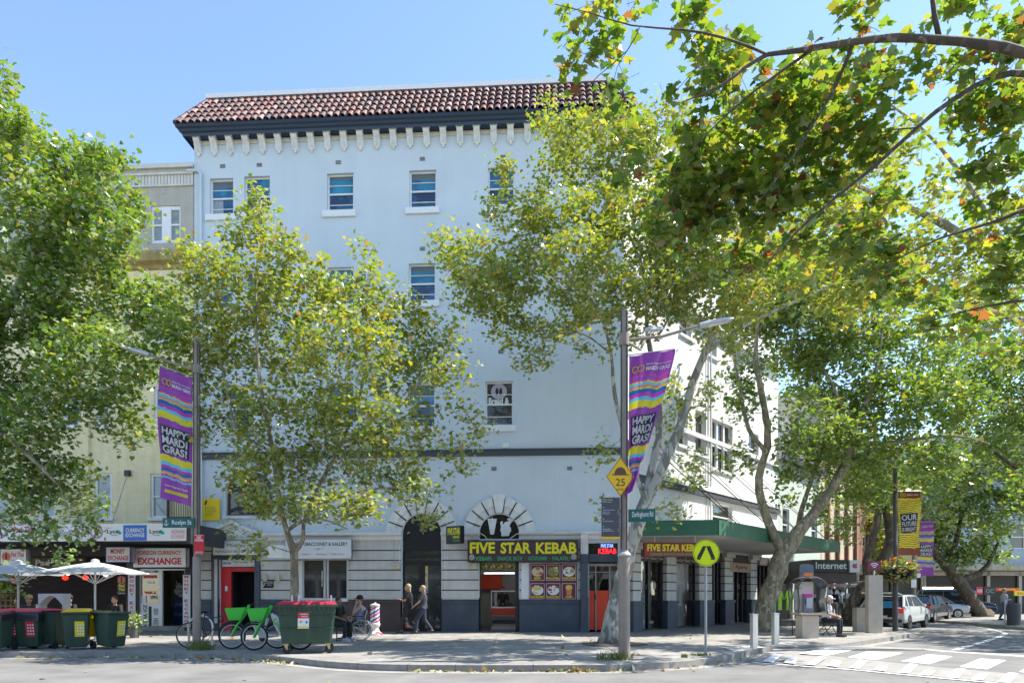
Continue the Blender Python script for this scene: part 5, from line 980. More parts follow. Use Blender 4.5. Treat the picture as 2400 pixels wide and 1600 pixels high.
# T4 forked trunk beside the awning
Y = 26
tree('thick olive-barked plane tree forking wide beside the green awning', [
    [(1788, 1478, Y, .44), (1798, 1410, Y, .37), (1820, 1340, Y, .33), (1845, 1285, Y, .33), (1890, 1225, Y, .2), (1945, 1150, Y, .19), (1985, 1080, Y, .17), (2005, 1000, Y, .15), (2025, 960, Y, .12), (2055, 860, Y, .07), (2070, 760, Y, .03)],
    [(1835, 1290, Y, .2), (1805, 1235, Y, .17), (1786, 1180, Y, .16), (1778, 1120, Y, .15), (1793, 1070, Y, .14), (1800, 1020, Y, .13), (1788, 930, Y, .12), (1772, 850, Y, .1), (1775, 770, Y, .06), (1790, 680, Y, .03)],
    [(1796, 1060, Y, .09), (1755, 1005, Y, .08), (1738, 930, Y, .06), (1725, 860, Y, .05), (1715, 780, Y, .02)], [(1975, 1095, Y, .1), (2050, 1050, Y, .09), (2140, 1030, Y, .07), (2240, 1020, Y, .04), (2320, 1040, Y, .02)],
    [(1865, 1265, Y, .12), (1880, 1190, Y+.5, .1), (1900, 1130, Y+.7, .08), (1930, 1040, Y+.7, .06), (1950, 930, Y+.7, .03)], [(2005, 1000, Y, .07), (1960, 920, Y, .06), (1930, 860, Y, .04), (1900, 800, Y, .02)]],
    B_(Y, (1830, 620, 90, 60), (1970, 600, 90, 70), (1800, 710, 100, 80), (1900, 760, 120, 95), (1870, 860, 70, 75, 0, .8), (1735, 760, 50, 60, 0, .6), (1960, 880, 110, 95), (1890, 990, 70, 80, 0, .8), (1870, 1080, 60, 60, 0, .8), (1745, 950, 45, 45, 0, .7), (1750, 870, 50, 45, 0, .7), (1730, 1080, 40, 45, 0, .6), (1690, 900, 40, 40, 0, .5), (1980, 1040, 100, 75), (2080, 950, 120, 95), (2100, 1080, 100, 65), (2150, 820, 120, 95), (2020, 750, 120, 90), (1930, 1180, 45, 45, 0, .7), (1835, 1165, 25, 25, 0, .6), (2200, 950, 100, 80), (2050, 1150, 80, 45, 0, .8), (1640, 1130, 30, 25, 0, .4), (1910, 660, 100, 70), (2050, 640, 110, 70), (2200, 1080, 70, 60, 0, .8), (1980, 1230, 40, 40, 1, .6)), .2, LG, BARK_O, dens=1.15, dep=1.0, seed=13, spread=2.5, clus=.7, shape=LEAF3)
# T5 two dark trunks by the phone pillar
Y = 31
tree('dark trunked plane tree leaning right behind the concrete phone pillar', [
    [(1990, 1466, Y, .42), (2005, 1415, Y, .36), (2030, 1368, Y, .32), (2060, 1325, Y, .25), (2085, 1280, Y, .22), (2080, 1210, Y, .2), (2060, 1120, Y, .15), (2050, 1000, Y, .08)], [(2035, 1360, Y, .2), (2030, 1320, Y, .18), (2042, 1270, Y, .17), (2058, 1210, Y, .16), (2066, 1140, Y, .12), (2100, 1040, Y, .07)]],
    B_(Y, (1960, 1200, 45, 50, 2, .8), (2000, 1130, 60, 50), (2090, 1130, 90, 55), (2150, 1180, 80, 45, 2, .9), (2010, 1060, 90, 60), (2170, 1090, 90, 60), (2100, 1230, 50, 26, 3, .6), (2240, 1130, 60, 50, 3)), .22, LG, BARK_D, dens=.9, dep=.7, seed=21, clus=.8, shape=LEAF3)
# trees further off
tree('sunlit yellow-green plane tree standing far down the left footpath', [[(1975, 1432, 50, .35), (1990, 1330, 50, .3), (2000, 1230, 50, .2), (2010, 1130, 50, .1)]],
     B_(50, (1950, 1250, 40, 60), (2000, 1290, 50, 45), (2040, 1240, 50, 70), (1950, 1180, 40, 50), (2000, 1190, 60, 60), (2080, 1300, 40, 30), (1930, 1300, 26, 24), (2020, 1340, 50, 25, 0, .7), (2110, 1260, 60, 50)), .3, LY, BARK_D, dens=.9, dep=.6, seed=31, clus=1., shape=LEAF3, group='trees further along the street')
tree('leafy plane tree with leaning trunk across the street above the dark car', [
    [(2305, 1450, 43, .5), (2275, 1405, 43, .42), (2245, 1362, 43, .36), (2225, 1335, 43, .3), (2190, 1290, 43, .2), (2150, 1220, 43, .1)], [(2240, 1358, 43, .22), (2280, 1350, 43, .2), (2310, 1330, 43, .15), (2340, 1270, 43, .08)], [(2225, 1335, 43, .2), (2240, 1270, 43, .15), (2260, 1180, 43, .08)]],
     B_(43, (2250, 1250, 110, 60), (2180, 1190, 90, 60), (2330, 1190, 90, 60), (2300, 1100, 110, 80), (2200, 1110, 90, 60), (2390, 1060, 80, 80), (2215, 1305, 70, 26), (2330, 1300, 50, 32, 0, .7), (2270, 1310, 60, 30), (2390, 1170, 60, 50), (2160, 1260, 50, 40)), .28, LG, BARK_D, dens=.95, dep=.6, seed=41, clus=1., shape=LEAF3, group='trees further along the street')
tree('tall green plane tree across the street at the right edge', [[(2520, 1475, 34, .4), (2500, 1300, 34, .35), (2470, 1100, 34, .25), (2420, 950, 34, .12)], [(2500, 1250, 34, .2), (2420, 1130, 34, .12), (2330, 1060, 34, .06)]],
     B_(33, (2360, 900, 110, 90), (2300, 1000, 90, 70), (2400, 1040, 90, 90), (2270, 880, 80, 80), (2400, 1150, 60, 50, 0, .7), (2330, 780, 120, 80), (2460, 900, 80, 150)), .24, LG, BARK_D, dens=1.1, dep=1.2, seed=47, spread=4, clus=.8, shape=LEAF3, group='trees further along the street')
tree('far hazy green plane tree closing the view between the dark trunks', [[(2120, 1425, 70, .4), (2120, 1300, 70, .3), (2130, 1200, 70, .12)]],
     B_(70, (2130, 1290, 60, 50), (2080, 1260, 60, 50), (2170, 1330, 60, 28), (2060, 1330, 50, 30), (2180, 1250, 60, 60), (2250, 1330, 50, 30)), .4, LG, BARK_D, dens=.8, dep=.5, seed=51, clus=1.4, shape=LEAF3, group='trees further along the street')
Y = 18.6
tree('spreading plane tree right of the crossing, crown closing the sky above the street', [[(2760, 1513, Y, .34), (2740, 1300, Y, .3), (2660, 1050, Y, .25), (2540, 820, Y, .2), (2380, 640, Y, .15), (2200, 520, Y, .1), (2020, 440, Y, .06), (1880, 380, Y, .03)], [(2540, 820, Y, .12), (2360, 740, Y+.5, .09), (2160, 700, Y+.8, .06), (1980, 640, Y+1, .03)], [(2380, 640, Y, .1), (2300, 480, Y, .07), (2180, 320, Y, .04), (2050, 220, Y, .02)]],
     B_(Y, (1800, 400, 80, 70), (1900, 330, 90, 70), (1990, 230, 80, 60), (2000, 420, 110, 80), (1830, 520, 90, 70), (1950, 560, 110, 80), (2090, 530, 110, 80), (2110, 340, 70, 60, 0, .7), (2200, 640, 110, 80), (2060, 680, 110, 70), (2310, 560, 80, 60, 0, .8), (2340, 700, 100, 80), (2180, 450, 60, 60, 0, .6), (1880, 220, 60, 50, 0, .6), (2420, 620, 80, 100), (2290, 420, 60, 50, 0, .5), (1760, 300, 60, 60, .5, .6), (2450, 500, 70, 90), (1920, 680, 90, 60)), .165, LY, BARK_O, dens=.75, dep=1.5, seed=71, spread=3.2, clus=.6)
# T7 near overhanging branches
Y = 7.6
tree('large-leaved plane tree overhead, its limb reaching in from the top right corner', [
    [(2860, 1760, Y, .32), (2840, 1300, Y, .28), (2800, 800, Y, .24), (2720, 400, Y, .2), (2600, 190, Y, .1), (2480, 130, Y, .068), (2400, 122, Y, .058), (2300, 102, Y, .05), (2200, 92, Y, .045), (2100, 90, Y, .04), (1990, 100, Y, .034), (1880, 118, Y, .028), (1800, 128, Y, .022), (1745, 160, Y, .02), (1690, 200, Y, .012), (1600, 240, Y, .006)],
    [(2720, 400, Y, .1), (2560, 230, Y+.6, .05), (2420, 175, Y+.6, .04), (2330, 182, Y+.6, .034), (2240, 230, Y+.6, .028), (2150, 300, Y+.6, .024), (2050, 390, Y+.6, .02), (1950, 470, Y+.6, .015), (1850, 560, Y+.6, .01), (1780, 640, Y+.6, .006)],
    [(2000, 100, Y, .024), (1960, 200, Y+.3, .018), (1900, 300, Y+.3, .014), (1850, 380, Y+.3, .01), (1780, 470, Y+.3, .006)], [(1800, 128, Y, .016), (1700, 90, Y-.2, .014), (1600, 70, Y-.2, .011), (1480, 60, Y-.2, .008), (1380, 30, Y-.2, .006), (1300, 10, Y-.2, .004)],
    [(2200, 92, Y, .028), (2180, -50, Y, .025), (2150, -200, Y, .02)], [(2720, 400, Y, .08), (2560, 500, Y+1, .04), (2440, 480, Y+1, .03), (2330, 520, Y+1, .02), (2200, 560, Y+1, .012), (2080, 620, Y+1, .006)], [(2800, 800, Y, .08), (2600, 720, Y+1.2, .04), (2450, 700, Y+1.2, .025), (2300, 720, Y+1.2, .012), (2150, 760, Y+1.2, .006)],
    [(1500, 62, Y-.2, .007), (1470, 120, Y-.2, .006), (1400, 180, Y-.2, .004), (1350, 240, Y-.2, .003)], [(1900, 120, Y, .02), (1760, 220, Y+.5, .012), (1650, 320, Y+.5, .008), (1560, 420, Y+.5, .005)]],
    B_(Y+.75, (1320, 35, 22, 30, -.2, .7), (1345, 150, 16, 40, -.2, .5), (1420, 50, 55, 50, -.2, .8), (1490, 140, 70, 65, 0, .8), (1430, 220, 40, 35, 0, .6), (1600, 60, 100, 60, 0, .75), (1750, 40, 100, 50, 0, .7), (1620, 210, 100, 80, .3, .8), (1760, 210, 100, 70, .3, .75), (1900, 160, 90, 70, .3, .7), (1930, 20, 90, 40, 0, .7), (2080, 20, 90, 40, 0, .7), (2240, 20, 80, 40, 0, .6), (2370, 50, 60, 50, 0, .6), (1500, 300, 60, 70, .5, .7), (1480, 400, 40, 50, .5, .5), (1620, 360, 100, 80, .8), (1760, 340, 110, 80, .8), (1900, 290, 90, 75, .5, .8), (2040, 240, 60, 50, .5, .6), (1720, 470, 120, 80, 1), (1870, 440, 100, 80, 1), (1990, 380, 70, 70, .8, .8), (2080, 480, 60, 60, 1, .6), (2310, 250, 70, 60, .3, .7), (2380, 330, 50, 80, .3, .7), (2320, 450, 70, 55, 1, .6), (2390, 560, 50, 80, 1, .8), (2200, 560, 80, 45, 1, .6), (2330, 660, 70, 60, 1, .8), (2060, 610, 100, 60, 1, .8), (1600, 500, 90, 80, 1.2, .8), (1940, 560, 100, 60, 1.2, .8), (2240, 750, 90, 40, 1.2, .7), (2390, 800, 40, 70, 1.2, .6), (2180, 660, 90, 50, 1.2, .7), (1800, 600, 100, 50, 1.5, .7), (1500, 60, 60, 50, 0, .7), (1680, 130, 90, 50, .3, .7), (1850, 230, 90, 60, .4, .8), (2130, 170, 70, 50, .3, .6), (1980, 160, 80, 50, .3, .6), (2280, 150, 60, 40, .2, .6), (2390, 210, 40, 60, .3, .8), (2400, 120, 40, 40, .2, .8), (2250, 300, 60, 50, .5, .7), (2300, 380, 60, 50, .8, .8)), .15, LN, BARK_D, dens=1.2, dep=.8, spread=.6, seed=61, clus=.34, group=None, thick=.8)

for k, (px_, Yb, lb) in enumerate(((2960, 24, 'plane tree standing beyond the right picture edge at the crossing'), (3060, 33, 'plane tree beyond the right picture edge further up the street'))):  # unseen street trees, added so their crowns shade the street
    tree(lb, [[(px_, HY+2240/Yb, Yb, .35), (px_-10, 1200, Yb, .3), (px_-60, 950, Yb, .2), (px_-160, 750, Yb, .1)], [(px_-10, 1150, Yb, .2), (px_+120, 950, Yb, .12), (px_+160, 800, Yb, .06)]],
         B_(Yb, (px_-200, 760, 170, 120), (px_, 700, 180, 120), (px_+150, 850, 130, 120), (px_-120, 900, 150, 90), (px_-260, 900, 120, 90), (px_-60, 560, 150, 100)), .26, LG, BARK_O, dens=.7, dep=1.4, spread=4, seed=80+k, clus=.9, shape=LEAF3, group='trees further along the street')
# ---------------- lamp posts, banners, signs ----------------
POLE = mat('pole_taupe', (.31, .25, .2), .6, var=.2, scale=4, streak=.25); POLED = mat('pole_dark', (.07, .058, .05), .5); LEDG = mat('lamp_grey', (.5, .5, .51), .45, .2, var=.1)
BCOL = {'p': (.33, .06, .38), 'y': (.75, .62, .01), 'c': (.12, .55, .75), 'b': (.03, .13, .42), 'm': (.6, .04, .4), 'r': (.62, .3, .22), 'w': (.75, .72, .7), 'k': (.025, .022, .045), 'o': (.25, .06, .02), 'l': (.75, .65, .02), 'd': (.03, .02, .03)}
BM = {}
def bmat(k):
    if k not in BM:
        BM[k] = flat('banner_'+k, BCOL[k], .45, var=.08, scale=4)
        n = BM[k].node_tree; b = n.nodes['Principled BSDF']; tr = n.nodes.new('ShaderNodeBsdfTranslucent'); tr.inputs[0].default_value = (*BCOL[k], 1); mx = n.nodes.new('ShaderNodeMixShader'); mx.inputs[0].default_value = .35
        n.links.new(b.outputs[0], mx.inputs[1]); n.links.new(tr.outputs[0], mx.inputs[2]); n.links.new(mx.outputs[0], n.nodes['Material Output'].inputs['Surface'])
    return BM[k]
def banner(label, M, pos, stripes, texts, arms, group='street banners on the lamp posts'):
    """pos(s,t): cloth point for s across 0..1 (0 at the pole) and t down 0..1; stripes = [(key, t_end)]; texts = (string, key, s0,s1,t0,t1,bold)"""
    t = thing('street_banner', label, 'banner', M, group); keys = sorted({k for k, _ in stripes}); NS, NT = 14, 150; v = []; f = []; mi = []
    for j in range(NT+1):
        for i in range(NS+1): v.append(pos(i/NS, j/NT, 0))
    for j in range(NT):
        for i in range(NS):
            tt = (j+.5)/NT+.006*math.sin((i/NS)*6.5)+.004*math.sin(i*1.1); k = next((k for k, e in stripes if tt < e), stripes[-1][0])
            a = j*(NS+1)+i; f.append((a, a+1, a+NS+2, a+NS+1)); mi.append(keys.index(k))
    m = MB(); m.v = v; m.f = f; m.m = mi; c = m.build('cloth', [bmat(k) for k in keys], t, smooth='all')
    for (s, k, s0, s1, t0, t1, bd) in texts:
        if s == '#': q = MB(); q.add([pos(a, b, -.012) for a, b in ((s0, t0), (s1, t0), (s1, t1), (s0, t1))], [(0, 1, 2, 3)]); q = MB(); n = 6; q.add([pos(s0+(s1-s0)*i/n, t0+(t1-t0)*j/n, -.008) for j in range(n+1) for i in range(n+1)], [(j*(n+1)+i, j*(n+1)+i+1, (j+1)*(n+1)+i+1, (j+1)*(n+1)+i) for j in range(n) for i in range(n)]); q.build('text_panel', bmat(k), c, WM[t.name]); continue
        if s == '8':
            q = MB()
            for sg in (-1, 1): q.tube([pos((s0+s1)/2+(s1-s0)*.25*(sg+math.cos(a)), (t0+t1)/2+(t1-t0)*.5*math.sin(a), -.02) for a in [2*math.pi*i/14 for i in range(15)]], .012, 4)
            q.build('emblem', bmat(k), c, WM[t.name]); continue
        MB().text(s, s0, s1, t1, t0, 0, 0, bd, fn=lambda a, b: pos(a, b, -.02)).build('lettering', bmat(k), c, WM[t.name])
    m = MB()
    for a, b in arms: m.tube([a, b], .014, 6)
    m.build('banner_arm', STEEL, t); return t
MG = [('p', .155), ('m', .17), ('b', .18), ('m', .2), ('y', .21), ('c', .225), ('r', .245), ('y', .255), ('b', .285), ('m', .31), ('c', .335), ('l', .385), ('p', .42), ('p', .66), ('l', .7), ('y', .715), ('c', .74), ('m', .76), ('b', .785), ('r', .8), ('y', .81), ('m', .825), ('c', .84), ('p', 1.01)]
MT = [('8', 'y', .08, .34, .08, .125, 0), ('Sydney Gay and Lesbian', 'w', .38, .95, .075, .092, .02), ('MARDI GRAS', 'w', .38, .95, .1, .128, .04), ('#', 'k', .08, .92, .435, .645, 0), ('HAPPY', 'w', .12, .88, .445, .5, .03), ('MARDI', 'w', .12, .88, .51, .57, .03), ('GRAS!', 'w', .12, .88, .58, .64, .03), ('mardigras.org.au', 'w', .15, .9, .88, .9, .03), ('#', 'l', .15, .9, .92, .945, 0)]
# lamp post at the left bike stand
p1 = G(461, 1520); L1 = thing('lamp_post', 'taupe lamp post by the parked bicycles, single arm pointing left', 'lamp post', T(p1), 'street lamp posts'); Y1 = p1.y; zz = lambda py, Y_: CH+(HY-py)/F*Y_
m = MB(); ht = zz(800, Y1); hc = zz(1306, Y1); m.lathe([(.1, 0), (.098, hc), (.075, hc+.04), (.072, hc+.1), (.066, ht)], n=20); m.lathe([(.073, ht), (.073, ht+.06), (.05, ht+.07)], n=16); m.build('pole', POLE, L1, smooth=True)
m = MB()
for a in (.6, 2.2, 3.8, 5.4): m.box(.074*math.cos(a)-.012, .074*math.cos(a)+.012, .074*math.sin(a)-.012, .074*math.sin(a)+.012, hc+.1, ht-.02)
m.build('rail', POLED, L1)
za = zz(866, Y1); m = MB(); m.lathe([(.1, za-.1), (.1, za+.12)], n=14); m.tube([(0, 0, za), (-.6, -.02, za+.16), (-(461-352)/F*Y1, 0, zz(832, Y1))], .03, 8); m.build('arm', POLE, L1, smooth=True)
def lamp_head(par, p0, p1, M=None):
    a, b = Vector(p0), Vector(p1); d = (b-a); n = 7; v = []; u = d.normalized(); side = u.cross(Vector((0, 0, 1))).normalized(); upv = side.cross(u)
    for i in range(n+1):
        k = i/n; w_ = .12*(min(1, .55+k*2.2))*(1 if k < .8 else (1-(k-.8)*2.2)); h = .055*(1 if k < .8 else 1-(k-.8)*3)
        for s_, t_ in ((-1, -.6), (1, -.6), (1, .2), (.6, 1), (-.6, 1), (-1, .2)): v.append(tuple(a+d*k+side*w_*s_+upv*h*t_))
    f = [(i*6+j, i*6+(j+1) % 6, (i+1)*6+(j+1) % 6, (i+1)*6+j) for i in range(n) for j in range(6)]+[tuple(range(6))[::-1], tuple(range(n*6, n*6+6))]
    m = MB(); m.add(v, f); H = m.build('lamp_head', LEDG, par, bevel=.008); q = MB(); c = a+d*.25; e = a+d*.75
    q.add([tuple(c-side*.08-upv*.036), tuple(c+side*.08-upv*.036), tuple(e+side*.08-upv*.036), tuple(e-side*.08-upv*.036)], [(0, 1, 2, 3)]); q.build('lamp_panel', flat('led_panel', (.6, .6, .55), .2), H, WM[par.name])
lamp_head(L1, (-(461-350)/F*Y1, 0, zz(832, Y1)), (-(461-279)/F*Y1, 0, zz(812, Y1)))
def pos1(s, t, o):
    # s=0 at the pole (right edge), towards the left
    x = -.1-.84*s*(1-.1*t) if t < 2 else 0; x = -.1-(.84-.02*math.sin(t*9))*s*(1.-.03*t); z = zz(888, Y1)+ (zz(859, Y1)-zz(888, Y1))*s; z -= (3.27+.1*s)*t; z += -.28*s*t*0
    y = -.05+.07*math.sin(t*7+s*3)*s+.04*math.sin(s*9+t*4)+o; return (x, y, z)
def flip(fn): return lambda s, t, o: fn(1-s, t, o)
banner('long purple mardi gras banner hanging left of the lamp post by the bicycles', T(p1), flip(pos1), MG, MT, [((0, 0, zz(888, Y1)+.02), (-.96, 0, zz(857, Y1)+.02)), ((0, 0, zz(1190, Y1)), (-.15, 0, zz(1185, Y1)))])
FP1 = Frame(p1.x, p1.y-.12, 0)
def crest(t, W, H):
    m = MB(); m.tube([(-W*.38, -.006, H*.2), (-W*.38, -.006, H*.85)], .008, 4); m.torus((-W*.38, -.006, H*.45), H*.2, .008, a0=math.pi, a1=2*math.pi, n=8, m=4); m.tube([(-W*.41, -.006, H*.65), (-W*.35, -.006, H*.65)], .008, 4); m.build('crest', SWHITE, t)
SGRN = flat('street_sign_green', (.012, .11, .085), .4)
board('street_name_sign', 'dark green street sign reading Roslyn St on the left lamp post', FP1, (381, 1213, 455, 1236), SGRN, [('Roslyn St', SWHITE, .3, .92, .18, .78, .01)], off=0, th=.03, extra=crest)
def arrow(t, W, H):
    m = MB(); m.quad(-W*.3, W*.3, H*.1, H*.125, -.004); m.add([(-W*.38, -.004, H*.112), (-W*.25, -.004, H*.15), (-W*.25, -.004, H*.075)], [(0, 1, 2)]); m.add([(W*.38, -.004, H*.112), (W*.25, -.004, H*.075), (W*.25, -.004, H*.15)], [(0, 1, 2)])
    for a in ((-W/2+.01, W/2-.01, .01, .018), (-W/2+.01, W/2-.01, H-.018, H-.01), (-W/2+.01, W/2-.01, H*.66, H*.675)): m.quad(*a, -.004)
    m.build('arrow_marks', SWHITE, t)
board('parking_sign', 'small red NO STOPPING plate with a double arrow on the left lamp post', FP1, (454.5, 1252, 478, 1298), flat('bright_red', (.6, .02, .02)), [('NO', SWHITE, .28, .72, .8, .92, .04), ('STOPPING', SWHITE, .1, .9, .69, .77, .04)], off=-.01, th=.02, extra=arrow)
# lamp post at the corner
p2 = G(1463, 1543); Y2 = p2.y; L2 = thing('lamp_post', 'taupe double-headed lamp post at the corner in front of the pale leaning tree', 'lamp post', T(p2), 'street lamp posts')
m = MB(); ht = zz(728, Y2); hc = zz(1300, Y2); m.lathe([(.128, 0), (.125, hc), (.14, hc+.01), (.13, hc+.04), (.085, hc+.1), (.08, ht-.02), (.08, ht)], n=22); m.build('pole', POLE, L2, smooth=True)
m = MB()
for a in (.5, 2.1, 3.7, 5.3): m.box(.084*math.cos(a)-.014, .084*math.cos(a)+.014, .084*math.sin(a)-.014, .084*math.sin(a)+.014, hc+.12, ht-.02)
m.build('rail', POLED, L2); MB().lathe([(.14, hc-.02), (.15, hc), (.14, hc+.03), (.09, hc+.09)], n=18).build('collar', LEDG, L2)
za = zz(797, Y2); m = MB(); m.lathe([(.11, za-.12), (.11, za+.14)], n=14); m.tube([(0, 0, za), (.8, -.05, za+.06), ((1640-1463)/F*Y2, -.1, zz(766, Y2))], .034, 8); m.tube([(0, 0, za), (.5, .8, za+.08), ((1548-1463)/F*(Y2+1.5), 1.5, zz(771, Y2+1.5))], .03, 8); m.build('arm', POLE, L2, smooth=True)
lamp_head(L2, ((1636-1463)/F*Y2, -.1, zz(768, Y2)), ((1715-1463)/F*Y2, -.1, zz(752, Y2))); lamp_head(L2, ((1540-1463)/F*(Y2+1.5), 1.5, zz(773, Y2+1.5)), ((1585-1463)/F*(Y2+1.7), 1.9, zz(764, Y2+1.7)))
def pos2(s, t, o):
    tp = min(1., max(0, t)); wid = .98 if tp < .0 else .98*(1-.97*(max(0, tp-.02)**1.15)*.98); fold = max(0., tp-.45)
    x = .1+wid*s*(1 if True else 0)-.0; z = zz(836, Y2)+(zz(820, Y2)-zz(836, Y2))*s-3.05*t+(-.02)*s
    if tp > .9: x -= (tp-.9)*1.2*(1-s)
    y = -.05-.1*math.sin(t*5+s*2)*s*.5+.05*math.sin(s*10+t*3)+o-.25*fold*math.sin(s*3.1); return (x, y, z)
banner('purple mardi gras banner twisted to a point on the corner lamp post', T(p2), pos2, MG, MT[:7], [((0, 0, zz(836, Y2)+.02), (1.1, 0, zz(820, Y2)+.02))])
FP2 = Frame(p2.x, p2.y-.14, 0)
x0, x1, z0, z1 = FP2.rect(1421, 1070, 1487, 1163); D = thing('speed_hump_sign', 'yellow diamond road hump warning sign with 25 km/h on the corner lamp post', 'road sign', FP2.M @ Matrix.Translation(((x0+x1)/2, 0, (z0+z1)/2))); r = (z1-z0)/2
AMB = flat('sign_amber', (.85, .5, .01), .4)
m = MB(); rx = (x1-x0)/2; m.prism([(0, -r), (rx, 0), (0, r), (-rx, 0)], 0, .02); m.build('plate', AMB, D)
m = MB()
for a, b in (((0, -r), (rx, 0)), ((rx, 0), (0, r)), ((0, r), (-rx, 0)), ((-rx, 0), (0, -r))): m.add([(a[0]*.97, -.003, a[1]*.97), (b[0]*.97, -.003, b[1]*.97), (b[0]*.93, -.003, b[1]*.93), (a[0]*.93, -.003, a[1]*.93)], [(0, 1, 2, 3)])
m.quad(-rx*.6, rx*.6, .03, .055, -.003); m.add([(-rx*.42, -.003, .055)]+[(rx*.42*math.cos(a), -.003, .055+.15*math.sin(a)) for a in [math.pi*(1-i/10) for i in range(11)]], [tuple(range(12))[::-1]])
m.text('25', -rx*.33, rx*.33, -.2, -.04, -.004, 0, .01); m.text('km/h', -rx*.25, rx*.2, -.3, -.24, -.004); m.build('marks', flat('mark_brown', (.12, .06, .03)), D)
WF = flat('wayfinding_grey', (.075, .073, .085), .5)
wt = [('Kings Cross', YEL, .06, .6, .925, .965, .02), ('Roslyn Street', SWHITE, .06, .55, .875, .905, .01)]+[(s, SWHITE, .06, .06+len(s)*.034, z, z+.028, .01) for s, z in (('Kings Cross Library', .68), ('Kings Cross', .635), ('Darlinghurst', .59), ('St Lukes Hospital', .41), ('Kellett Place', .22), ('Springfield Avenue', .175))]+[('^', SWHITE, .06, .14, z, z+.02, .03) for z in (.75, .47, .29)]+[(s, flat('gold', (.6, .45, .1)), .85, .95, z, z+.025) for s, z in (('2', .68), ('5', .635), ('9', .59), ('8 m', .41), ('3', .22), ('4', .175))]
board('wayfinding_sign', 'tall grey wayfinding panel with yellow foot on the corner lamp post', FP2, (1410, 1165, 1453, 1262), WF, wt, off=0, th=.03, extra=lambda t, W, H: MB().box(-W/2-.001, W/2+.001, -.003, .033, -.001, H*.05).build('yellow_foot', AMB, t))
board('street_name_sign', 'dark green street sign reading Darlinghurst Rd on the corner lamp post', Frame(p2.x+.1, p2.y-.1, -12), (1472, 1192, 1536, 1222), SGRN, [('Darlinghurst Rd', SWHITE, .15, .92, .25, .8, .01)], off=0, th=.03)
# pedestrian crossing sign
pc = G(1654, 1533); Yc = pc.y; X = thing('crossing_sign', 'round yellow pedestrian crossing sign with walking legs on a grey pole', 'road sign', T(pc)); zc = zz(1295, Yc); r = 31/F*Yc
MB().cyl(0, 0, 0, zc+.1, .03, 12).build('pole', mat('galvanised', (.3, .31, .33), .5, .5), X, smooth=True)
MB().lathe([(r, -.05), (r, -.03)], (0, -.0, zc), 48, axis='y').build('disc', flat('sign_lime_yellow', (.66, .8, .0), .4), X)
m = MB(); m.ring(0, zc, r*.93, r*.955, -.054, n=40); h = r
m.add([(-.02*h, -.055, zc+.52*h), (-.26*h, -.055, zc+.5*h), (-.68*h, -.055, zc-.28*h), (-.42*h, -.055, zc-.4*h), (-.1*h, -.055, zc+.25*h)], [(4, 3, 2, 1, 0)]); m.add([(0, -.055, zc+.52*h), (.3*h, -.055, zc+.5*h), (.62*h, -.055, zc-.3*h), (.38*h, -.055, zc-.42*h), (.08*h, -.055, zc+.25*h)], [(0, 1, 2, 3, 4)])
for sg in (-1, 1): m.add([(sg*.4*h, -.055, zc-.42*h), (sg*.68*h, -.055, zc-.3*h), (sg*.66*h-.0, -.055, zc-.42*h), (sg*.5*h+.1*h, -.055, zc-.54*h), (sg*.5*h-.22*h, -.055, zc-.48*h)], [(0, 1, 2, 3, 4)])
m.build('legs_symbol', SBLK, X)
# bollards
BOL = mat('bollard_steel', (.62, .6, .56), .38, .75, var=.1, scale=3, streak=.12)
for k, (px, py, tp) in enumerate(((1767, 1517, 1438), (1817, 1510, 1436))):
    q = G(px, py); t = thing('bollard', ('square steel bollard nearest the crossing sign', 'square steel bollard in front of the leaning tree, farther from the crossing sign')[k], 'bollard', T(q, 12), 'steel bollards'); h = (py-tp)/F*q.y
    MB().box(-.075, .075, -.075, .075, 0, h-.02).build('post', BOL, t, bevel=.006); MB().prism([(-.085, h-.018), (.085, h-.018), (.085, h), (-.085, h+.02)], -.085, .085).build('cap', BOL, t)
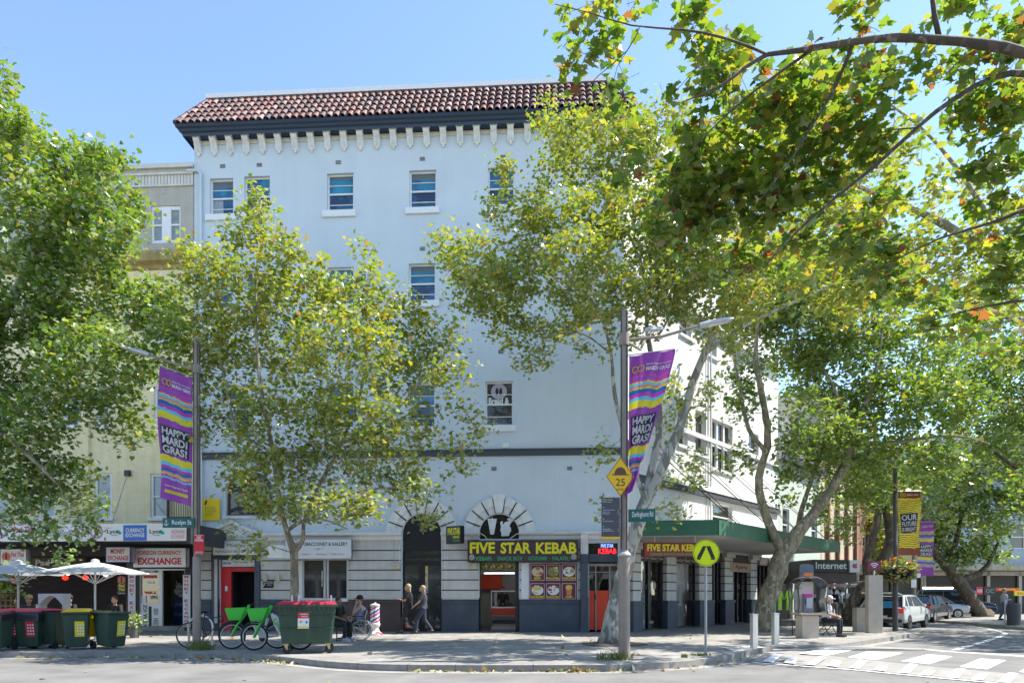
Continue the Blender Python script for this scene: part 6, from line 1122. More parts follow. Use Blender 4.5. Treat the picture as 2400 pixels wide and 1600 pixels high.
# ---------------- bins ----------------
BING = mat('bin_green', (.035, .075, .05), .5, var=.25, scale=3, streak=.25, spec=.4); BINR = flat('lid_red', (.6, .02, .06), .4, var=.15); BINY = flat('lid_yellow', (.8, .52, .0), .4, var=.1); TYRE = flat('rubber', (.015, .015, .016), .7)
def wbin(label, M, lid, sticker, open_=False, bag=False, back=False, lidc=None):
    t = thing('wheelie_bin', label, 'bin', M, 'wheelie bins in a row at the kerb'); m = MB(); a, b, c, d = .235, .23, .285, .34
    v = [(-a, -b, .06), (a, -b, .06), (a, b, .1), (-a, b, .1), (-c, -d, .9), (c, -d, .9), (c, d, .93), (-c, d, .93)]; m.add(v, [(0, 3, 2, 1), (0, 1, 5, 4), (1, 2, 6, 5), (2, 3, 7, 6), (3, 0, 4, 7), (4, 5, 6, 7)]); m.build('body', BING, t, bevel=.03)
    m = MB(); m.box(-c-.02, c+.02, -d-.03, d+.02, .9, .95); m.tube([(-c+.02, d+.06, .98), (c-.02, d+.06, .98)], .016, 6); m.build('rim', BING, t, bevel=.012)
    m = MB()
    if not open_:
        m.add([(-c-.03, -d-.05, .955), (c+.03, -d-.05, .955), (c+.03, d+.04, .985), (-c-.03, d+.04, .985), (-c+.03, -d+.05, 1.0), (c-.03, -d+.05, 1.0), (c-.03, d-.04, 1.04), (-c+.03, d-.04, 1.04)], [(0, 3, 2, 1), (0, 1, 5, 4), (1, 2, 6, 5), (2, 3, 7, 6), (3, 0, 4, 7), (4, 5, 6, 7)])
    else: m.add([(-c, d+.08, .97), (c, d+.08, .97), (c, d+.2, .3), (-c, d+.2, .3), (-c, d+.13, .97), (c, d+.13, .97), (c, d+.27, .3), (-c, d+.27, .3)], [(0, 3, 2, 1), (0, 1, 5, 4), (1, 2, 6, 5), (2, 3, 7, 6), (3, 0, 4, 7), (4, 5, 6, 7)])
    m.build('lid', lid, t, bevel=.02)
    for sg in (-1, 1): q = MB(); q.lathe([(.05, -.03), (.1, -.03), (.1, .03), (.05, .03)], (sg*.27, d-.03, .1), 16, axis='x'); q.build('wheel', TYRE, t)
    m = MB(); m.tube([(-.27, d-.03, .1), (.27, d-.03, .1)], .015, 6); m.build('axle', STEEL, t)
    if sticker:
        yf = lambda z: -b-(d-b)*(z-.06)/.84-.006; q = MB(); z0, z1 = .33, .72; q.add([(-.02, yf(z0), z0), (.19, yf(z0), z0), (.19, yf(z1), z1), (-.02, yf(z1), z1)], [(0, 1, 2, 3)]); s = q.build('sticker', sticker, t); e = MB()
        for r in range(4):
            for cc in range(3): x = .02+cc*.06; z = z0+.07+r*.075; e.disc(x+.025, z, .02, .02, yf(z)-.006, 0, 8)
        e.build('sticker_icons', SWHITE, s, WM[t.name])
    if bag:
        q = MB(); n = 30; rings = []
        for j, (o, z) in enumerate(((.0, .96), (.035, .95), (.045, .88), (.03, .8), (.04, .77))):
            for i in range(n):
                a_ = 2*math.pi*i/n; x = max(-c, min(c, c*1.5*math.cos(a_))); y = max(-d, min(d, d*1.5*math.sin(a_))); k_ = 1+o/.3+rnd.uniform(-.012, .012); rings.append((x*k_, y*k_, z+rnd.uniform(-.02, .02)+(.05*math.sin(a_*2) if j > 1 else 0)))
        q.add(rings, [(j*n+i, j*n+(i+1) % n, (j+1)*n+(i+1) % n, (j+1)*n+i) for j in range(4) for i in range(n)]); q.build('bin_bag', flat('black_plastic', (.02, .02, .023), .3), t, smooth='all')
    return t
sr_, sy_ = flat('sticker_red', (.65, .04, .06)), flat('sticker_yellow', (.75, .62, .02))
wbin('green wheelie bin with red lid cut off by the left picture edge', T(G(-10, 1524), 8), BINR, sr_, bag=True)
wbin('green wheelie bin with red lid and black bag, second from the left edge', T(G(32, 1519), 10), BINR, sr_, bag=True)
wbin('green wheelie bin with red lid and drooping black bag beside the unlabelled one', T(G(78, 1519), 6), BINR, sr_, bag=True)
wbin('green wheelie bin with red lid turned back to front without any sticker', T(G(124, 1517), 178), BINR, None)
wbin('green wheelie bin with closed yellow lid and yellow sticker', T(G(182, 1520), 24), BINY, sy_)
wbin('green wheelie bin with its yellow lid hanging open at the right end of the row', T(G(260, 1519), 62), BINY, sy_, open_=True)
# big four-wheel bin
qb = GX(721, 16.45); BB = thing('skip_bin', 'big four-wheeled green waste container with red lid in front of the small tree', 'bin', T(qb, 14)); m = MB()
v = [(-.56, -.4, .24), (.56, -.4, .24), (.56, .4, .24), (-.56, .4, .24), (-.66, -.48, 1.1), (.66, -.48, 1.1), (.66, .48, 1.1), (-.66, .48, 1.1)]; m.add(v, [(0, 3, 2, 1), (0, 1, 5, 4), (1, 2, 6, 5), (2, 3, 7, 6), (3, 0, 4, 7)]); m.build('body', BING, BB, bevel=.05)
m = MB(); m.box(-.7, .7, -.53, .53, 1.1, 1.16)
for i in range(12): x = -.6+i*.11; m.add([(x-.04, -.51, 1.1), (x+.04, -.51, 1.1), (x, -.475, .98)], [(0, 1, 2)])
for z, k in ((.9, 1.0), (.6, .955)): m.box(-.655*k, .655*k, -.48*k+.0, -.45*k, z, z+.02)
for sx in (-1, 1): m.box(sx*.7, sx*.78, -.2, .2, 1.08, 1.14)
m.build('rim', BING, BB, bevel=.012)
m = MB(); v = [(-.69, -.52, 1.165), (.69, -.52, 1.165), (.69, .52, 1.165), (-.69, .52, 1.165), (-.6, -.42, 1.22), (.6, -.42, 1.22), (.6, .42, 1.26), (-.6, .42, 1.26)]; m.add(v, [(0, 3, 2, 1), (0, 1, 5, 4), (1, 2, 6, 5), (2, 3, 7, 6), (3, 0, 4, 7), (4, 5, 6, 7)]); LD = m.build('lid', BINR, BB, bevel=.03)
for x in (-.35, -.2, .55): MB().box(x-.02, x+.02, -.1, -.06, 1.22, 1.38).build('lid_post', SWHITE, LD, WM[BB.name])
for sx in (-.48, .48):
    for sy in (-.32, .32):
        q = MB(); q.lathe([(.05, -.025), (.1, -.025), (.1, .025), (.05, .025)], (sx+.03, sy, .1), 18, axis='y'); W = q.build('wheel', TYRE, BB); q = MB(); q.add([(sx-.05, sy-.04, .24), (sx+.05, sy-.04, .24), (sx+.05, sy-.035, .1), (sx+.02, sy-.035, .1)], [(0, 1, 2, 3)]); q.add([(sx-.05, sy+.04, .24), (sx+.05, sy+.04, .24), (sx+.05, sy+.035, .1), (sx+.02, sy+.035, .1)], [(0, 1, 2, 3)]); q.box(sx-.06, sx+.06, sy-.045, sy+.045, .22, .245); q.build('fork', flat('zinc_yellow', (.45, .36, .18), .5), W, WM[BB.name])
q = MB(); q.add([(-.2, -.462, .6), (.05, -.462, .6), (.06, -.475, .98), (-.2, -.475, .98)], [(0, 1, 2, 3)]); s = q.build('sticker', SWHITE, BB); q = MB(); q.add([(-.2, -.472, .84), (.056, -.472, .84), (.06, -.48, .98), (-.2, -.48, .98)], [(0, 1, 2, 3)]); q.add([(-.19, -.47, .61), (.04, -.47, .61), (.04, -.471, .65), (-.19, -.471, .65)], [(0, 1, 2, 3)], 2); q.text('GENERAL', -.14, .04, .92, .95, -.485, 1, .03); q.text('WASTE', -.12, .02, .87, .9, -.485, 1, .03); q.disc(-.13, .76, .03, .03, -.478, 3); q.disc(.0, .75, .025, .03, -.478, 4); q.build('sticker_print', [sr_, SWHITE, sy_, flat('print_tan', (.5, .35, .15)), SBLUE], s, WM[BB.name])
# ---------------- bicycles ----------------
def wheel(mb, x, z, r, mi_t, mi_r, mi_s, tr=.022, spokes=20):
    mb.torus((x, 0, z), r-tr, tr, n=36, m=8, mi=mi_t); mb.torus((x, 0, z), r-tr*2.2, .011, n=30, m=5, mi=mi_r); mb.lathe([(.03, -.035), (.03, .035)], (x, 0, z), 10, mi_s, axis='y')
    for i in range(spokes): a = 2*math.pi*i/spokes; mb.tube([(x+.03*math.cos(a), .02*(-1)**i, z+.03*math.sin(a)), (x+(r-2.4*tr)*math.cos(a), 0, z+(r-2.4*tr)*math.sin(a))], .0022, 3, mi_s, caps=False)
RIMM = mat('rim_grey', (.5, .5, .5), .35, .6)
def bike(label, M, col, lime=False, group=None):
    t = thing('bicycle', label, 'bicycle', M, group); r = .34; wb = 1.12 if lime else 1.0
    for nm, x in (('front_wheel', 0), ('rear_wheel', wb)):
        m = MB(); wheel(m, x, r, r, 0, 1, 2, tr=.026 if lime else .015, spokes=16 if lime else 24); m.build(nm, [TYRE, SWHITE if lime else RIMM, RIMM], t, smooth=True)
    m = MB(); k = MB()
    if lime:
        wf = flat('bike_white', (.72, .73, .75), .35); gf = flat('lime_green', (.07, .62, .06), .4)
        m.tube([(.42, 0, .92), (.52, 0, .66), (.66, 0, .4), (.8, 0, .31), (wb, 0, r)], [.04, .05, .06, .05, .025], 10); m.tube([(.76, 0, .32), (.88, 0, .8)], [.05, .03], 8); m.prism([(.44, .88), (.52, .9), (.86, .42), (.84, .3), (.7, .28), (.6, .42)], -.055, .055); m.build('frame', wf, t, smooth=True)
        A_, ca, sa = Vector((.5, .78)), math.cos(-.98), math.sin(-.98); m = MB(); m.text('Lime', 0, .36, -.07, .06, 0, 0, .03, fn=lambda a, b: (A_.x+a*ca-b*sa, -.06, A_.y+a*sa+b*ca)); m.build('lettering', gf, t)
        for sg in (-1, 1): k.tube([(0, sg*.055, r), (.12, sg*.055, .6), (.24, sg*.03, .78)], .026, 6)
        k.tube([(.22, 0, .74), (.36, 0, .98), (.42, 0, 1.12)], [.036, .045, .035], 8); k.build('fork', gf, t, smooth=True)
        v = [(-.05, -.13, .74), (.24, -.13, .74), (.24, .13, .74), (-.05, .13, .74), (-.14, -.2, 1.04), (.38, -.2, 1.06), (.38, .2, 1.06), (-.14, .2, 1.04)]; b = MB(); b.add(v, [(0, 3, 2, 1), (0, 1, 5, 4), (1, 2, 6, 5), (2, 3, 7, 6), (3, 0, 4, 7)]); v2 = [(x*.94+.01, y*.92, z+.012) for x, y, z in v]; b.add(v2, [(0, 1, 2, 3), (0, 4, 5, 1), (1, 5, 6, 2), (2, 6, 7, 3), (3, 7, 4, 0)]); b.build('basket', gf, t, bevel=.02)
        f = MB(); f.torus((0, 0, r), r+.03, .02, a0=.3, a1=2.2, n=10, m=5); f.torus((wb, 0, r), r+.03, .025, a0=.5, a1=2.8, n=12, m=5); f.build('mudguard', flat('mudguard_black', (.03, .03, .03)), t)
        h = MB(); h.tube([(.52, -.28, 1.14), (.43, -.1, 1.14), (.43, .1, 1.14), (.52, .28, 1.14)], .014, 6); h.build('handlebar', BLACKF, t); sx = .9
        g = MB(); g.lathe([(.08, -.02), (.11, 0), (.08, .02)], (.76, 0, .3), 14, axis='y'); g.build('pedals', BLACKF, t)
        MB().box(wb+.1, wb+.16, -.04, .04, .5, .6).build('rear_reflector', flat('reflector', (.8, .03, .02), emit=.2), t)
    else:
        fm = flat('bike_dark', (.05, .05, .05), .3); a, b, c, hd = (.62, 0, .3), (.7, 0, .8), (wb, 0, r), (.2, 0, .78)
        for p, q in ((hd, a), (a, b), ((.22, 0, .82), (.68, 0, .76)), (a, c), (b, c)): m.tube([p, q], .016, 6)
        m.build('frame', fm, t, smooth=True); k.tube([(0, 0, r), (.08, 0, .5), (.2, 0, .8), (.22, 0, .92)], .014, 6); k.build('fork', fm, t, smooth=True)
        h = MB(); h.tube([(.2, -.27, .97), (.22, -.05, .95), (.22, .05, .95), (.2, .27, .97)], .012, 6); h.build('handlebar', BLACKF, t)
        g = MB(); g.torus((.62, 0, .3), .09, .008, n=20, m=4); g.tube([(.62, -.06, .3), (.74, -.06, .2)], .01, 4); g.box(.7, .8, -.12, -.05, .18, .2); g.build('crank', STEEL, t); MB().box(-.04, .02, -.03, .0, .2, .24).build('reflector', flat('orange_reflector', (.9, .25, .0), emit=.3), t); sx = .7
        m = MB(); m.tube([b, (.68, 0, .92)], .014, 6); m.build('seat_post', STEEL, t)
    s = MB(); s.ell((sx-.02, 0, .98 if lime else .94), (.14, .07, .035), 12, 6); s.tube([(sx-.04, 0, .78), (sx-.02, 0, .96)], .016, 6); s.build('saddle', BLACKF, t, smooth=True)
    return t
gA, gB = GX(544, 17.45), GX(596, 17.1)
bike('green and white hire bicycle with front basket, farther left of the pair', T(Vector((gA.x, gA.y, 0)), 8), None, True, 'hire bicycles beside the big bin')
bike('green and white hire bicycle with front basket, right one partly behind the big bin', T(Vector((gB.x, gB.y, 0)), 6), None, True, 'hire bicycles beside the big bin')
gC = G(432, 1520); bike('black road bicycle leaning by the left lamp post', T(gC+Vector((.95, .65, 0)), 180+22), None, False)
m = MB(); gD = G(470, 1512); t = thing('bike_hoop', 'silver arched bicycle parking hoop just behind the left lamp post', 'bike rack', T(gD, 25)); m.tube([(-.28, 0, 0)]+[(-.3*math.cos(a), 0, .5+.32*math.sin(a)) for a in [math.pi*i/12 for i in range(13)]]+[(.28, 0, 0)], .028, 8); m.build('hoop', STEEL, t, smooth=True)
# ---------------- parasols ----------------
def parasol(label, M, r, h, hub):
    t = thing('parasol', label, 'parasol', M, 'white parasols outside the restaurant'); n = 8; can = MB(); vs = [(0, 0, h)]; K = 5
    for k in range(1, K+1):
        for j in range(n*4):
            a = 2*math.pi*j/(n*4); u = (j % 4)/4; sag = math.sin(math.pi*u)*.035*k/K; rr_ = r*k/K*math.cos(math.pi/n)/math.cos(((a) % (2*math.pi/n))-math.pi/n); vs.append((rr_*math.cos(a), rr_*math.sin(a), h-(h-hub)*(k/K)**1.15-sag))
    N = n*4; fs = [(0, 1+(j+1) % N, 1+j) for j in range(N)]+[(1+(k-1)*N+j, 1+(k-1)*N+(j+1) % N, 1+k*N+(j+1) % N, 1+k*N+j) for k in range(1, K) for j in range(N)]
    can.add(vs, fs); cm = flat('parasol_cloth', (.72, .75, .78), .8)
    if not cm.node_tree.nodes.get('tr'):
        nn_ = cm.node_tree; tr = nn_.nodes.new('ShaderNodeBsdfTranslucent'); tr.name = 'tr'; tr.inputs[0].default_value = (.6, .62, .65, 1); mx = nn_.nodes.new('ShaderNodeMixShader'); mx.inputs[0].default_value = .3; nn_.links.new(nn_.nodes['Principled BSDF'].outputs[0], mx.inputs[1]); nn_.links.new(tr.outputs[0], mx.inputs[2]); nn_.links.new(mx.outputs[0], nn_.nodes['Material Output'].inputs['Surface'])
    can.build('canopy', cm, t, smooth=True); MB().lathe([(.12, h-.02), (.1, h+.06), (.02, h+.09)], n=10).build('finial', cm, t)
    MB().cyl(0, 0, 0, h-.02, .03, 10).build('pole', mat('pole_alu', (.5, .5, .52), .4, .5), t, smooth=True); m = MB()
    for j in range(n): a = 2*math.pi*j/n; m.tube([(0, 0, h-.65), (r*.55*math.cos(a), r*.55*math.sin(a), h-(h-hub)*.5-.06)], .012, 4); m.tube([(0, 0, h-.08), (r*.96*math.cos(a), r*.96*math.sin(a), hub+.0)], .01, 4)
    m.build('ribs', flat('rib_white', (.6, .6, .6)), t); MB().lathe([(.3, 0), (.3, .06), (.05, .1)], n=16).build('base', flat('base_grey', (.1, .1, .1)), t); return t
def par(px, pyhub, pytip, pyrim, hw, Y, lb): p = GX(px, Y); parasol(lb, T(p), hw/F*Y, zz(pytip, Y), zz(pyrim, Y))
par(43, 1400, 1318, 1344, 105, 20.2, 'white octagonal parasol, the middle one of three outside the restaurant'); par(223, 1400, 1316, 1341, 118, 20., 'white octagonal parasol nearest the currency exchange shop'); par(-70, 1400, 1345, 1357, 100, 19., 'white parasol mostly outside the left picture edge')
# ---------------- people ----------------
SK1 = flat('skin_light', (.5, .28, .19), .55); SK2 = flat('skin_tan', (.3, .15, .09), .55); CL = {}
def cloth(n, c): return mat('cloth_'+n, c, .85, var=.2, scale=8, bump=.2, bscale=30)
def voxel(o, s): r = o.modifiers.new('remesh', 'REMESH'); r.mode = 'VOXEL'; r.voxel_size = s; r.use_smooth_shade = True; sm = o.modifiers.new('smooth', 'SMOOTH'); sm.iterations = 3; sm.factor = .5
STAND = dict(pel=(0, 0, .93), chest=(0, -.02, 1.25), neck=(0, 0, 1.45), head=(0, -.03, 1.6), sh=(.18, 0, 1.4), el=(.24, .03, 1.12), wr=(.24, -.06, .88), hip=(.09, 0, .9), kn=(.1, -.02, .49), an=(.1, .03, .08))
def person(label, M, J=None, JL=None, top=None, bottom=None, skin=None, hair=(.05, .03, .02), longhair=False, cap=None, bare=False, scale=1., shorts=False, hat=None, grp=None, shoes=(.03, .03, .03)):
    t = thing('person', label, 'person', M @ Matrix.Scale(scale, 4), grp); J = {**STAND, **(J or {})}; sk = skin or SK1
    def P(k, sg):
        if sg < 0 and JL and k in JL: return Vector(JL[k])
        v = Vector(J[k]); return Vector((v.x*sg, v.y, v.z)) if sg < 0 else v
    pel, ch, ne, hd = [Vector(J[k]) for k in ('pel', 'chest', 'neck', 'head')]
    b = MB(); b.tube([pel-Vector((0, 0, .04)), (pel+ch)/2, ch, ch.lerp(ne, .6), ne], [.14, .125, .15, .13, .055], 14, flat_=.72); b.tube([ne-Vector((0, 0, .06)), hd-Vector((0, 0, .05))], .052, 10); b.ell(hd, (.078, .098, .115), 14, 12); b.ell(hd+Vector((0, -.1, -.012)), (.014, .022, .022), 6, 5); b.ell(hd+Vector((0, -.075, -.07)), (.045, .035, .03), 8, 6)
    for sg in (-1, 1): b.ell(hd+Vector((sg*.08, .01, -.01)), (.014, .02, .03), 6, 5)
    for sg in (-1, 1):
        s_, e, w_ = P('sh', sg), P('el', sg), P('wr', sg); b.tube([ch.lerp(ne, .5), s_, s_.lerp(e, .5), e, e.lerp(w_, .4), w_], [.07, .058, .047, .038, .036, .025], 10)
        d = (w_-e).normalized(); sd2 = d.cross(Vector((0, 0, 1))); sd2 = sd2.normalized() if sd2.length > .1 else Vector((0, 1, 0)); pn = w_+d*.05; b.ell(w_+d*.045, (.026, .032, .04), 8, 6)
        for i, ln in enumerate((.07, .085, .08, .065)): f0 = pn+sd2*(.021*(i-1.5))+d*.025; b.tube([f0, f0+d*ln*.55, f0+d*ln*.9+Vector((0, 0, -.02))+d.cross(sd2)*.012], [.0095, .009, .008], 6)
        b.tube([w_+d*.02-sd2*.02, w_+d*.06-sd2*.052, w_+d*.085-sd2*.055], [.011, .01, .009], 6)
        h, k, a = P('hip', sg), P('kn', sg), P('an', sg); b.tube([pel+Vector((sg*.05, 0, .02)), h, h.lerp(k, .5), k, k.lerp(a, .35), a], [.1, .095, .077, .055, .052, .036], 10); b.ell(a+Vector((0, -.07, -.04)), (.042, .12, .038), 8, 6)
    body = b.build('body', sk, t, smooth='all'); voxel(body, .0125)
    if top:
        c = MB(); c.tube([pel+Vector((0, 0, -.02)), (pel+ch)/2, ch, ch.lerp(ne, .6), ne-Vector((0, 0, .015))], [.158, .145, .168, .148, .068], 14, flat_=.75)
        if not bare:
            for sg in (-1, 1): s_, e = P('sh', sg), P('el', sg); c.tube([ch.lerp(ne, .5), s_, s_.lerp(e, .5), s_.lerp(e, .8)], [.08, .074, .064, .062], 10)
        o = c.build('shirt', top, t, smooth='all'); voxel(o, .016)
    if bottom:
        c = MB(); c.tube([pel+Vector((0, 0, .08)), pel-Vector((0, 0, .04))], [.15, .155], 12, flat_=.76)
        for sg in (-1, 1): h, k, a = P('hip', sg), P('kn', sg), P('an', sg); c.tube([pel+Vector((sg*.05, 0, .02)), h, h.lerp(k, .5), k]+([] if shorts else [k.lerp(a, .4), a+Vector((0, 0, .02))]), [.11, .108, .094, .078]+([] if shorts else [.068, .056]), 10)
        o = c.build('trousers', bottom, t, smooth='all'); voxel(o, .016)
    c = MB(); c.ell(hd+Vector((0, .018, .03)), (.09, .1, .105), 12, 8)
    if longhair: c.ell(hd+Vector((0, .06, -.1)), (.08, .05, .16), 10, 8)
    hr = c.build('hair', flat('hair_%d' % int(hair[0]*1000), hair, .6, scale=30, var=.3), t, smooth='all')
    if cap or hat:
        c = MB(); c.lathe([(.108, 0), (.105, .05), (.085, .1), (.03, .125)], tuple(hd+Vector((0, .01, .045))), 16); c.ell(hd+Vector((0, -.11, .055)), (.08, .08, .012), 12, 5); c.build('cap', cap or hat, t, smooth='all')
    for sg in (-1, 1): a = P('an', sg); c = MB(); c.ell(a+Vector((0, -.06, -.03)), (.052, .14, .052), 10, 7); c.box(a.x-.05, a.x+.05, a.y-.19, a.y+.07, a.z-.08, a.z-.055); c.build('shoe', flat('shoe_%d' % int(shoes[0]*100), shoes, .5), t)
    return t
def SIT(h=.47, **k): return {**dict(pel=(0, 0, h+.08), chest=(0, -.03, h+.42), neck=(0, -.04, h+.62), head=(0, -.07, h+.77), sh=(.18, -.03, h+.57), el=(.23, -.1, h+.3), wr=(.12, -.33, h+.22), hip=(.1, -.02, h+.06), kn=(.12, -.44, h+.07), an=(.12, -.42, .08)), **k}
BLK = cloth('black', (.02, .02, .024)); NV = cloth('navy', (.03, .04, .07)); WHT = cloth('white', (.68, .68, .7)); DGR = cloth('darkgrey', (.06, .065, .075)); LBL = cloth('lilac', (.4, .44, .6)); DEN = cloth('denim', (.05, .09, .18)); TAN_ = cloth('tan', (.35, .3, .22))
# wheelchair user and companion
def wheelchair(M):
    t = thing('wheelchair', 'silver framed black wheelchair with spoked wheels by the barber pole', 'wheelchair', M)
    for sx in (-.29, .29):
        m = MB(); m.torus((sx, 0, .31), .3, .014, 'x', 36, 6, 0); m.torus((sx+.04*(1 if sx > 0 else -1), 0, .31), .26, .008, 'x', 30, 5, 1)
        for i in range(16): a = 2*math.pi*i/16; m.tube([(sx, .0, .31), (sx, .29*math.cos(a), .31+.29*math.sin(a))], .003, 3, 1)
        m.lathe([(.03, -.03), (.03, .03)], (sx, 0, .31), 10, 1, axis='x'); m.build('wheel', [flat('tyre_grey', (.45, .45, .45)), STEEL], t, smooth=True)
        m = MB(); m.torus((sx*.8, -.5, .09), .08, .016, 'x', 18, 6, 0); m.build('caster', flat('tyre_grey', (.45, .45, .45)), t, smooth=True)
    m = MB()
    for sx in (-.23, .23):
        m.tube([(sx, .16, .95), (sx, .12, .7), (sx, .1, .2), (sx, -.3, .2), (sx, -.42, .5), (sx, -.5, .15), (sx, -.62, .08)], .012, 6); m.tube([(sx, .1, .5), (sx, -.42, .5)], .012, 6); m.tube([(sx, .13, .72), (sx, -.1, .74), (sx, -.28, .7), (sx, -.3, .5)], .012, 6); m.tube([(sx, -.42, .22), (sx*.87, -.5, .17)], .012, 5)
    m.tube([(-.23, .1, .2), (.23, -.3, .48)], .01, 5); m.tube([(.23, .1, .2), (-.23, -.3, .48)], .01, 5); m.build('frame', STEEL, t, smooth=True)
    MB().box(-.22, .22, -.4, .1, .46, .51).build('seat', BLK, t, bevel=.01); MB().box(-.22, .22, .1, .14, .5, .92).build('backrest', BLK, t, bevel=.01)
    for sx in (-.25, .25): MB().box(sx-.03, sx+.03, -.26, .06, .725, .755).build('armrest', BLACKF, t, bevel=.01); MB().tube([(sx*.92, .14, .93), (sx*.92, .27, .95)], .018, 6).build('handle', BLACKF, t); MB().box(sx*.5-.08, sx*.5+.08, -.72, -.55, .06, .075).build('footrest', BLACKF, t)
    return t
wc = GX(848, 21., 0); MW = T(wc, -82); wheelchair(MW)
person('person in a black cap and pale blue tank top sitting in the wheelchair', MW, SIT(.45, wr=(.08, -.16, 1.12), el=(.24, -.25, .8)), {'el': (-.26, -.2, .75), 'wr': (-.14, -.38, .7)}, LBL, BLK, SK1, cap=BLK, bare=True, hair=(.12, .1, .08), shoes=(.4, .4, .45))
sc = GX(790, 20.7, 0); person('person in black shirt and trousers seated facing the wheelchair', T(sc, 60), SIT(.44), None, BLK, BLK, SK2, hair=(.01, .01, .01), shoes=(.45, .47, .55))
t = thing('stool', 'low dark stool under the person in black facing the wheelchair', 'stool', T(sc, 60)); MB().box(-.18, .18, -.16, .18, .42, .46).build('seat', BLACKF, t)
for sx in (-.15, .15):
    for sy in (-.13, .15): MB().cyl(sx, sy, 0, .42, .015, 6).build('leg', BLACKF, t)
WALK = dict(el=(.2, -.14, 1.14), wr=(.06, -.33, 1.2), kn=(.1, -.22, .5), an=(.1, -.26, .1)); WL = {'el': (-.24, .1, 1.14), 'wr': (-.2, -.1, 1.0), 'kn': (-.1, .04, .5), 'an': (-.1, .3, .14)}
person('fair-haired person in black walking left past the brown plinth, phone raised', T(GX(958, 24.3), -80), WALK, WL, BLK, BLK, SK1, hair=(.42, .3, .16), longhair=True, scale=1.03)
person('fair-haired person in dark grey walking left just behind the one in black', T(GX(992, 24.2), -84), {**WALK, 'wr': (.12, -.3, 1.0)}, WL, DGR, NV, SK1, hair=(.36, .25, .14), longhair=True, scale=1.0)
person('dark-haired shop worker standing behind the food counter in the kebab shop', T(FA.M @ Vector((FA.at(1178, 1400, 2.6)[0], 2.6, 0)), 0), None, None, BLK, BLK, SK2, hair=(.01, .01, .01), scale=.99)
for px, Y_, lb, tp, hr, cp in ((70, 21.3, 'seated diner in a beige cap behind the left bins', DGR, (.05, .03, .02), cloth('beige', (.45, .38, .26))), (166, 21.6, 'seated diner in a black cap and shirt behind the middle bins', BLK, (.02, .02, .02), BLK), (272, 21.2, 'seated diner with dark hair and sunglasses behind the yellow-lidded bins', BLK, (.04, .02, .015), None)):
    person(lb, T(GX(px, Y_), rnd.uniform(-20, 20)), SIT(.46), None, tp, NV, SK1, hair=hr, cap=cp); c = thing('cafe_chair', 'dark cafe chair under the '+lb.replace('seated ', '').replace(' in a ', ' with ')[:60], 'chair', T(GX(px, Y_)), 'dark cafe chairs'); MB().box(-.2, .2, -.2, .2, .43, .46).build('seat', BLACKF, c); MB().box(-.2, .2, .2, .23, .46, .85).build('backrest', BLACKF, c)
    for sx in (-.18, .18):
        for sy in (-.18, .18): MB().cyl(sx, sy, 0, .43, .015, 6).build('leg', BLACKF, c)
for k, (px, Y_) in enumerate(((110, 20.6), (225, 20.7))):
    t = thing('cafe_table', ('small dark cafe table between the left and middle diners', 'small dark cafe table under the parasol by the currency exchange')[k], 'table', T(GX(px, Y_)), 'cafe tables'); MB().lathe([(.35, .72), (.35, .75)], n=20).build('tabletop', BLACKF, t); MB().cyl(0, 0, 0, .72, .03, 8).build('pedestal', BLACKF, t)
# arched grey cover seen over the bins
t = thing('heater_hood', 'pale grey arched hood standing behind the back-to-front bin', 'cover', T(GX(128, 18.3))); m = MB(); n = 14; o_ = [(-.3+.6*i/n, 1.12+.24*math.sin(math.pi*i/n)) for i in range(n+1)]; m.prism([(-.34, .0), (-.34, 1.42), (.34, 1.42), (.34, 0), (.3, 0)]+o_[::-1]+[(-.3, 0)], -.15, .15); m.build('hood', mat('hood_grey', (.42, .42, .4), .6), t)
# novelty barber pole
bp = GX(879, 23.6); t = thing('barber_pole', 'worn red white and blue striped barber pole standing on the footpath', 'barber pole', T(bp)); m = MB(); n = 28; K = 20; H0, H1 = .42, .98
vs = [(.155*math.cos(2*math.pi*j/n), .155*math.sin(2*math.pi*j/n), H0+(H1-H0)*k/K) for k in range(K+1) for j in range(n)]; fs = []; mi = []
for k in range(K):
    for j in range(n): fs.append((k*n+j, k*n+(j+1) % n, (k+1)*n+(j+1) % n, (k+1)*n+j)); mi.append([1, 1, 0, 2, 2, 0, 0][int((j-k*.9) % n)//2 % 7 if False else int(((j-k*1.5) % 14)//2)])
m.v, m.f, m.m = vs, fs, mi; m.build('striped_drum', [SWHITE, flat('barber_blue', (.03, .05, .3)), flat('barber_red', (.6, .03, .08))], t, smooth=True)
MB().lathe([(.155, .98), (.17, 1.0), (.17, 1.04), (.12, 1.07), (.04, 1.09), (.03, 1.13)], n=20).build('cap', flat('pole_grey', (.5, .5, .5)), t); MB().lathe([(.26, .0), (.26, .05), (.2, .09), (.15, .14), (.13, .24), (.17, .33), (.18, .38), (.16, .42)], n=22).build('base', mat('worn_white_red', (.65, .63, .62), .6, col2=(.6, .05, .08), c2scale=5, c2pos=.56, c2w=.02), t)
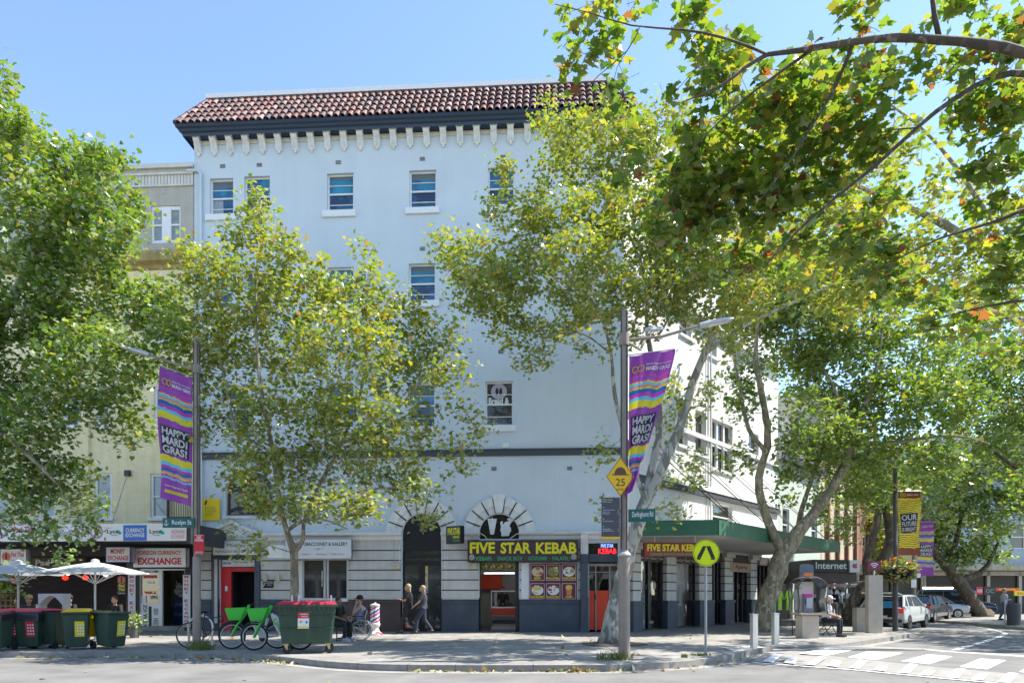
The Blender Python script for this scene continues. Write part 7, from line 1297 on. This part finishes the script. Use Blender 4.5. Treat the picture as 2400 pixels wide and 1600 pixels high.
# ---------------- right side of the street ----------------
pb = G(1893, 1494); s_ = pb.y/F; PB = thing('phone_booth', 'open public telephone booth with clear arched hood on a concrete plinth', 'phone booth', T(pb, 6)); zz3 = lambda py: (1494-py)*s_
SAND = mat('sandstone_concrete', (.52, .44, .35), .8, var=.15, scale=3); m = MB(); m.box(-.28, .28, -.18, .25, 0, zz3(1440)-.02); m.build('plinth', SAND, PB, bevel=.01); MB().box(-.4, .4, -.3, .3, zz3(1440), zz3(1435)).build('shelf', SAND, PB)
MB().box(-.24, .24, .08, .2, zz3(1435), zz3(1362)).build('backboard', flat('booth_cream', (.5, .48, .43)), PB); MB().box(-.14, .14, -.06, .08, zz3(1433), zz3(1400)).build('telephone', flat('phone_grey', (.2, .22, .28)), PB)
m = MB(); m.box(-.08, .12, -.075, -.062, zz3(1424), zz3(1400)); m.build('phone_face', flat('phone_silver', (.45, .47, .5)), PB); m = MB(); m.tube([(-.12, -.1, zz3(1402)), (-.13, -.12, zz3(1408)), (-.12, -.1, zz3(1415))], .022, 6); m.tube([(-.12, -.1, zz3(1415)), (-.1, -.14, zz3(1432)), (-.05, -.08, zz3(1433))], .006, 4); m.build('handset', flat('handset', (.03, .04, .1)), PB)
MB().box(-.13, .15, -.03, .07, zz3(1398), zz3(1391)).build('pink_header', flat('magenta', (.55, .03, .3)), PB)
zh = zz3(1380); za_ = zz3(1352); R_ = .5; arcp = [(-R_*.98, zz3(1436)), (-R_*.9, zz3(1410)), (-R_, zh)]+[(-R_*math.cos(math.pi*i/12), zh+(za_-zh)*math.sin(math.pi*i/12)) for i in range(1, 12)]+[(R_, zh), (R_*.9, zz3(1410)), (R_*.98, zz3(1436))]
m = MB(); k = len(arcp); m.add([(x, -.32, z) for x, z in arcp]+[(x, .3, z) for x, z in arcp], [(i, i+1, k+i+1, k+i) for i in range(k-1)]); m.build('clear_hood', glassmat('hood_glass', (.8, .82, .76), .06, .05), PB, smooth=True)
m = MB()
for y in (-.32, .3): m.tube([(x, y, z) for x, z in arcp], .018, 6)
m.tube([(-R_*.8, -.32, zz3(1378)), (-.3, .1, zz3(1378))], .012, 5); m.build('hood_frame', flat('hood_black', (.05, .05, .05), .4), PB); MB().box(-.16, .12, -.1, .0, za_+.03, za_+.14).build('orange_badge', flat('orange_badge', (.8, .2, .05)), PB)
m = MB(); m.prism([(-.1, za_-.05), (.38, za_-.05), (.38, za_+.35)]+[(.14+.24*math.cos(a), za_+.35+.1*math.sin(a)) for a in [math.pi*i/8 for i in range(9)]]+[(-.1, za_+.35)], .3, .34); m.build('rear_sign', flat('slate_sign', (.1, .13, .17)), PB)
# stool and folding chair with seated person
p = G(1873, 1488); t = thing('stool', 'black metal stool left of the phone booth', 'stool', T(p)); MB().box(-.2, .2, -.18, .18, .5, .53).build('seat', flat('stool_top', (.4, .38, .36)), t)
for sx, sy in ((-.17, -.15), (.17, -.15), (-.17, .15), (.17, .15)): MB().cyl(sx, sy, 0, .5, .018, 6).build('leg', BLACKF, t)
p = G(1936, 1490); t = thing('folding_chair', 'black folding chair on the right of the phone booth', 'chair', T(p, 30)); MB().box(-.2, .2, -.2, .2, .44, .47).build('seat', BLACKF, t); MB().box(-.2, .2, .2, .22, .65, .85).build('backrest', BLACKF, t)
for sx in (-.2, .2):
    for a, b in (((sx, .3, 0), (sx, -.18, .46)), ((sx, -.3, 0), (sx, .22, .85))): MB().tube([a, b], .013, 6).build('leg', BLACKF, t)
person('person in a loose white shirt sitting on the folding chair by the phone booth', T(p, 50), SIT(.47, head=(0, -.12, 1.2)), None, WHT, BLK, SK1, hair=(.6, .58, .55), hat=WHT)
# concrete phone pillar with wifi sign
p = G(2048, 1482); s_ = p.y/F; t = thing('phone_pillar', 'rectangular concrete street pillar with a small maroon wifi sign on top', 'pillar', T(p, 4)); h = (1482-1337)*s_-.35
MB().box(-.27, .27, -.12, .12, 0, 135*s_).build('pillar', SAND, t, bevel=.01)
MB().cyl(0, 0, 135*s_, 150*s_, .03, 8).build('stem', STEEL, t); MB().box(-.26, .26, -.03, .03, 146*s_, 168*s_).build('sign_plate', flat('wifi_maroon', (.2, .02, .05)), t)
m = MB()
for r in (.06, .13, .2): m.ring(0, 150*s_, r-.016, r+.016, -.034, n=12, a0=math.pi*.25, a1=math.pi*.75)
m.build('wifi_mark', SWHITE, t)
PB2 = thing('phone_booth', 'second clear arched phone hood half hidden behind the concrete pillar', 'phone booth', T(p.x+.1, p.y+1., 0, 4)); ar = [(-.5, .9), (-.5, 1.45)]+[(-.5*math.cos(math.pi*i/12), 1.45+.45*math.sin(math.pi*i/12)) for i in range(1, 12)]+[(.5, 1.45), (.5, .9)]
m = MB(); k = len(ar); m.add([(x, -.3, z) for x, z in ar]+[(x, .3, z) for x, z in ar], [(i, i+1, k+i+1, k+i) for i in range(k-1)]); m.build('clear_hood', glassmat('hood_glass'), PB2, smooth=True)
m = MB()
for y in (-.3, .3): m.tube([(x, y, z) for x, z in ar], .02, 6)
m.build('hood_frame', flat('hood_black', (.05, .05, .05), .4), PB2); MB().box(-.28, .28, -.1, .2, 0, .9).build('plinth', SAND, PB2)
# lamp post with yellow banner and flower basket
p3 = G(2098, 1478); s3 = p3.y/F; L3 = thing('lamp_post', 'dark lamp post carrying a yellow banner and a hanging flower basket', 'lamp post', T(p3), 'street lamp posts'); MB().lathe([(.1, 0), (.1, 170*s3), (.08, 172*s3), (.075, 380*s3)], n=14).build('pole', POLED, L3, smooth=True); MB().tube([(-.5, 0, 140*s3), (.5, 0, 140*s3)], .02, 6).build('basket_arm', POLED, L3)
YS = []; tt = .1
YS.append(('o', .12))
while tt < .86: tt += .032; YS.append(('l', tt+.02)); YS.append(('o', tt+.032))
YS.append(('o', 1.01))
banner('yellow wavy striped banner on the dark lamp post with the flower basket', T(p3), lambda s, t, o: (.12+.82*s, -.02+.06*math.sin(t*7+s*3)+o, (1478-1150)*s3-t*2.45+.06*s*math.sin(t*3)), YS, [('8', 'l', .1, .35, .04, .08, 0), ('MARDI GRAS', 'w', .42, .9, .05, .075, .03), ('#', 'd', .08, .85, .36, .66, 0), ('OUR', 'w', .12, .8, .38, .47, .02), ('FUTURE', 'w', .12, .8, .49, .56, .02), ('IS BRIGHT', 'w', .12, .8, .58, .64, .02)], [((0, 0, 328*s3), (1., 0, 328*s3))])
fb = thing('flower_basket', 'hanging basket of red and orange flowers round the dark lamp post', 'flower basket', T(p3.x, p3.y-.1, 118*s3)); m = MB(); m.lathe([(.12, .05), (.3, .25), (.38, .42)], (-.3, 0, 0), 14); m.lathe([(.12, .05), (.3, .25), (.38, .42)], (.3, 0, 0), 14); m.build('basket', BLACKF, fb)
rg = np.random.default_rng(5); d = rg.normal(0, 1, (520, 3)); d /= np.linalg.norm(d, axis=1)[:, None]; ps = d*(rg.uniform(.3, 1, 520)**.4)[:, None]*np.array([.85, .45, .5])+np.array([0, 0, .42]); leaves_mesh('foliage', ps, .16, fb, LG, rg, LEAF3); leaves_mesh('flowers', ps[:230]*1.03+np.array([0, -.03, 0]), .1, fb, leafmat('petals', [(0, (.6, .03, .03)), (.5, (.7, .15, .02)), (1, (.65, .1, .12))], .3), rg, LEAF3)
p4 = G(2142, 1462); s4 = p4.y/F; L4 = thing('lamp_post', 'farther lamp post with a purple banner behind the parked white car', 'lamp post', T(p4), 'street lamp posts'); MB().lathe([(.1, 0), (.09, 120*s4), (.08, 270*s4)], n=12).build('pole', POLE, L4, smooth=True)
banner('small purple mardi gras banner on the farther lamp post behind the cars', T(p4), lambda s, t, o: (.12+.8*s, .05*math.sin(t*7+s*3)+o, (1462-1222)*s4-t*2.5+.1*s-.15*s*t), MG, MT[:7], [((0, 0, 240*s4), (1., 0, 240*s4))])
for k, (r, lb) in enumerate((((2143, 1343, 2158, 1353), 'blank white rectangular plate high on the farther lamp post'), ((2136, 1357, 2148, 1376), 'white parking plate lower on the farther lamp post'))): board('street_plate', lb, Frame(p4.x, p4.y-.12, 0), r, SWHITE, [], off=0, th=.03)
# ---------------- cars ----------------
CG = flat('car_glass', (.02, .028, .035), .05, spec=.9); HUB = mat('alloy', (.45, .45, .46), .35, .8)
def car(label, M, paint, kind='hatch', dirn=1, open_tail=False, grp='parked cars down the street'):
    t = thing('parked_car', label, 'car', M, grp); L_, Wd, Hh = (4.5, 1.8, 1.48) if kind != 'van' else (4.8, 1.9, 1.8)
    prof = {'hatch': [(-2.1, .35), (-2.2, .6), (-2.12, .85), (-1.4, .95), (-.7, 1.0), (1.9, 1.02), (2.2, .95), (2.25, .5), (2.15, .3)], 'van': [(-2.3, .35), (-2.4, .6), (-2.3, .9), (-1.6, 1.05), (-1., 1.1), (2.2, 1.12), (2.35, 1.0), (2.38, .5), (2.3, .3)]}[kind]
    N = len(prof); v = []; ys = [(-1, .82), (-.94, 1.), (-.5, 1.03), (.5, 1.03), (.94, 1.), (1, .82)]
    arches = []
    m = MB()
    def seclist(y, k): return [(x*(1-.02*abs(y)), y*Wd/2, .3+(z-.3)*k) for x, z in prof]
    for y, k in ys: v += seclist(y, k)
    m.add(v, [(a*N+i, a*N+i+1, (a+1)*N+i+1, (a+1)*N+i) for a in range(len(ys)-1) for i in range(N-1)]+[tuple(range(N))[::-1], tuple(range((len(ys)-1)*N, len(ys)*N))]+[(a*N, (a+1)*N, (a+1)*N+N-1, a*N+N-1) for a in range(len(ys)-1)]); m.build('body', paint, t, smooth=True, bevel=.03)
    x0, x1, x2, x3 = (-1.2, -.45, 1.5, 2.12) if kind == 'hatch' else (-1.5, -.8, 2.1, 2.36); zb_ = 1.0; g = MB(); wb_, wt_ = Wd/2*.94, Wd/2*.76; zt_ = Hh
    P8 = [(x0, -wb_, zb_-.03), (x3, -wb_, zb_-.03), (x3, wb_, zb_-.03), (x0, wb_, zb_-.03), (x1, -wt_, zt_-.03), (x2, -wt_, zt_-.03), (x2, wt_, zt_-.03), (x1, wt_, zt_-.03)]; g.add(P8, [(0, 1, 5, 4), (1, 2, 6, 5), (2, 3, 7, 6), (3, 0, 4, 7), (4, 5, 6, 7)]); g.build('windows', CG, t)
    r = MB(); r.add([(x1-.02, -wt_-.02, zt_-.04), (x2+.05, -wt_-.02, zt_-.04), (x2+.05, wt_+.02, zt_-.04), (x1-.02, wt_+.02, zt_-.04), (x1+.1, -wt_+.1, zt_+.03), (x2-.1, -wt_+.1, zt_+.03), (x2-.1, wt_-.1, zt_+.03), (x1+.1, wt_-.1, zt_+.03)], [(0, 3, 2, 1), (0, 1, 5, 4), (1, 2, 6, 5), (2, 3, 7, 6), (3, 0, 4, 7), (4, 5, 6, 7)])
    for sg in (-1, 1):
        for (a, za, b, zb2, w) in ((x0, zb_-.03, x1, zt_-.03, .04), (x3, zb_-.03, x2, zt_-.03, .06), ((x1+x2)/2, zb_-.03, (x1+x2)/2, zt_-.03, .035), (x2-.1, zb_-.03, x2-.25, zt_-.03, .05)): r.tube([(a, sg*wb_, za), (b, sg*wt_, zb2)], w, 6)
    r.build('roof', paint, t)
    for x in (-1.4, 1.4):
        for sg in (-1, 1):
            q = MB(); q.lathe([(.2, -.1), (.32, -.1), (.33, 0), (.32, .1), (.2, .1)], (x, sg*(Wd/2-.08), .33), 22, axis='y'); w_ = q.build('wheel', TYRE, t); q = MB(); q.lathe([(.21, -.02), (.2, .02)], (x, sg*(Wd/2+.0), .33), 16, axis='y'); q.build('rim', HUB, w_, WM[t.name])
    for sg in (-1, 1): MB().box(2.1, 2.27, sg*.78-.1, sg*.78+.1, .72, .92).build('tail_light', flat('tail_red', (.5, .01, .01), .2, emit=.15), t, bevel=.03); MB().box(-2.2, -2.02, sg*.66-.16, sg*.66+.16, .66, .8).build('headlight', flat('headlight', (.6, .62, .65), .1), t, bevel=.03); MB().box(-.72, -.55, sg*(Wd/2+.08)-.08, sg*(Wd/2+.08)+.08, .98, 1.1).build('mirror', paint, t, bevel=.03)
    MB().box(2.22, 2.29, -.26, .26, .5, .62).build('number_plate', flat('plate_white', (.65, .65, .6)), t); MB().box(2.15, 2.3, -.8, .8, .32, .45).build('bumper', flat('bumper_black', (.03, .03, .03)), t, bevel=.03)
    if open_tail:
        m = MB(); m.add([(1.6, -.72, 1.5), (2.5, -.72, 1.62), (2.5, .72, 1.62), (1.6, .72, 1.5), (1.6, -.72, 1.45), (2.5, -.72, 1.56), (2.5, .72, 1.56), (1.6, .72, 1.45)], [(0, 1, 2, 3), (4, 7, 6, 5), (0, 4, 5, 1), (1, 5, 6, 2), (2, 6, 7, 3), (3, 7, 4, 0)]); m.build('tailgate', paint, t, bevel=.02); MB().box(2.14, 2.262, -.62, .62, .55, 1.0).build('boot_opening', DARK, t); MB().box(2.2, 2.5, -.1, .5, .95, 1.25).build('blue_crate', flat('crate_blue', (.02, .2, .4)), t)
    return t
car('white hatchback with open tailgate parked behind the dark lamp post', T(GX(2100, 31.2, RZ), -134), flat('paint_white', (.5, .52, .5), .2, coat=.6), 'hatch', open_tail=True)
car('black hatchback with red tail light parked beyond the white car', T(GX(2166, 38.5, RZ), -136), flat('paint_black', (.015, .017, .03), .15, coat=.8))
car('silver hatchback side-on in the road in front of the leaning tree across the street', T(GX(2172, 43.5, RZ), 176), mat('paint_silver', (.3, .31, .32), .3, .4, coat=.5))
car('dark navy people carrier behind the silver car', T(GX(2236, 46.5, RZ), 150), flat('paint_navy', (.012, .025, .05), .15, coat=.8), 'van')
# bin and pedestrian across the street
p = G(2376, 1464); t = thing('litter_bin', 'round grey street litter bin with a steel hoop across the road', 'bin', T(p)); MB().lathe([(.27, 0), (.27, .95), (.2, 1.)], n=20).build('drum', flat('bin_charcoal', (.06, .06, .07)), t, smooth=True); MB().tube([(-.4, 0, 0), (-.4, 0, 1.0), (-.3, 0, 1.15), (-.1, 0, 1.15)], .03, 6).build('hoop', STEEL, t)
person('pedestrian in a grey shirt and blue jeans walking across the road at the right', T(GX(2353, 36.2), 60), {'kn': (.1, -.15, .5), 'an': (.1, -.2, .09)}, {'kn': (-.1, .05, .5), 'an': (-.1, .2, .12)}, cloth('grey', (.35, .34, .37)), DEN, SK1, hair=(.3, .22, .15))
# people and stall on the left footpath
for px, Y_, rz, tp, bt, lb in ((1955, 36, 170, WHT, TAN_, 'pedestrian in white shirt with a black backpack seen from behind'), (1970, 37.5, 176, cloth('grey', (.35, .34, .37)), DGR, 'pedestrian in grey shirt and dark shorts walking away beside the backpacker')):
    person(lb, T(GX(px, Y_), rz), {'kn': (.1, -.12, .5), 'an': (.1, -.15, .09)}, {'kn': (-.1, .05, .5), 'an': (-.1, .16, .11)}, tp, bt, SK2, hair=(.02, .015, .01))
t = thing('backpack', 'black backpack on the pedestrian in the white shirt', 'backpack', T(GX(1955, 36), 170)); MB().box(-.16, .16, .12, .3, 1.0, 1.42).build('pack', BLK, t, bevel=.04)
t = thing('gazebo', 'dark navy pop-up gazebo roof over the footpath stall', 'gazebo', T(GX(1952, 39), 10)); h = zz(1400, 39); m = MB(); m.add([(-1.1, -1.1, h), (1.1, -1.1, h), (1.1, 1.1, h), (-1.1, 1.1, h), (0, 0, h+.5), (-1.1, -1.1, h-.22), (1.1, -1.1, h-.22), (1.1, 1.1, h-.22), (-1.1, 1.1, h-.22)], [(0, 1, 4), (1, 2, 4), (2, 3, 4), (3, 0, 4), (0, 5, 6, 1), (1, 6, 7, 2), (2, 7, 8, 3), (3, 8, 5, 0)]); m.build('roof', cloth('gazebo_navy', (.01, .015, .04)), t)
for sx in (-1.08, 1.08):
    for sy in (-1.08, 1.08): MB().cyl(sx, sy, 0, h, .025, 6).build('leg', STEEL, t)
RK = GX(1845, 30.5); t = thing('clothes_rack', 'steel clothes rack beside the leaning plane tree', 'clothes rack', T(RK, 20)); m = MB(); m.tube([(-.7, 0, 0), (-.7, 0, 1.65), (.7, 0, 1.65), (.7, 0, 0)], .02, 6); m.build('frame', STEEL, t)
HV = flat('hi_vis', (.3, .6, .02), .6)
def garment(x, mt, lb, ln=.75):
    g = thing('hanging_shirt', lb, 'shirt', T(RK, 20) @ Matrix.Translation((x, 0, 0)), 'shirts on the rack'); m = MB(); m.prism([(x_*.55, z_) for x_, z_ in [(-.2, 1.4-ln+.05), (.2, 1.4-ln+.05), (.2, 1.35), (.34, 1.15), (.38, 1.22), (.22, 1.55), (.06, 1.6), (-.06, 1.6), (-.22, 1.55), (-.38, 1.22), (-.34, 1.15), (-.2, 1.35)]], -.03, .03); m.build('fabric', mt, g, bevel=.015)
garment(-.42, HV, 'lime hi-vis shirt hanging at the left of the rack'); garment(.05, HV, 'lime hi-vis shirt hanging in the middle of the rack'); garment(.5, cloth('silver', (.4, .42, .44)), 'silver grey shirt hanging at the right of the rack')
# ---------------- weeds, litter ----------------
def weeds(label, c, n, h, spread, seed, nm='grass_tuft'):
    rg = np.random.default_rng(seed); m = MB()
    for i in range(n):
        a = rg.uniform(0, 6.28); r = spread*rg.uniform(0, 1)**.7*.5; x, y = r*math.cos(a), r*math.sin(a)*.6; ln = h*rg.uniform(.5, 1.1); lx, ly = rg.normal(0, .35)*ln, rg.normal(0, .3)*ln; w_ = .008
        m.add([(x-w_, y, 0), (x+w_, y, 0), (x+lx*.5+w_*.8, y+ly*.5, ln*.65), (x+lx*.5-w_*.8, y+ly*.5, ln*.65), (x+lx, y+ly, ln)], [(0, 1, 2, 3), (3, 2, 4)])
    t = m.build(nm, leafmat('weed_'+str(seed), [(0, (.09, .15, .03)), (.7, (.15, .19, .05)), (1, (.25, .2, .08))], .3), None, T(c)); return tag(t, label, 'weeds')
weeds('grass tuft at the foot of the left lamp post', G(470, 1522), 160, .28, .7, 3); weeds('low straw and grass at the foot of the corner lamp post', G(1440, 1545), 120, .2, .8, 4); weeds('small weed patch beside the crossing sign pole', G(1640, 1535), 70, .07, .5, 5); weeds('tiny weed at the kerb between lamp post and crossing sign', G(1604, 1540), 40, .1, .15, 6)
PLm = thing('potted_plant', 'leafy potted plant by the currency exchange step', 'plant', T(GX(315, 22.)) ); MB().lathe([(.13, 0), (.17, .28), (.18, .3)], n=14).build('pot', flat('pot_grey', (.1, .1, .1)), PLm); rg = np.random.default_rng(9); d = rg.normal(0, 1, (90, 3)); leaves_mesh('foliage', d*np.array([.14, .12, .16])+np.array([0, 0, .55]), .14, PLm, LG, rg, LEAF3)
PL2 = thing('climbing_plant', 'green climber on a wooden lattice at the left picture edge', 'plant', T(GX(8, 20.8))); m = MB()
for i in range(7): m.box(-.6+i*.16, -.56+i*.16, 0, .02, .3, 1.5); m.box(-.62, .42, -.02, -.0, .35+i*.17, .39+i*.17)
m.build('lattice', flat('lattice_wood', (.3, .16, .06)), PL2); d = rg.normal(0, 1, (260, 3)); leaves_mesh('foliage', d*np.array([.28, .12, .25])+np.array([.1, -.1, 1.75]), .15, PL2, LG, rg, LEAF3)
rg = np.random.default_rng(12); pos = []
def along(n, lo_, hi_, sp):
    for _ in range(n):
        u = rg.uniform(lo_, hi_); i = int(u); p = edge[i].lerp(edge[min(i+1, len(edge)-1)], u-i); t_ = (edge[min(i+1, len(edge)-1)]-edge[i]).normalized(); o = Vector((t_.y, -t_.x, 0))*abs(rg.normal(0, sp)); pos.append((p.x+o.x, p.y+o.y, RZ+.02))
ix = lambda px: min(range(len(edge)), key=lambda i: abs(edge[i].x/edge[i].y*F+1200-px))
along(150, ix(0), ix(700), .12); along(60, ix(950), ix(1400), .08); along(90, ix(1340), ix(1400), .08); along(50, ix(1400), ix(1780), .2)
for _ in range(90): a = rg.uniform(0, 6.28); r = abs(rg.normal(0, .4)); q = G(1400, 1573, RZ); pos.append((q.x-.9+r*math.cos(a)*1.8, q.y+abs(r*math.sin(a)*.3)-.03, RZ+.02))
for _ in range(70): x = rg.uniform(-13, 6); y = rg.uniform(15, 24.5); pos.append((x, y, .015))
for _ in range(9): pos.append((rg.uniform(-10, 8), rg.uniform(11.5, 14), RZ+.015))
lf = leaves_mesh('leaf_litter', np.array(pos), .13, None, leafmat('dry_leaf', [(0, (.3, .16, .07)), (.5, (.4, .24, .12)), (.8, (.5, .34, .18)), (1, (.22, .25, .08))], .1), rg, LEAF3, droop=0); tag(lf, 'dry brown leaves scattered along the kerb and footpath', 'leaves', kind='stuff')
